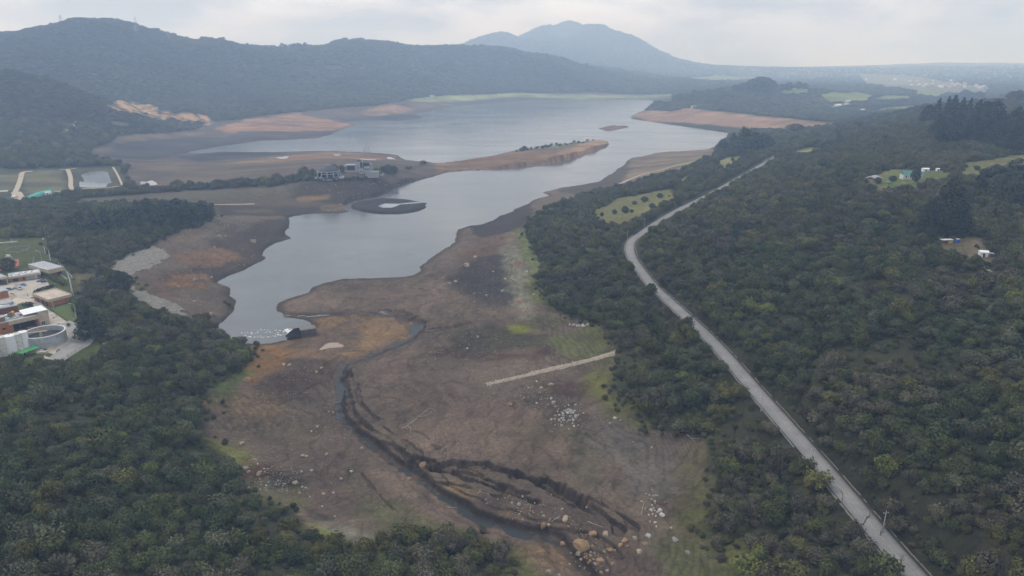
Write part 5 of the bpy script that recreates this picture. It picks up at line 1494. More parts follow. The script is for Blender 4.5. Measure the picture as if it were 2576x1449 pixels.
mast('wooden_pole', at_z(126,615,27), 12, 'leaning wooden pole at the top of the lawn', M_WOOD, .2, .8)
mast('wooden_pole', at_z(117,602,27), 11, 'wooden pole farthest behind the lawn', M_WOOD, .2, .8)
p = at_z(184.8,805,Z0); t = empty('warning_sign', p, .3, 'small red triangular sign at the road bend by the lawn', 'sign'); MB().bar((0,0,-.2),(0,0,1.8),.05).build('post', M_STEEL, t); MB().add([(-.8,-.04,2.9),(.8,-.04,2.9),(0,-.04,1.5),(-.8,.04,2.9),(.8,.04,2.9),(0,.04,1.5)], [(0,1,2),(5,4,3),(0,1,4,3),(1,2,5,4),(2,0,3,5)]).build('plate', plain('sign_red', (.5,.06,.03),.5,.1,2), t)
def goal(u, v, w, h, rz, label):
    t = empty('goal', at_z(u, v, Z0), rz, label, 'goal', ); m = MB()
    for x in (-w/2, w/2): m.bar((x,0,0),(x,0,h),.1)
    m.bar((-w/2,0,h),(w/2,0,h),.1); m.build('frame', M_WHITE, t)
    n_ = MB()
    for k in range(6): n_.bar((-w/2 + w*k/5, 0, h), (-w/2 + w*k/5, 1.4, 0), .03, n=4)
    n_.build('net', M_MESHF, t); return t
g_ = goal(23, 656, 5.2, 3.6, .1, 'white goal with a backboard above it on the red court'); MB().box(-1.9, 1.7, .2, .35, 3.9, 5.6).build('backboard', M_WHITE, g_)
# ---- vehicles
def wheels(t, xs, y, r):
    for x in xs:
        for s in (-1, 1):
            w = MB().bar((x, s * (y - .12), r), (x, s * (y + .12), r), r, r, 14).build('wheel', M_TYRE, t)
            MB().bar((x, s * (y + .125), r), (x, s * (y + .14), r), r * .55, r * .5, 10).build('rim', M_SAT, w)
def car(p, rz, paint_, label, pickup=False):
    t = empty('parked_car', p, rz, label, 'car', 'cars parked at the water works')
    prof = [(-2.15,.35),(2.1,.35),(2.2,.62),(2.15,.82),(1.1,.95),(-2.1,1.0),(-2.22,.7)]
    m = MB(); n_ = len(prof); V = [(x, -.86, z) for x, z in prof] + [(x, .86, z) for x, z in prof]
    m.add(V, [tuple(range(n_)), tuple(range(2*n_-1, n_-1, -1))] + [(i, n_+i, n_+(i+1)%n_, (i+1)%n_) for i in range(n_)]); m.build('body', paint_, t, .06)
    x0_, x1_ = (-.3, 1.15) if pickup else (-1.9, 1.15)
    g = MB(); g.add([(x0_,-.8,.94),(x1_,-.8,.94),(x1_,.8,.94),(x0_,.8,.94),(x0_+.25,-.66,1.5),(x1_-.6,-.66,1.5),(x1_-.6,.66,1.5),(x0_+.25,.66,1.5)], [(0,3,2,1),(4,5,6,7),(0,1,5,4),(1,2,6,5),(2,3,7,6),(3,0,4,7)]); g.build('windows', M_GLASS, t)
    MB().box(x0_+.28, x1_-.63, -.64, .64, 1.504, 1.58).build('roof', paint_, t, .02)
    if pickup: MB().box(-2.05, -.45, -.7, .7, .98, 1.03).build('load_bed', M_DARK, t)
    wheels(t, (-1.35, 1.35), .8, .34)
    for s in (-.6, .6): MB().box(2.1, 2.2, s - .16, s + .16, .62, .78).build('headlight', M_LAMPG, t)
    return t
car(at_z(24,729,Z0+.12), .35, M_BLUE, 'blue car parked beside the brick block at the left')
car(at_z(59,717.5,Z0+.12), -.2, M_BLUE, 'blue car with raised tail parked just behind the box truck', True)
car(at_z(101,708.5,Z0+.12), .5, M_BLUE, 'blue pickup in front of the clipped hedge', True)
car(at_z(107,706.5,Z0+.12), .5, M_BLUE, 'light blue car parked behind the pickup at the hedge')
car(at_z(112,710,Z0+.12), .5, M_MAROON, 'dark maroon car nearest the clipped hedge')
car(at_z(11,716,Z0+.12), .25, M_BLACKP, 'dark car standing in the carport mouth')
p = at_z(47.5,727,Z0+.12); t = empty('box_truck', p, math.radians(-38), 'white box truck with grey tarpaulin top parked in the middle of the yard', 'truck')
MB().box(-4.0, 1.3, -1.15, 1.15, .9, 3.5).build('cargo_box', M_OFFW, t, .05); MB().box(-4.05, 1.35, -1.2, 1.2, 3.504, 3.62).build('roof', M_TARP, t)
MB().add([(1.4,-1.05,.6),(3.4,-1.05,.6),(3.4,1.05,.6),(1.4,1.05,.6),(1.4,-1.0,2.5),(2.7,-1.0,2.5),(2.7,1.0,2.5),(1.4,1.0,2.5),(3.35,-1.03,1.5),(3.35,1.03,1.5)], [(0,3,2,1),(4,5,6,7),(0,1,8,5,4),(2,3,7,6,9),(1,2,9,8),(8,9,6,5),(3,0,4,7)]).build('cab', M_WHITE, t)
MB().add([(3.36,-.88,1.56),(3.36,.88,1.56),(2.80,.86,2.42),(2.80,-.86,2.42),(3.40,-.88,1.58),(3.40,.88,1.58),(2.84,.86,2.44),(2.84,-.86,2.44)], [(0,3,2,1),(4,5,6,7),(0,1,5,4),(1,2,6,5),(2,3,7,6),(3,0,4,7)]).build('windscreen', M_GLASS, t)
MB().box(-4, 3.2, -.5, .5, .5, .9).build('chassis', M_DARK, t); wheels(t, (-2.7, 2.4), .95, .48)
MB().box(1.5, 2.3, 1.06, 1.9, 1.0, 2.2).build('open_door', M_WHITE, t)
for s in (-.75, .75): MB().box(3.4, 3.45, s - .2, s + .2, .75, 1.0).build('headlight', M_LAMPG, t)
# ---- people
def person(p, rz, top, label, stride=.25):
    bm = bmesh.new()
    J = {'pel': (0,0,.95), 'waist': (0,0,1.12), 'chest': (.02,0,1.36), 'neck': (.03,0,1.52), 'head': (.04,0,1.66), 'crown': (.03,0,1.74),
         'hl': (0,.1,.9), 'kl': (stride*.6,.11,.5), 'al': (stride*.7,.11,.08), 'tl': (stride*.7+.16,.11,.04), 'hr': (0,-.1,.9), 'kr': (-stride*.3,-.11,.5), 'ar': (-stride,-.11,.1), 'tr': (-stride+.15,-.11,.04),
         'sl': (.02,.19,1.42), 'el': (-.06,.24,1.16), 'wl': (.06,.25,.93), 'fl': (.1,.24,.84), 'sr': (.02,-.19,1.42), 'er': (.04,-.25,1.16), 'wr': (.2,-.24,.98), 'fr': (.26,-.23,.9)}
    R_ = dict(pel=.15, waist=.13, chest=.16, neck=.06, head=.1, crown=.07, hl=.1, kl=.065, al=.045, tl=.035, hr=.1, kr=.065, ar=.045, tr=.035, sl=.075, el=.05, wl=.035, fl=.03, sr=.075, er=.05, wr=.035, fr=.03)
    E_ = [('pel','waist'),('waist','chest'),('chest','neck'),('neck','head'),('head','crown'),('pel','hl'),('hl','kl'),('kl','al'),('al','tl'),('pel','hr'),('hr','kr'),('kr','ar'),('ar','tr'),('chest','sl'),('sl','el'),('el','wl'),('wl','fl'),('chest','sr'),('sr','er'),('er','wr'),('wr','fr')]
    ks = list(J); me = bpy.data.meshes.new('person'); me.from_pydata([J[k] for k in ks], [(ks.index(a_), ks.index(b_)) for a_, b_ in E_], [])
    o = link_mesh('person', me); o.location = p; o.rotation_euler = (0, 0, rz)
    o.modifiers.new('skin', 'SKIN'); sv = me.skin_vertices[0].data
    for i, k in enumerate(ks): sv[i].radius = (R_[k], R_[k])
    sv[0].use_root = True
    o.modifiers.new('sub', 'SUBSURF').levels = 1
    me.materials.append(top); tag(o, label, 'person')
    h = MB().lathe([(.115, 1.66), (.125, 1.72), (.1, 1.79), (.03, 1.83)], 10, .035, 0).build('hair', M_DARK, o)
    return o
person(at_z(70.5,746.5,Z0+.14), -1.2, M_CLOTH, 'person in dark clothes walking across the works yard')
# ---- planted things of the works
def hedge(px, z, w, h, label, tint):
    L = dense(np.array([at_z(u, v, z) for u, v in px]), 1.1); c = L.mean(0); V, Nn = [], []; rs = np.random.default_rng(len(label))
    for q in L:
        for k in range(60):
            d = rs.normal(0, 1, 3); d /= np.linalg.norm(d); V.append([(q - c)[0] + d[0] * w * .55 + rs.normal(0, .15), (q - c)[1] + d[1] * w * .55 + rs.normal(0, .15), h * .5 + d[2] * h * .5]); Nn.append(d)
    t = empty('hedge', (c[0], c[1], z), 0, label, 'hedge')
    A_, B_ = leaf_quads(np.array(V), np.array(Nn), .42, rs); f = link_mesh('foliage', np_mesh('hedge_foliage', A_, B_, M_LEAF), t); f['tint'] = tint
    tr = MB()
    for q in L[::3]: tr.bar((q[0]-c[0], q[1]-c[1], -.2), (q[0]-c[0], q[1]-c[1], h*.6), .06)
    tr.build('stems', M_BARK, t)
hedge([(112,690),(122,697),(135,704),(150,711),(163,719)], Z0, 3.2, 3.6, 'tall clipped green hedge beside the parked blue cars', (.075,.095,.03))
hedge([(86,742),(90,736),(100,731),(115,727),(132,722)], Z0, 1.6, 2.0, 'low dark hedge curving behind the brick pavilion', (.032,.046,.024))
hedge([(62,769),(70,768.5),(78,769)], Z0, 3.0, 2.6, 'round dark bush on the small lawn of the works', (.028,.036,.022))
hedge([(183,757),(189,770),(188,785)], Z0, 2.6, 4.0, 'tall green hedge right of the brick pavilion', (.06,.085,.03))
# ------------------------------------------------------------------ visitor centre on the headland
p = P(827, 444); m_ = mpp(827, 444); R0 = 26.4 * m_
t = empty('domed_pavilion', p, 0, 'round pavilion with shallow dark dome on white slanted legs on the headland', 'pavilion')
MB().lathe([(R0, 9.0), (R0 * .86, 11.6), (R0 * .62, 14.2), (R0 * .34, 16.2), (R0 * .08, 17.0), (.1, 17.0)], 40).build('dome', M_DOME, t, 0, False)
MB().lathe([(.9, 16.9), (.9, 18.0), (.2, 18.4)], 12).build('finial', M_CVIS, t)
MB().ring(R0 - .3, R0 + .5, 7.9, 9.1, 48).build('ring_beam', M_CVIS, t); MB().ring(R0 * .70, R0 * .80, 4.2, 5.4, 40).build('gallery_band', M_CVIS, t)
MB().lathe([(R0 * .68, -1), (R0 * .68, 7.9)], 36, cap=False).build('glass_drum', M_GLASS, t)
for k in range(12):
    a_ = k * 6.28319 / 12 + .13; c, s = math.cos(a_), math.sin(a_)
    g = MB(); g.bar((c * (R0 + 3.2), s * (R0 + 3.2), -2.5), (c * (R0 + .1), s * (R0 + .1), 8.6), 1.0, .8, 4); g.build('leg', M_CVIS, t)
MB().ring(R0 * .3, R0 + 7, -2.6, -.4, 48).build('plinth', M_CONC, t)
a, rz, LA, LB = quad_frame((871,434), (890,431), (868,429), float(P(880,432)[2]))
p = P(871, 434); t = empty('visitor_centre', p, math.radians(9), 'pale modernist visitor building with big dark windows and a small domed tower', 'building'); t.scale = (.84, .84, .80)
def blk(x0, x1, y0, y1, z1, mat=M_CVIS, nm='wall', z0=-3): return MB().box(x0, x1, y0, y1, z0, z1).build(nm, mat, t)
blk(0, 18, 0, 14, 14); MB().box(1.6, 15.6, -.12, .1, 4, 12.4).build('window', M_GLASS, t); blk(-.6, 18.4, 14.01, 14.6, 14.8)
blk(-3.4, -.01, 3, 12, 12.5); MB().box(-2.6, -.8, 2.9, 3.1, 5, 10).build('window', M_GLASS, t)
blk(18.01, 30, 1, 13, 20); MB().box(25.5, 29.4, .88, 1.1, 8, 19).build('window', M_GLASS, t); MB().box(20.6, 22.4, .9, 1.1, 7, 9).build('window', M_GLASS, t)
MB().lathe([(5.6, 20), (4.6, 21.8), (2.4, 23.2), (.2, 23.7)], 24, 23, 7).build('dome', M_DOME, t)
blk(23, 32, -5, .99, 5.2); MB().box(25, 28.5, -5.12, -4.9, 1.8, 2.8).build('window', M_GLASS, t)
blk(32.01, 42, -1, 9, 9.5); 
for k in range(3): MB().box(33.4 + k * 2.6, 35.2 + k * 2.6, -1.12, -.9, 4.6, 6.8).build('window', M_GLASS, t)
MB().box(30.01, 44, 9.01, 12, 2, 16).build('glass_hall', M_GLASS, t); blk(42.01, 46, 5, 9, 15.5)
MB().box(43, 44, 4.86, 5.1, 5, 13).build('window', M_GLASS, t)
MB().box(29.9, 46.2, 12.01, 12.6, -3, 16.6).build('back_wall', M_CVIS, t)
tr_ = MB(); tr_.box(34, 58, -14, -12.8, -9, 2.2); tr_.build('terrace_wall', M_CVIS, t); MB().box(34, 58, -12.79, 4.9, -6, .6).build('terrace', M_CONC, t)
MB().prism([(46.5, 5), (60, 2), (62, 8), (54, 14), (46.5, 14)], -5, 1.2).build('terrace_lawn', plain('terrace_grass', (.10, .14, .05), .95, .2, .3), t)
# ---- lattice towers
def pylon(name, p, h, w, rz, label, legs=2, arms=3):
    t = empty(name, p, rz, label, 'pylon')
    if legs == 2:
        for sx in (-1, 1):
            m = MB(); q = w * .09
            for a_, b_ in ((-q, -q), (q, -q), (q, q), (-q, q)): m.bar((sx * w * .42 + a_ * 2, b_ * 2, -.5), (sx * w * .38 + a_, b_, h), .16, n=4)
            for k in range(8):
                z0_, z1_ = h * k / 8, h * (k + 1) / 8; s_ = 1 if k % 2 else -1
                m.bar((sx * w * .41 - q * 1.6 * s_, -q, z0_), (sx * w * .40 + q * 1.6 * s_, -q, z1_), .12, n=4); m.bar((sx * w * .41 + q * 1.6, -q * s_, z0_), (sx * w * .40 + q * 1.6, q * s_, z1_), .12, n=4)
            m.build('leg', M_STEEL, t)
        for zz in (.17, .70):
            m = MB(); m.bar((-w * .6, 0, h * zz), (w * .6, 0, h * zz), .22, n=4); m.bar((-w * .6, 0, h * (zz + .06)), (w * .6, 0, h * (zz + .06)), .2, n=4)
            for k in range(10): m.bar((-w * .6 + w * .12 * k, 0, h * (zz + (.06 if k % 2 else 0))), (-w * .6 + w * .12 * (k + 1), 0, h * (zz + (0 if k % 2 else .06))), .12, n=4)
            m.build('crossbeam', M_STEEL, t)
    else:
        m = MB()
        for a_, b_ in ((-1, -1), (1, -1), (1, 1), (-1, 1)): m.bar((a_ * w * .3, b_ * w * .3, -1), (a_ * w * .05, b_ * w * .05, h), .4, .25, 4)
        for k in range(9):
            f0, f1 = .3 - .25 * k / 9, .3 - .25 * (k + 1) / 9; s_ = 1 if k % 2 else -1
            for b_ in (-1, 1): m.bar((-s_ * w * f0, b_ * w * f0, h * k / 9), (s_ * w * f1, b_ * w * f1, h * (k + 1) / 9), .22, n=4)
        m.build('body', M_STEEL, t)
        for k in range(arms): MB().bar((-w * (.55 - .08 * k), 0, h * (.66 + .13 * k)), (w * (.55 - .08 * k), 0, h * (.66 + .13 * k)), .35, n=4).build('crossarm', M_STEEL, t)
    return t
p = P(922, 385); m_ = mpp(922, 385); pylon('lattice_pylon', p, 25 * m_, 15 * m_, 0, 'twin legged lattice pylon on the brown headland behind the visitor centre')
for u, v, h, lb in ((154, 56, 14, 'lattice pylon on the ridge left of the highest summit'), (343, 68, 28, 'tall lattice pylon on the ridge right of the highest summit'), (339, 67, 12, 'small lattice pylon just left of the tall ridge pylon'), (423, 91, 14, 'lattice pylon on the falling ridge, farthest right')):
    # on the skyline: stand it on the crest surveyed for that ridge
    q = at_y(u, v + 2, 3000 if u < 300 else 3130 + (u - 330) * 1.9); g_ = float(hf(q[0], q[1])); mm = math.hypot(q[0], q[1]) / FPX
    pylon('lattice_pylon', (q[0], q[1], g_), (h + 4) * mm, 9 * mm, .4, lb, 4)
# ---- utility poles beside the road
def utility_pole(u, v, h, label, side=1):
    p = P(u, v); t = empty('utility_pole', p, .15, label, 'pole', 'utility poles beside the road')
    MB().bar((0, 0, -.5), (0, 0, h), .2, .13, 8).build('shaft', M_CONC, t); MB().box(-1.0, 1.0, -.06, .06, h - .9, h - .75).build('crossarm', M_WOOD, t)
    for x_ in (-.85, 0, .85): MB().lathe([(.05, h - .75), (.1, h - .62), (.04, h - .5)], 8, x_, 0).build('insulator', M_OFFW, t)
for u, v, h, lb in ((2219,1344,9,'utility pole beside the road nearest the bottom corner'), (2039,1180,9.5,'utility pole at the left kerb below the bend, second nearest'), (1914,1035,9.5,'utility pole at the left kerb halfway down the straight'), (1741,842,9.5,'utility pole near the upper end of the straight'), (1682,778,9,'utility pole where the road starts to bend'), (1578,604,9,'utility pole on the outside of the road bend'), (1621,572,9,'utility pole above the bend where the road hides')):
    utility_pole(u, v, h, lb)
# ---- farm buildings on the right hillside
def gable(name, u, v, w_px, d, h, rise, rz, wall, roof, label, cat='house', win=2):
    p = P(u, v); w = w_px * mpp(u, v); t = hut(name, p, rz, w, d, h, wall, roof, label, cat, rise)
    for k in range(win): 
        x_ = -w / 2 + w * (k + .7) / (win + .6); MB().box(x_ - .5, x_ + .5, -d/2 - .06, -d/2 + .05, h * .4, h * .8).build('window', M_GLASS, t)
    return t
p = P(2196, 455); t = empty('farm_shed', p, .75, 'sagging pale corrugated iron shed among bushes on the hillside meadow', 'shed'); w = 36 * mpp(2196, 455)
m = MB(); nx_ = 14
for k in range(nx_):
    a_, b_ = -w/2 + w * k / nx_, -w/2 + w * (k + 1) / nx_; za, zb = 4.2 + .7 * math.sin(k * .7), 4.2 + .7 * math.sin((k + 1) * .7)
    m.add([(a_, -6, za - 1.6 + (k % 2) * .12), (b_, -6, zb - 1.6 + (k % 2) * .12), (b_, 0, zb + .6), (a_, 0, za + .6), (b_, 5, zb - 1.4), (a_, 5, za - 1.4)], [(0,1,2,3),(3,2,4,5)])
m.build('roof', M_CORR, t); MB().box(-w/2 + .5, w/2 - .5, -5.4, 4.4, -1, 2.2).build('wall', M_WOOD, t)
gable('farmhouse', 2291, 450, 46, 9, 4.6, 3.2, -.12, M_OFFW, M_TEALR, 'white farmhouse with teal green roof partly behind a dark tree', win=4)
gable('farm_hut', 2327, 431, 15, 4, 2.6, 0.9, 0, M_WHITE, M_WHITE, 'small white hut behind the teal roofed farmhouse', 'hut', 1)
gable('farm_hut', 2358, 430, 6, 3, 2.2, .7, 0, M_WHITE, M_WHITE, 'tiny white hut farthest right above the hillside meadow', 'hut', 1)
p = P(2235, 462); t = empty('garden_shelter', p, .2, 'low green sheeted shelter on the meadow below the farmhouse', 'shelter'); w = 13 * mpp(2235, 462); MB().box(-w/2, w/2, -2, 2, 1.4, 1.7).build('roof', M_GREENR, t)
for x_, y_ in ((-w/2+.2,-1.8),(w/2-.2,-1.8),(-w/2+.2,1.8),(w/2-.2,1.8)): MB().bar((x_,y_,-.3),(x_,y_,1.4),.08).build('post', M_WOOD, t)
t = gable('white_hut', 2472, 646, 18, 3.6, 3.2, .9, -.25, M_WHITE, M_WHITE, 'white hut beside the curved dirt yard on the right hillside', 'hut', 1)
MB().box(2.8, 5.6, -1.4, 1.6, 2.4, 2.6).build('awning', M_CORR, t); MB().bar((5.4, -1.2, -.5), (5.4, -1.2, 2.4), .08).build('awning_post', M_WOOD, t)
p = P(2408, 611); t = empty('blue_cabin', p, .1, 'bright blue plastic cabin at the edge of the dirt yard', 'cabin'); MB().box(-.9, .9, -.9, .9, -.2, 2.5).build('body', M_BLUEC, t, .08); MB().box(-.95, .95, -.95, .95, 2.5, 2.75).build('roof', M_SAT, t, .05); MB().box(-.5, .5, -.96, -.88, .2, 2.1).build('door', M_BLUEC, t)
p = P(2381, 612); t = empty('food_stall', p, .1, 'open roadside stall with pale canopy and straw coloured panel', 'stall'); MB().box(-4.2, 3.6, -1.8, 1.8, 2.5, 2.68).build('canopy', M_OFFW, t); MB().box(.4, 3.2, -1.4, 1.2, -.2, 2.4).build('panel', M_STRAW, t); MB().box(-2.2, .2, -1.2, 1.0, -.2, 1.3).build('counter', M_DARKBRICK, t)
for x_ in (-4, -.1, 3.4): MB().bar((x_, -1.6, -.3), (x_, -1.6, 2.5), .07).build('post', M_WOOD, t)
mast('sign_post', P(2344, 604), 4.6, 'post with stacked boards below the giant dark tree', M_WOOD, .12, .8)
mast('wooden_pole', P(2427, 628), 5, 'thin pole beside the dirt yard loop', M_WOOD, .09)
gable('farmhouse', 2538, 312, 22, 9, 4, 2.4, .1, M_OFFW, M_TURQ, 'turquoise roofed house between the dark trees at the right edge', win=2)
gable('farm_hut', 2545, 309, 13, 5, 3, 1.2, .5, M_WHITE, M_OFFW, 'pale roofed hut beside the turquoise roofed house', 'hut', 1)
# valley farms and far houses
for u, v, w, rz, wl, rf, lb in ((1087,244,12,.1,M_WHITE,plain('clay_tile',(.34,.14,.08),.9,.2,.4),'white house with red roof alone on the far shore'), (2108,268,14,.2,M_WHITE,M_WHITE,'white farmhouse in the valley beyond the dam, left of a field'), (2130,267,10,-.2,M_WHITE,M_OFFW,'second white farmhouse in the valley beyond the dam'), (2170,281,17,.3,M_WHITE,M_SAT,'white roofed farm in the valley nearest the hill'), (2133,258,9,0,M_OFFW,M_OFFW,'tiny pale house on the slope beyond the dam'), (2086,259,10,.4,M_OFFW,M_DARKBRICK,'brown roofed house among trees beyond the dam')):
    gable('country_house', u, v, w, 14, 6, 4, rz, wl, rf, lb, win=2)
M_TOWN = tint_material('town_walls', .9, .85, 1.1, .1, 0); rs = random.Random(21)
for k in range(96):
    uu_ = rs.uniform(2170, 2500); vv_ = 197 + (uu_ - 2170) * .095 + rs.gauss(0, 6.5)
    if uu_ < 2260: vv_ = 192 + rs.gauss(0, 5) + (uu_ - 2170) * .05
    p = P(uu_, vv_)
    if not 3800 < p[1] < 6400: continue
    w, d, h = rs.uniform(9, 20), rs.uniform(9, 14), rs.uniform(6, 12)
    m = MB(); m.box(-w/2, w/2, -d/2, d/2, -2, h); m.add([(-w/2-.5,-d/2-.5,h),(w/2+.5,-d/2-.5,h),(w/2+.5,d/2+.5,h),(-w/2-.5,d/2+.5,h),(-w/2-.5,0,h+3),(w/2+.5,0,h+3)], [(0,1,5,4),(2,3,4,5),(0,4,3),(1,2,5)])
    o = m.build('town_house', M_TOWN); o.location = p; o.rotation_euler = (0, 0, rs.uniform(-.5, .5)); o['tint'] = rs.choice([(.62,.60,.56),(.5,.45,.4),(.36,.17,.11),(.42,.3,.22),(.7,.7,.7)])
    tag(o, 'tiny pale house of the hazy town in the far valley', 'house', 'houses of the far town')
# turquoise tunnel shed beside the lagoons
q = [P(62, 506), P(78, 500), P(96, 492.5), P(112, 488), P(128, 485)]; c = q[2]; t = empty('long_shed', c, 0, 'long turquoise sheeted tunnel shed beside the lagoon path', 'shed'); m = MB(); V = []; n_ = 9
for i, a_ in enumerate(q):
    d = (q[min(i+1,4)] - q[max(i-1,0)])[:2]; d /= np.linalg.norm(d); nn = np.array([-d[1], d[0]])
    for k in range(n_):
        an = math.pi * k / (n_ - 1); o_ = a_[:2] - c[:2] + nn * math.cos(an) * 5; V.append((o_[0], o_[1], a_[2] - c[2] + math.sin(an) * 5 - .3))
m.add(V, [(i*n_+k, i*n_+k+1, (i+1)*n_+k+1, (i+1)*n_+k) for i in range(4) for k in range(n_-1)]); m.build('roof', M_TURQ, t)
MB().box(*sorted((float((q[0]-c)[0])-1, float((q[0]-c)[0])+1)), *sorted((float((q[0]-c)[1])-3.5, float((q[0]-c)[1])+3.5)), -.5, 3).build('end_wall', M_OFFW, t)
gable('farm_hut', 122, 489, 12, 6, 3, 1, .3, M_WHITE, M_SAT, 'white roofed hut at the end of the turquoise tunnel shed', 'hut', 1)
gable('farm_hut', 38, 499, 10, 6, 3, 1, -.3, M_OFFW, M_SAT, 'pale hut left of the lagoon track fork', 'hut', 1)
# ---- dam furniture: gate tower and control house on the crest
p = DAM_A; t = empty('dam_tower', (p[0], p[1], 24), .2, 'small pale control house at the left end of the dam', 'building'); MB().box(-9, 9, -5, 5, 0, 14).build('wall', M_OFFW, t); MB().box(-10, 10, -6, 6, 14.01, 15).build('roof', M_CONC, t); MB().box(-4, 4, -5.1, -4.9, 8, 12).build('window', M_GLASS, t)
# ---- outlet culvert in the near pool
p = at_z(757, 846, 0); t = empty('outlet_culvert', p, math.radians(24), 'black stained concrete outlet box discharging foaming water into the pool', 'culvert'); t.scale = (1.25, 1.35, 1.25)
S_ = 1.0
MB().box(0, 8.2, -2.8, 2.8, -1, 4.4).build('box', plain('wet_concrete', (.11, .10, .092), .85, .3, .6, dirt=(.05, .046, .043)), t)
for y0_, y1_ in ((-2.8, -2.3), (2.3, 2.8)):
    MB().add([(-8, y0_, -1), (-.002, y0_, -1), (-.002, y0_, 4.4), (-3.2, y0_, 4.3), (-8, y0_, 0.9), (-8, y1_, -1), (-.002, y1_, -1), (-.002, y1_, 4.4), (-3.2, y1_, 4.3), (-8, y1_, .9)], [(4,3,2,1,0),(5,6,7,8,9),(0,1,6,5),(1,2,7,6),(2,3,8,7),(3,4,9,8),(4,0,5,9)]).build('wing_wall', M_BLACKC, t)
MB().box(-.12, -.005, -2.2, 2.2, -.5, 3.6).build('mouth', M_DARK, t); MB().box(-.4, 8.4, -3.0, 3.0, 4.404, 4.8).build('slab', plain('slab_concrete', (.16, .145, .13), .85, .3, .6, dirt=(.09, .08, .072)), t)
M_FOAM = plain('white_foam', (.78, .78, .77), .8, .08, .5)
def foam(px, label=None, n=5, seed=0):
    rs = np.random.default_rng(seed); m = MB()
    L = np.array([at_z(u, v, .07) for u, v in px]); L = dense(L, 1.2)
    for q in L:
        for k in range(n):
            c_ = q[:2] + rs.normal(0, .8, 2); r = rs.uniform(.12, .55); j = 8; an = np.linspace(0, 6.283, j, endpoint=False)
            rad = r * rs.uniform(.4, 1.2, j); sx = rs.uniform(.8, 2.2); zz = .05 + .06 * rs.uniform()
            m.add([(c_[0] + math.cos(a_) * rr_ * sx, c_[1] + math.sin(a_) * rr_, zz) for a_, rr_ in zip(an, rad)] + [(c_[0], c_[1], zz + r * .2)], [(i, (i + 1) % j, j) for i in range(j)])
    return tag(m.build('foam', M_FOAM), kind='stuff')
foam([(735,832),(740,834),(733,837),(727,834),(722,828),(730,829),(720,832),(728,838)], n=9, seed=1)
foam([(655,828),(670,830),(690,829),(710,832),(728,838),(715,841),(690,846),(670,849),(650,846),(640,848),(615,843)], n=1, seed=2)
foam([(630,838),(650,837),(665,835),(690,837),(705,842)], n=1, seed=3); foam([(610,837),(640,836),(655,832)], n=1, seed=4); foam([(620,847),(660,848),(690,845)], n=1, seed=5)
foam([(1400,1352),(1415,1362),(1432,1378),(1448,1392)], n=3, seed=6); foam([(1245,1306),(1262,1311)], n=2, seed=7); foam([(1418,1372),(1440,1385)], n=5, seed=8)
# ---- stone causeway
CW = dense(catmull(PL([(1222,968),(1260,959),(1320,945),(1400,926),(1480,907),(1520,896),(1547,888)]), 5), 2)
M_CAUSE = plain('causeway_stone', (.30, .25, .195), .95, .35, .6, .1, dirt=(.16, .135, .105), bump=.08)
def causeway():
    t = empty('stone_causeway', CW[len(CW)//2], 0, 'long straight pale stone causeway crossing the mud to the trees', 'causeway'); c = CW[len(CW)//2]
    d = np.gradient(CW[:, :2], axis=0); d /= np.linalg.norm(d, axis=1)[:, None]; n_ = np.stack([d[:, 1], -d[:, 0]], 1); V = []; rs = np.random.default_rng(4)
    for i, q in enumerate(CW):
        w_ = (1.0 + 1.3 * i / len(CW)) * rs.uniform(.8, 1.15)
        for o_, hh in ((-w_ - 1.2, -.4), (-w_, .55), (0, .65), (w_, .55), (w_ + 1.4, -.4)):
            x_, y_ = q[:2] + n_[i] * (o_ + rs.normal(0, .16)); V.append((x_ - c[0], y_ - c[1], float(hf(x_, y_)) + hh + rs.normal(0, .06) - c[2]))
    q = np.arange(len(V)).reshape(-1, 5); F = np.stack([q[:-1, :-1], q[:-1, 1:], q[1:, 1:], q[1:, :-1]], -1).reshape(-1, 4); link_mesh('embankment', np_mesh('embankment', V, F, M_CAUSE), t)
    bm = bmesh.new(); rr_ = random.Random(3)
    for i in range(0, len(CW)):
        for s in (-1, 1):
            if rr_.random() < .85:
                w_ = 2.0 + 1.6 * i / len(CW); x_, y_ = CW[i][:2] + n_[i] * s * (w_ + rr_.gauss(0, .4)); r = rr_.uniform(.2, .5)
                bmesh.ops.create_icosphere(bm, subdivisions=1, radius=r, matrix=Matrix.Translation((x_ - c[0], y_ - c[1], float(hf(x_, y_)) + .25 - c[2])) @ Matrix.Rotation(rr_.uniform(0, 3), 4, 'X') @ Matrix.Diagonal((1.3, 1, .7, 1)))
    me = bpy.data.meshes.new('edge_stones'); bm.to_mesh(me); bm.free(); me.materials.append(plain('edge_stone', (.36, .32, .27), .9, .3, .6)); o = link_mesh('edge_stones', me, t); o['kind'] = 'stuff'
causeway()
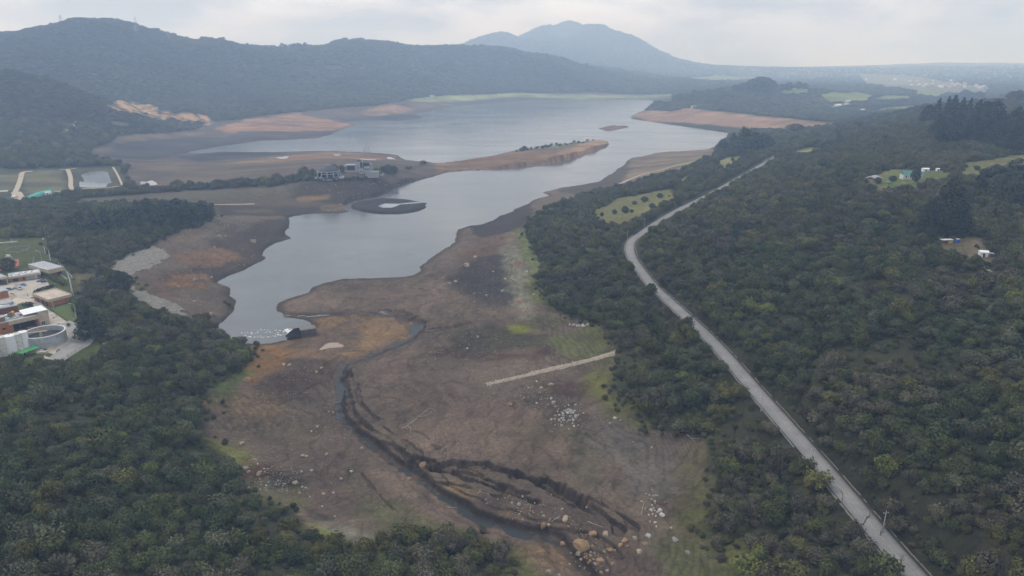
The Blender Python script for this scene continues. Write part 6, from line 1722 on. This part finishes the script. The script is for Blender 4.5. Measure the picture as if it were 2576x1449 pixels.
# ---- pale stone revetments on the left bank
def revetment_mat():
    k = NT_('pale_rock_slabs', .92, .15); co = k.coords()
    mp = k.n('ShaderNodeMapping'); mp.inputs['Rotation'].default_value = (0, 0, .5); mp.inputs['Scale'].default_value = (.55, .22, .6); k.l(co, mp.inputs['Vector'])
    v = k.n('ShaderNodeTexVoronoi'); v.feature = 'DISTANCE_TO_EDGE'; k.l(mp.outputs['Vector'], v.inputs['Vector'])
    f = k.noise(co, .35, 5, .65); c = k.ramp(f, [(.25, (.20, .18, .15)), (.75, (.46, .43, .37))])
    e = k.ramp(v.outputs['Distance'], [(0, (.16, .15, .14)), (.16, (1, 1, 1))]); k.base(k.mul(c, e)); k.bump(e, .25); return k.m
M_REV = revetment_mat()
def revetment(px, label, seed):
    poly = PL(px); c = poly.mean(0); lo, hi = poly[:, :2].min(0), poly[:, :2].max(0); st = 1.0
    xs_, ys_ = np.arange(lo[0] - 3, hi[0] + 3, st), np.arange(lo[1] - 3, hi[1] + 3, st); X_, Y_ = np.meshgrid(xs_, ys_); sd = sdf_poly(X_, Y_, poly) + (fbm(X_ / 6, Y_ / 6, 3, seed) - .5) * 9
    a_ = (X_ * .85 + Y_ * .5); stp = np.floor(a_ / 2.6 + fbm(X_ / 8, Y_ / 8, 2, seed + 3) * 3); Z_ = hf(X_, Y_) + .35 + (_hash(stp, stp * 0 + np.floor((Y_ * .85 - X_ * .5) / 5), seed) - .5) * .7
    keep = sd < 0; idx = -np.ones(X_.shape, int); V, F = [], []
    for i in range(X_.shape[0] - 1):
        for j in range(X_.shape[1] - 1):
            if keep[i:i+2, j:j+2].all():
                f = []
                for di, dj in ((0,0),(0,1),(1,1),(1,0)):
                    if idx[i+di, j+dj] < 0: idx[i+di, j+dj] = len(V); V.append((X_[i+di,j+dj]-c[0], Y_[i+di,j+dj]-c[1], Z_[i+di,j+dj]-c[2]))
                    f.append(idx[i+di, j+dj])
                F.append(f)
    o = link_mesh('rock_revetment', np_mesh('rock_revetment', V, F, M_REV)); o.location = c; tag(o, label, 'revetment')
revetment([(272,690),(288,662),(335,635),(385,620),(418,630),(428,643),(402,665),(362,682),(330,694),(300,698)], 'broad pale slab of layered rock at the upper left bank', 5)
revetment([(328,718),(342,728),(385,742),(430,757),(458,776),(474,797),(462,798),(430,788),(380,774),(345,752),(330,738)], 'narrow pale rock strip curving along the left bank behind the trees', 9)
revetment([(1025,475),(1040,468),(1090,462),(1096,468),(1060,482),(1030,490)] if False else [(925,441),(946,437),(966,432),(968,439),(950,446),(930,449)], 'pale rock riprap below the visitor centre terrace', 13)
# ---- rocks
def rock_mesh(name, seed, cuts=7):
    bm = bmesh.new(); bmesh.ops.create_icosphere(bm, subdivisions=3, radius=1); rs = np.random.default_rng(seed)
    V = np.array([v.co[:] for v in bm.verts]); V *= np.array([1, rs.uniform(.65, .95), rs.uniform(.55, .85)])
    for k in range(cuts):
        n_ = rs.normal(0, 1, 3); n_ /= np.linalg.norm(n_); h = rs.uniform(.45, .8); d = V @ n_ - h; V -= np.where(d > 0, d, 0)[:, None] * n_ * .92
    V += ((fbm(V[:, 0] * 3 + seed, V[:, 1] * 3 + V[:, 2] * 2, 4, seed) - .5) * .22)[:, None] * V
    for v, c_ in zip(bm.verts, V): v.co = c_
    me = bpy.data.meshes.new(name); bm.to_mesh(me); bm.free(); me.materials.append(M_ROCK); return me
ROCKS = [rock_mesh('boulder', 100 + i, 8 + i % 5) for i in range(9)]
TAN, PALE, WHITE, GREY, PINK = (.25, .165, .09), (.29, .235, .17), (.37, .355, .33), (.22, .212, .20), (.27, .195, .155)
CN = {TAN: 'tan', PALE: 'pale buff', WHITE: 'whitish', GREY: 'grey', PINK: 'pinkish'}
rrs = random.Random(77); BLD = []
def rock(u, v, wpx, col, label, group, var=None, flat=1.0, tall=1.0):
    p = P(u, v); r = max(.25, wpx * mpp(u, v) / 2) * 1.14; o = link_mesh('boulder', ROCKS[rrs.randrange(9) if var is None else var]); k = rrs.uniform(.85, 1.2)
    o.location = (p[0], p[1], p[2] + r * .08 * flat * tall); o.scale = (r * 1.08, r * .95, r * k * flat * tall); o.rotation_euler = (rrs.uniform(-.25, .25), rrs.uniform(-.25, .25), rrs.uniform(0, 6.28)); j = rrs.uniform(.85, 1.15)
    o['tint'] = tuple(min(.8, c_ * j) for c_ in col); tag(o, label, 'boulder', group); return o
A5 = lambda x, y: (1277.8 + x * .3388, 958.3 + y * .3388); L5 = lambda x, y: (562.2 + x * .3087, 894.4 + y * .3087)
C4 = lambda x, y: (x / 3, 483 + y / 3); C5 = lambda x, y: (858.7 + x / 3, 483 + y / 3); K2 = .3388; K3 = .3087; K1 = 1 / 3
SING = []
def S(fn, k, zone_, lst):
    for x, y, w, col in lst:
        u, v = fn(x, y); SING.append((u, v + w * k * .28, w * k, col, zone_))
S(A5, K2, 'in the stony stream bed', [(550,1190,140,TAN),(630,1120,62,TAN),(722,1125,60,PALE),(262,1062,55,TAN),(298,1062,30,PALE),(267,1000,38,PALE),(312,1025,30,TAN),(403,945,32,PALE),(405,1200,45,TAN),(680,1318,75,TAN),(780,1350,45,TAN),(760,1245,50,TAN),(793,1255,28,PALE),(720,1265,25,TAN),(520,1270,45,PALE),(690,1415,35,TAN),(545,1320,30,PALE),(650,1352,32,PALE),(735,1400,30,PALE),(452,1075,24,TAN),(88,985,32,TAN),(110,1025,20,PALE),(30,900,24,PALE),(85,910,45,GREY),(110,855,22,WHITE),(585,935,20,PALE),(430,1010,60,PALE),(310,1408,52,PINK),(380,1438,30,GREY)])
S(A5, K2, 'on the stream\'s right bank', [(866,1175,50,TAN),(835,1210,40,TAN),(945,1160,45,PALE),(1020,1200,45,TAN),(1042,1140,45,WHITE),(890,1225,25,TAN),(975,1255,50,PALE)])
S(A5, K2, 'on the grass by the feathery thicket', [(1097,840,55,GREY),(1062,950,32,WHITE),(1145,985,45,WHITE),(1020,945,24,PALE),(1070,920,22,WHITE),(1090,890,20,WHITE),(1130,955,35,WHITE),(1110,970,20,WHITE),(1095,1045,25,WHITE),(1055,1040,20,PALE),(1210,1085,30,GREY),(1240,1160,60,GREY),(1335,1265,40,GREY)])
S(A5, K2, 'in the big rock pile', [(453,205,78,GREY),(322,278,32,GREY),(340,158,42,PALE),(322,123,32,WHITE),(320,20,38,PALE),(245,45,32,PALE),(95,105,22,TAN),(18,170,40,TAN),(445,230,28,WHITE),(410,252,25,GREY),(400,325,28,PALE),(505,255,30,WHITE),(490,330,20,WHITE)])
S(A5, K2, 'right of the rock pile', [(795,268,35,WHITE),(760,310,26,PALE),(836,288,18,PALE),(1068,490,22,PALE),(930,452,22,GREY)])
S(L5, K3, 'at the left thicket\'s foot', [(290,950,55,PINK),(97,930,50,WHITE),(180,900,60,GREY),(245,850,60,PINK),(585,1030,42,PALE),(365,1028,25,GREY),(360,920,40,GREY),(205,940,40,PALE),(90,993,45,GREY),(640,1065,20,WHITE),(670,1075,20,WHITE),(618,1115,35,PALE),(260,1118,20,PALE)])
S(L5, K3, 'on the mud left of the stream', [(650,810,45,PALE),(675,815,35,PALE),(840,798,28,PALE),(815,1118,35,PALE),(895,1115,22,WHITE),(960,998,32,PALE),(720,930,35,WHITE),(637,942,20,WHITE),(805,1225,20,WHITE),(908,1305,26,PALE),(705,1148,20,WHITE),(150,705,50,PALE),(765,573,30,PALE),(715,612,20,WHITE),(1045,935,30,WHITE)])
S(L5, K3, 'near the orange soil below the pool', [(760,130,32,PALE),(800,95,35,PALE),(540,70,40,PALE),(490,70,35,PALE),(200,185,70,TAN)])
S(L5, K3, 'against the eroded stream bank', [(895,462,38,TAN),(860,455,25,GREY),(1130,750,35,GREY),(1630,880,85,TAN),(1510,1000,42,TAN)])
S(C4, K1, 'on the drained bank left of the lake', [(1585,915,55,PALE),(1733,518,30,PALE),(1915,362,50,PALE),(1655,328,45,PALE),(1700,330,20,PALE),(1620,410,25,PALE),(1640,205,40,GREY),(1595,640,25,PALE),(1475,655,40,GREY),(1350,705,35,PINK),(1475,820,38,PINK)])
S(C4, K1, 'in the shrubs below the works', [(790,1130,50,WHITE),(30,1350,60,GREY),(65,1308,30,GREY)])
S(C5, K1, 'on the dark slope right of the lake', [(950,545,50,PALE),(1010,485,32,PALE),(1235,650,25,PALE),(1400,597,16,WHITE),(1355,645,28,PALE),(1005,765,28,TAN),(1005,822,22,TAN),(815,685,25,PALE),(865,670,30,PINK),(765,645,16,PALE),(1145,598,13,WHITE),(1095,775,13,WHITE),(1450,770,24,PALE),(1220,740,35,GREY),(950,1178,18,WHITE),(1030,1088,30,PALE)])
def sz_(w): return 'huge' if w > 40 else 'large' if w > 17 else 'medium' if w > 10.5 else 'small'
from collections import defaultdict
grp = defaultdict(list)
for s in SING: grp[(sz_(s[2]), CN[s[3]], s[4])].append(s)
for (a_, b_, z_), L in grp.items():
    L.sort(key=lambda s: s[0])
    for i, s in enumerate(L):
        if len(L) == 1: lb = f'{a_} {b_} boulder {z_}'
        elif len(L) == 2: lb = f'{a_} {b_} boulder {z_}, {"left" if i == 0 else "right"} of two'
        else: lb = f'{a_} {b_} boulder {z_}, {ORD[i]} from left'
        rock(s[0], s[1], s[2], s[3], lb, None, flat=.55 if s[3] == GREY and s[2] > 16 else 1.0)
def cluster(fn, k, cx, cy, sx, sy, n, w0, w1, cols, label, group):
    for i in range(n):
        u, v = fn(rrs.gauss(cx, sx), rrs.gauss(cy, sy)); rock(u, v, rrs.uniform(w0, w1) * k, rrs.choice(cols), label, group)
cluster(A5, K2, 430, 262, 62, 42, 46, 10, 24, [WHITE, PALE, GREY, WHITE], 'pale stone packed into the big rock pile on the drained plain', 'stones of the rock pile')
cluster(A5, K2, 200, 100, 70, 45, 18, 8, 18, [PALE, WHITE, TAN], 'small pale stone scattered above the big rock pile', 'stones above the rock pile')
cluster(A5, K2, 1085, 960, 40, 75, 18, 9, 20, [WHITE, PALE], 'small white stone on the grass left of the feathery thicket', 'white stones on the grass')
cluster(A5, K2, 600, 1290, 90, 65, 32, 10, 26, [TAN, PALE, TAN], 'small tan stone between the big boulders of the stream', 'stones in the stream')
cluster(A5, K2, 160, 930, 120, 50, 14, 8, 18, [PALE, TAN, WHITE], 'small pale stone in the upper stony stream bed', 'stones of the upper stream bed')
cluster(L5, K3, 340, 1000, 110, 70, 30, 9, 22, [PALE, WHITE, GREY], 'small pale stone on the grassy left edge of the mud', 'stones at the left edge')
cluster(C5, K1, 1800, 1006, 32, 7, 20, 12, 26, [WHITE], 'whitish stone in the row of stones beside the scrub', 'row of whitish stones')
# pebbles and rubble nobody could count
def pebbles(areas, label):
    V, F, k = [], [], 0; rs = np.random.default_rng(8); base = np.array([(1,0,0),(-1,0,0),(0,1,0),(0,-1,0),(0,0,1),(0,0,-1)], float); tri = np.array([(0,2,4),(2,1,4),(1,3,4),(3,0,4),(2,0,5),(1,2,5),(3,1,5),(0,3,5)])
    for px, n, r0, r1 in areas:
        poly = PL(px); lo, hi = poly[:, :2].min(0), poly[:, :2].max(0); q = rs.uniform(lo, hi, (n * 4, 2)); q = q[sdf_poly(q[:, 0], q[:, 1], poly) < 0]
        w = fbm(q[:, 0] / 6, q[:, 1] / 6, 3, 55) > rs.uniform(.35, .65, len(q)); q = q[w][:n]
        z = hf(q[:, 0], q[:, 1])
        for (x_, y_), zz in zip(q, z):
            r = r0 + (r1 - r0) * rs.uniform() ** 3; B = base * rs.uniform(.5, 1.2, (6, 1)) * np.array([1.2, 1, .7]) * r; an = rs.uniform(0, 6.28); c_, s_ = math.cos(an), math.sin(an)
            V.append(np.stack([B[:, 0] * c_ - B[:, 1] * s_ + x_, B[:, 0] * s_ + B[:, 1] * c_ + y_, B[:, 2] + zz + r * .2], 1)); F.append(tri + k); k += 6
    o = link_mesh('rubble', np_mesh('rubble', np.concatenate(V), np.concatenate(F), plain('rubble_stone', (.27, .225, .175), .9, .45, .12))); tag(o, label, 'rubble', kind='stuff')
pebbles([([(560,1000),(840,930),(1000,1200),(1100,1330),(900,1340),(600,1180)], 500, .1, .45), ([(1050,950),(1500,960),(1700,1200),(1500,1250),(1200,1150)], 260, .1, .35), ([(1190,1230),(1350,1250),(1560,1380),(1500,1440),(1400,1340),(1250,1305)], 620, .12, .5),
         ([(1290,960),(1480,1000),(1470,1080),(1380,1090),(1320,1020)], 320, .15, .5), ([(560,1130),(760,1180),(790,1260),(640,1220)], 420, .15, .5), ([(1090,850),(1200,815),(1380,870),(1200,912),(1080,900)], 380, .15, .5), ([(1040,930),(1100,860),(1120,880),(1070,940)], 160, .2, .6),
         ([(640,905),(800,905),(780,990),(620,1000)], 260, .15, .5), ([(380,720),(560,600),(700,560),(660,640),(560,720),(470,780)], 420, .2, .7), ([(540,548),(640,552),(620,580),(500,600)], 300, .3, .9), ([(1120,690),(1200,640),(1330,690),(1300,790),(1180,760)], 220, .2, .6),
         ([(760,470),(960,455),(1060,450),(960,490),(880,510)], 300, .5, 1.6), ([(800,520),(880,518),(884,530),(820,532)], 120, .4, 1.3), ([(1130,424),(1230,419),(1230,426),(1140,431)], 160, .6, 2.0), ([(1260,410),(1420,392),(1420,402),(1280,424)], 90, .6, 2.0)],
        'loose pale rubble strewn over the drained reservoir bed')
# ---- driftwood
def driftwood(pts, rad, label):
    W = []
    for ch in pts:
        L = PL(ch); L[:, 2] += np.linspace(.15, .5, len(L)); W.append(L)
    c = W[0][0].copy(); o = link_mesh('driftwood', tube_mesh('driftwood', [(w - c, np.linspace(rad, rad * .35, len(w))) for w in W], M_WOOD, 5)); o.location = c; tag(o, label, 'driftwood')
B2 = lambda x, y: (858.7 + x / 3, 966 + y / 3)
driftwood([[B2(450,345), B2(520,300), B2(590,245), B2(630,210), B2(662,184), B2(690,192), B2(715,212)], [B2(590,248), B2(640,245), B2(690,212)], [B2(500,315), B2(525,335), B2(520,380)], [B2(520,300), B2(570,272)]], .16, 'large forked dead branch stranded on the mud right of the stream')
driftwood([[B2(2262,985), B2(2275,940), B2(2285,895)]], .18, 'pale straight log beside the white stones')
driftwood([[B2(1585,1040), B2(1620,1020), B2(1655,995)], [B2(1620,1020), B2(1650,1012)]], .2, 'dark forked branch lying among the stream boulders')
driftwood([[B2(1860,1040), B2(1930,1070), B2(1980,1090)]], .17, 'long dark log above the biggest stream boulder')
driftwood([[B2(800,930), B2(858,940)]], .22, 'short dark log beside the stream on its near bank')
driftwood([[(562+.3087*900, 894+.3087*390), (562+.3087*985, 894+.3087*373)]], .2, 'dark log bridging the narrow stream')
driftwood([[B2(30,390) , B2(60,420), B2(95,450)], [B2(60,420), B2(125,415)]] if False else [[(1727,1093),(1738,1103),(1749,1116)],[(1738,1103),(1758,1106)]], .14, 'grey dead branch at the right edge of the grey flat')
driftwood([[B2(1372,577), B2(1405,571)]], .2, 'short white log on the plain above the gully')
# ------------------------------------------------------------------ individual trees
def profile_crown(name, seed, prof, n, size, lump=.25, asym=.12, droop=0, gaps=.3):
    """leaf clumps spread through a crown volume; prof(t) = radius at height fraction t (unit tree height 1)"""
    rs = np.random.default_rng(seed); t = rs.uniform(0, 1, n * 3); rad = np.array([prof(q) for q in t]); keep = rs.uniform(0, rad.max(), len(t)) < rad; t, rad = t[keep], rad[keep]
    a = rs.uniform(0, 6.2832, len(t)); lob = fbm(a * 1.6 + seed, t * 7 + seed, 3, seed); hole = fbm(a * 2.3 + 9, t * 11, 3, seed + 5); ok = hole > gaps
    t, rad, a, lob = t[ok][:n], rad[ok][:n], a[ok][:n], lob[ok][:n]
    rr_ = rad * (1 - lump + 2 * lump * lob) * (1 - .45 * rs.uniform(0, 1, len(t)) ** 2.2)
    off = asym * (fbm(t * 3 + seed, t * 0, 2, seed) - .5)
    C = np.stack([np.cos(a) * rr_ + off, np.sin(a) * rr_, t - droop * rr_], 1); Nn = np.stack([np.cos(a), np.sin(a), .55 + 0 * a], 1)
    V, Fq = leaf_quads(C, Nn, size, rs, .45); return np_mesh(name, V, Fq, M_LEAF)
def pine_prof(t): return 0 if t < .06 else (.20 * (1 - t) ** .75 + .012) * (1 + .28 * math.sin(t * 52)) * min(1, (t - .04) * 7)
def cedar_prof(t): return 0 if t < .05 else .46 * (1 - t) ** .62 * (1 + .16 * math.sin(t * 40)) * min(1, (t - .02) * 6)
def gum_prof(t): return 0 if t < .22 else .21 * math.sin(min(1, (t - .20) / .8) * math.pi) ** .6 * (1 + .25 * math.sin(t * 23))
def broad_prof(t): return 0 if t < .08 else .50 * math.sin(min(1, (t - .04) / .96) * math.pi) ** .55
def giant_prof(t): return 0 if t < .02 else .30 * (1 - t ** 2.2) ** .8 * (.72 + .28 * min(1, t * 4)) * (1 + .12 * math.sin(t * 26))
def umb_prof(t): return 0 if t < .55 else .52 * math.sin((t - .55) / .45 * math.pi) ** .5
def col_prof(t): return 0 if t < .04 else .17 * math.sin(min(1, t + .02) * math.pi) ** .35
TK = {}
for nm, pf, n_, sz, lp, gp in (('pine', pine_prof, 1500, .022, .3, .33), ('cedar', cedar_prof, 2600, .030, .3, .36), ('gum_tree', gum_prof, 1200, .030, .4, .40), ('broad_tree', broad_prof, 1500, .045, .3, .33), ('giant_tree', giant_prof, 3400, .018, .25, .30), ('umbrella_tree', umb_prof, 900, .035, .3, .35), ('column_tree', col_prof, 900, .026, .2, .3)):
    TK[nm] = ([profile_crown(nm + '_crown', 300 + 11 * i + len(nm), pf, n_, sz, lp, .16, .1 if nm in ('pine', 'cedar') else 0, gp) for i in range(3)], pf)
def tk_trunk(nm):
    top = {'umbrella_tree': .7, 'gum_tree': .8}.get(nm, .9); rs = np.random.default_rng(len(nm)); ch = [([(0, 0, -.03), (.004, 0, .3), (0, .005, top)], [.022, .016, .004])]
    for k in range(9):
        z = rs.uniform(.25, .85) * top; a_ = rs.uniform(0, 6.28); l = .8 * max(.03, TK[nm][1](min(.97, z + .05))); ch.append(([(0, 0, z), (math.cos(a_) * l * .5, math.sin(a_) * l * .5, z + l * .25), (math.cos(a_) * l, math.sin(a_) * l, z + l * .35)], [.009, .006, .002]))
    return tube_mesh(nm + '_trunk', ch, M_BARK, 6)
TTR = {nm: tk_trunk(nm) for nm in TK}
trs = random.Random(9)
def tree(kind, u, v, hpx, label, group=None, tint=(.034, .046, .030), wide=1.0, p=None, name=None):
    p = P(u, v) if p is None else p
    d = p[1] * CP + (CAM_H - p[2]) * SP
    h = hpx * d / FPX * 1.06
    e = empty(name or kind, (p[0], p[1], p[2] - .2), trs.uniform(0, 6.28), label, 'tree', group); e.scale = (h * wide, h * wide, h)
    j = trs.uniform(.85, 1.2); f = link_mesh('crown', TK[kind][0][trs.randrange(3)], e); f['tint'] = tuple(c_ * j for c_ in tint); link_mesh('trunk', TTR[kind], e); return e
DKP = (.017, .025, .020); DKG = (.030, .042, .026); OLV = (.05, .058, .03)
tree('cedar', 229, 850, 84, 'big spreading dark conifer at the corner of the works yard', tint=(.030, .044, .026), wide=1.0)
tree('giant_tree', 2374, 596, 146, 'giant dark cypress standing above the dirt yard', tint=DKP, wide=1.08)
tree('giant_tree', 2332, 600, 98, 'dark cypress leaning against the left side of the giant cypress', tint=DKP)
tree('giant_tree', 2406, 590, 88, 'dark tree on the right flank of the giant cypress', tint=DKP, wide=1.1)
for i, (u, tp, v, k, w) in enumerate(((2351,252,318,'pine',1.1),(2372,248,320,'pine',1.0),(2391,247,322,'pine',1.5),(2412,251,322,'pine',1.2),(2429,252,321,'pine',1.0),(2448,256,326,'pine',1.5),(2470,262,334,'broad_tree',.75),(2486,256,338,'giant_tree',1.5),(2513,276,345,'pine',1.4),(2551,272,338,'giant_tree',1.3),(2573,278,352,'giant_tree',1.5),(2330,268,320,'broad_tree',.7),(2360,290,352,'giant_tree',1.3),(2400,285,356,'giant_tree',1.4),(2440,290,362,'giant_tree',1.3),(2470,300,368,'giant_tree',1.4),(2510,310,376,'giant_tree',1.4),(2545,318,385,'giant_tree',1.4),(2380,300,372,'broad_tree',.8))):
    tree(k, u, v, v - tp, f'tall dark tree of the hilltop grove at the upper right, {ORD[i] if i < 20 else i} along the list' if False else f'dark {"pine" if k == "pine" else "evergreen"} of the hilltop grove at the upper right, {"front row" if v > 344 else "skyline row"}', 'hilltop grove at the upper right', DKP, w)
for i, (u, tp, v, k, w, lb) in enumerate(((2472,424,492,'gum_tree',1.3,'leftmost feathery tree of the clump at the right edge'),(2491,418,498,'gum_tree',1.4,'second feathery tree of the clump at the right edge'),(2521,426,500,'gum_tree',1.6,'middle feathery tree of the clump at the right edge'),(2540,404,498,'gum_tree',1.3,'tallest feathery tree of the clump at the right edge'),(2566,425,508,'gum_tree',1.5,'feathery tree cut by the right edge of the photo'),(2505,440,512,'broad_tree',.7,'round dark tree in front of the feathery clump'),(2550,445,520,'broad_tree',.8,'lowest dark tree of the right edge clump'))):
    tree(k, u, v, v - tp, lb, 'clump at the right edge', (.036, .045, .034), w)
for u, tp, v, k, w, lb in ((1817,352,386,'broad_tree',.8,'low round tree at the left of the lakeshore grove'),(1840,336,388,'pine',1.6,'dark pine at the left of the lakeshore grove'),(1862,323,390,'pine',1.7,'tallest dark pine of the lakeshore grove'),(1880,326,390,'pine',1.7,'dark pine just right of the tallest lakeshore pine'),(1897,337,390,'broad_tree',.9,'dark round tree at the right of the lakeshore grove'),(1918,338,378,'broad_tree',.9,'round tree between lakeshore grove and umbrella tree'),(1930,345,380,'broad_tree',.9,'small round tree right of the lakeshore grove')):
    tree(k, u, v, v - tp, lb, 'lakeshore grove', DKG, w)
tree('umbrella_tree', 1998, 352, 38, 'flat topped umbrella tree on the hill crest above the dam', tint=DKG, wide=1.05)
gum = [(347,502,549),(373,500,552),(413,505,556),(450,500,556),(477,505,556),(510,505,552),(527,519,556),(267,522,566),(233,525,568),(200,532,570),(300,528,570),(330,520,566),(395,515,566),(430,516,568),(465,518,568),(495,520,566),(355,530,580),(310,540,590),(270,545,592),(400,532,584),(440,535,582),(240,548,596),(180,545,585)]
for i, (u, tp, v) in enumerate(gum):
    tree('gum_tree' if i % 4 else 'pine', u, v, v - tp, f'{"slender" if i % 4 else "pointed"} dark tree of the plantation left of the lake, {"back" if v < 560 else "middle" if v < 572 else "front"} row', 'plantation left of the lake', (.026, .040, .029), 1.35)
tree('broad_tree', 305, 738, 56, 'large round dark tree beside the pale rock strip', tint=(.026, .036, .024), wide=.95)
tree('broad_tree', 19, 680, 30, 'round dark tree half hiding the red court', tint=(.034, .044, .024), wide=1.3)
tree('column_tree', 1549, 485, 24, 'dark columnar tree beside the pale shore track', tint=DKG, wide=1.2)
tree('gum_tree', 1850, 608, 50, 'slim dark tree rising from the scrub in mid hillside', tint=DKG, wide=1.3)
tree('broad_tree', 2302, 458, 36, 'dark tree standing in front of the teal roofed farmhouse', tint=DKG, wide=.6)
tree('broad_tree', 2208, 462, 16, 'round bush against the corrugated shed', tint=DKG, wide=1.1)
tree('broad_tree', 2245, 456, 14, 'low round bush between shed and farmhouse', tint=DKG, wide=1.3)
for u, v, h, w, lb in ((1572,536,17,1.1,'largest round bush on the dry yellow meadow'),(1546,539,12,1.0,'round bush left of the largest meadow bush'),(1514,544,10,1.0,'small bush at the left tip of the dry meadow'),(1589,535,9,1.0,'small bush right of the largest meadow bush'),(1622,508,14,1.3,'wide bush at the upper edge of the dry meadow'),(1596,514,9,1.4,'low bush in the middle of the dry meadow'),(1640,524,13,1.2,'round bush at the right side of the dry meadow'),(1660,498,12,1.3,'bush at the upper right corner of the dry meadow'),(2457,428,11,1.2,'lone bush on the green right hillside meadow'),(1843,405,8,1.2,'lone bush on the small tan clearing')):
    tree('broad_tree', u, v, h, lb, None, DKG, w, name='round_bush')
for i in range(26):
    f = i / 25; u = 1300 + 190 * f + trs.uniform(-4, 4); v = 381 - 27 * f + trs.uniform(-3, 2.5)
    tree('broad_tree', u, v, trs.uniform(5, 9) * (1 - .4 * f), 'small dark shrub on the ridge of the orange spit', 'shrubs on the spit', DKG, 1.3, name='spit_shrub')
for i, (u, v) in enumerate(((955,437),(962,434),(970,432),(978,431),(986,432),(948,440),(992,435),(975,437),(985,438))):
    tree('broad_tree', u, v, trs.uniform(11, 17), 'dark bushy tree at the right side of the visitor centre', 'trees beside the visitor centre', DKG, 1.1)
for i in range(16):
    u = 770 + 150 * i / 15; tree('broad_tree', u, 456 - 6 * abs(i / 15 - .2) + trs.uniform(-1, 1), trs.uniform(5, 9), 'low dark shrub in the hedge below the visitor centre', 'hedge below the visitor centre', DKG, 1.4, name='hedge_shrub')
for u, tp, w in ((1895,200,1.3),(1910,195,1.4),(1925,196,1.3),(1940,204,1.2),(1870,208,1.2),(1850,213,1.2),(1965,212,1.2),(1985,208,1.2),(2008,206,1.1),(2025,210,1.2),(1745,226,1.2),(1780,224,1.2),(1815,220,1.2)):
    q = at_y(u, tp + 16, 3180 + max(0, u - 1900) * 1.4); q[2] = float(hf(q[0], q[1])); hh = at_y(u, tp, q[1])[2] - q[2]
    if hh > 8: tree('broad_tree', u, 0, hh / (q[1] * CP + (CAM_H - q[2]) * SP) * FPX, 'hazy broad tree on the crest of the hill behind the dam', 'trees on the hill behind the dam', (.04, .05, .035), w, p=q)
for u, hp in ((708,12),(716,10),(733,9),(739,12),(748,13),(756,11),(764,13),(621,7),(645,6),(563,8),(74,6),(135,7),(827,7),(650,6),(1000,5)):
    rid = np.interp(u, [0,100,155,185,210,250,270,330,380,430,500,560,650,700,800,900,1000], [3000,3000,3000,3000,3000,3050,3060,3100,3200,3300,3400,3500,3700,3900,4000,4200,4400])
    q = at_y(u, 100, rid); q[2] = float(hf(q[0], q[1])); tree('gum_tree', u, 0, hp + 4, 'tiny tree silhouetted on the skyline of the left ridge', 'trees on the left skyline', (.04, .05, .035), 1.5, p=q)
for u, tp, w in ((2400,236,1.2),(2425,228,1.2),(2440,233,1.2),(2460,232,1.3),(2520,238,1.2),(2545,231,1.3),(2560,229,1.2),(2572,236,1.2),(2510,246,1.1),(2380,244,1.2)):
    q = P(u, 256); tree('broad_tree', u, 256, 256 - tp, 'hazy round tree on the second hill behind the right grove', 'trees on the second right hill', (.04, .05, .035), w * .9)
# ---- bare trees by the road and in the thicket
def bare_tree(u, v, hpx, label, seed):
    p = P(u, v); d = p[1] * CP + (CAM_H - p[2]) * SP; h = hpx * d / FPX * 1.1; rs = np.random.default_rng(seed); ch = []
    def grow(a, dr, l, r, lev):
        b = a + dr * l; m_ = (a + b) / 2 + rs.normal(0, l * .06, 3); ch.append(([a, m_, b], [r, r * .8, r * .55]))
        if lev < 3:
            for k in range(3):
                dd = dr + rs.normal(0, .45, 3); dd[2] = abs(dd[2]) * .9 + .15; dd /= np.linalg.norm(dd); s_ = a + (b - a) * rs.uniform(.45, 1); grow(s_, dd, l * rs.uniform(.5, .75), r * .5, lev + 1)
    grow(np.zeros(3), np.array([rs.normal(0, .08), rs.normal(0, .08), 1.0]), h * .5, h * .016 + .06, 0)
    e = empty('bare_tree', (p[0], p[1], p[2] - .2), 0, label, 'tree'); link_mesh('trunk', tube_mesh('bare_tree', ch[:1], M_BARK, 6), e); link_mesh('branches', tube_mesh('bare_branches', ch[1:], M_BARK, 4), e)
bare_tree(2168, 1322, 62, 'tall leafless tree rising at the left kerb', 3); bare_tree(2214, 1350, 40, 'leafless tree leaning over the road near the bottom', 5); bare_tree(2118, 1264, 34, 'small leafless tree left of the road above the tall one', 7); bare_tree(2268, 1420, 36, 'leafless tree at the kerb at the bottom of the road', 9); bare_tree(2066, 1330, 46, 'grey dead tree standing in the thicket left of the road', 11); bare_tree(2145, 1370, 44, 'second grey dead tree deeper in the thicket', 13); bare_tree(2526, 1290, 50, 'leafless grey tree on the hillside at the right edge', 15); bare_tree(2375, 1310, 44, 'leafless tree among dark shrubs right of the road', 17)
bare_tree(350, 1180, 40, 'grey leafless tree in the middle of the left slope', 19); bare_tree(500, 1290, 60, 'large grey leafless tree in the lower left thicket', 21); bare_tree(1170, 1420, 26, 'small leafless tree in the bottom thicket', 23)
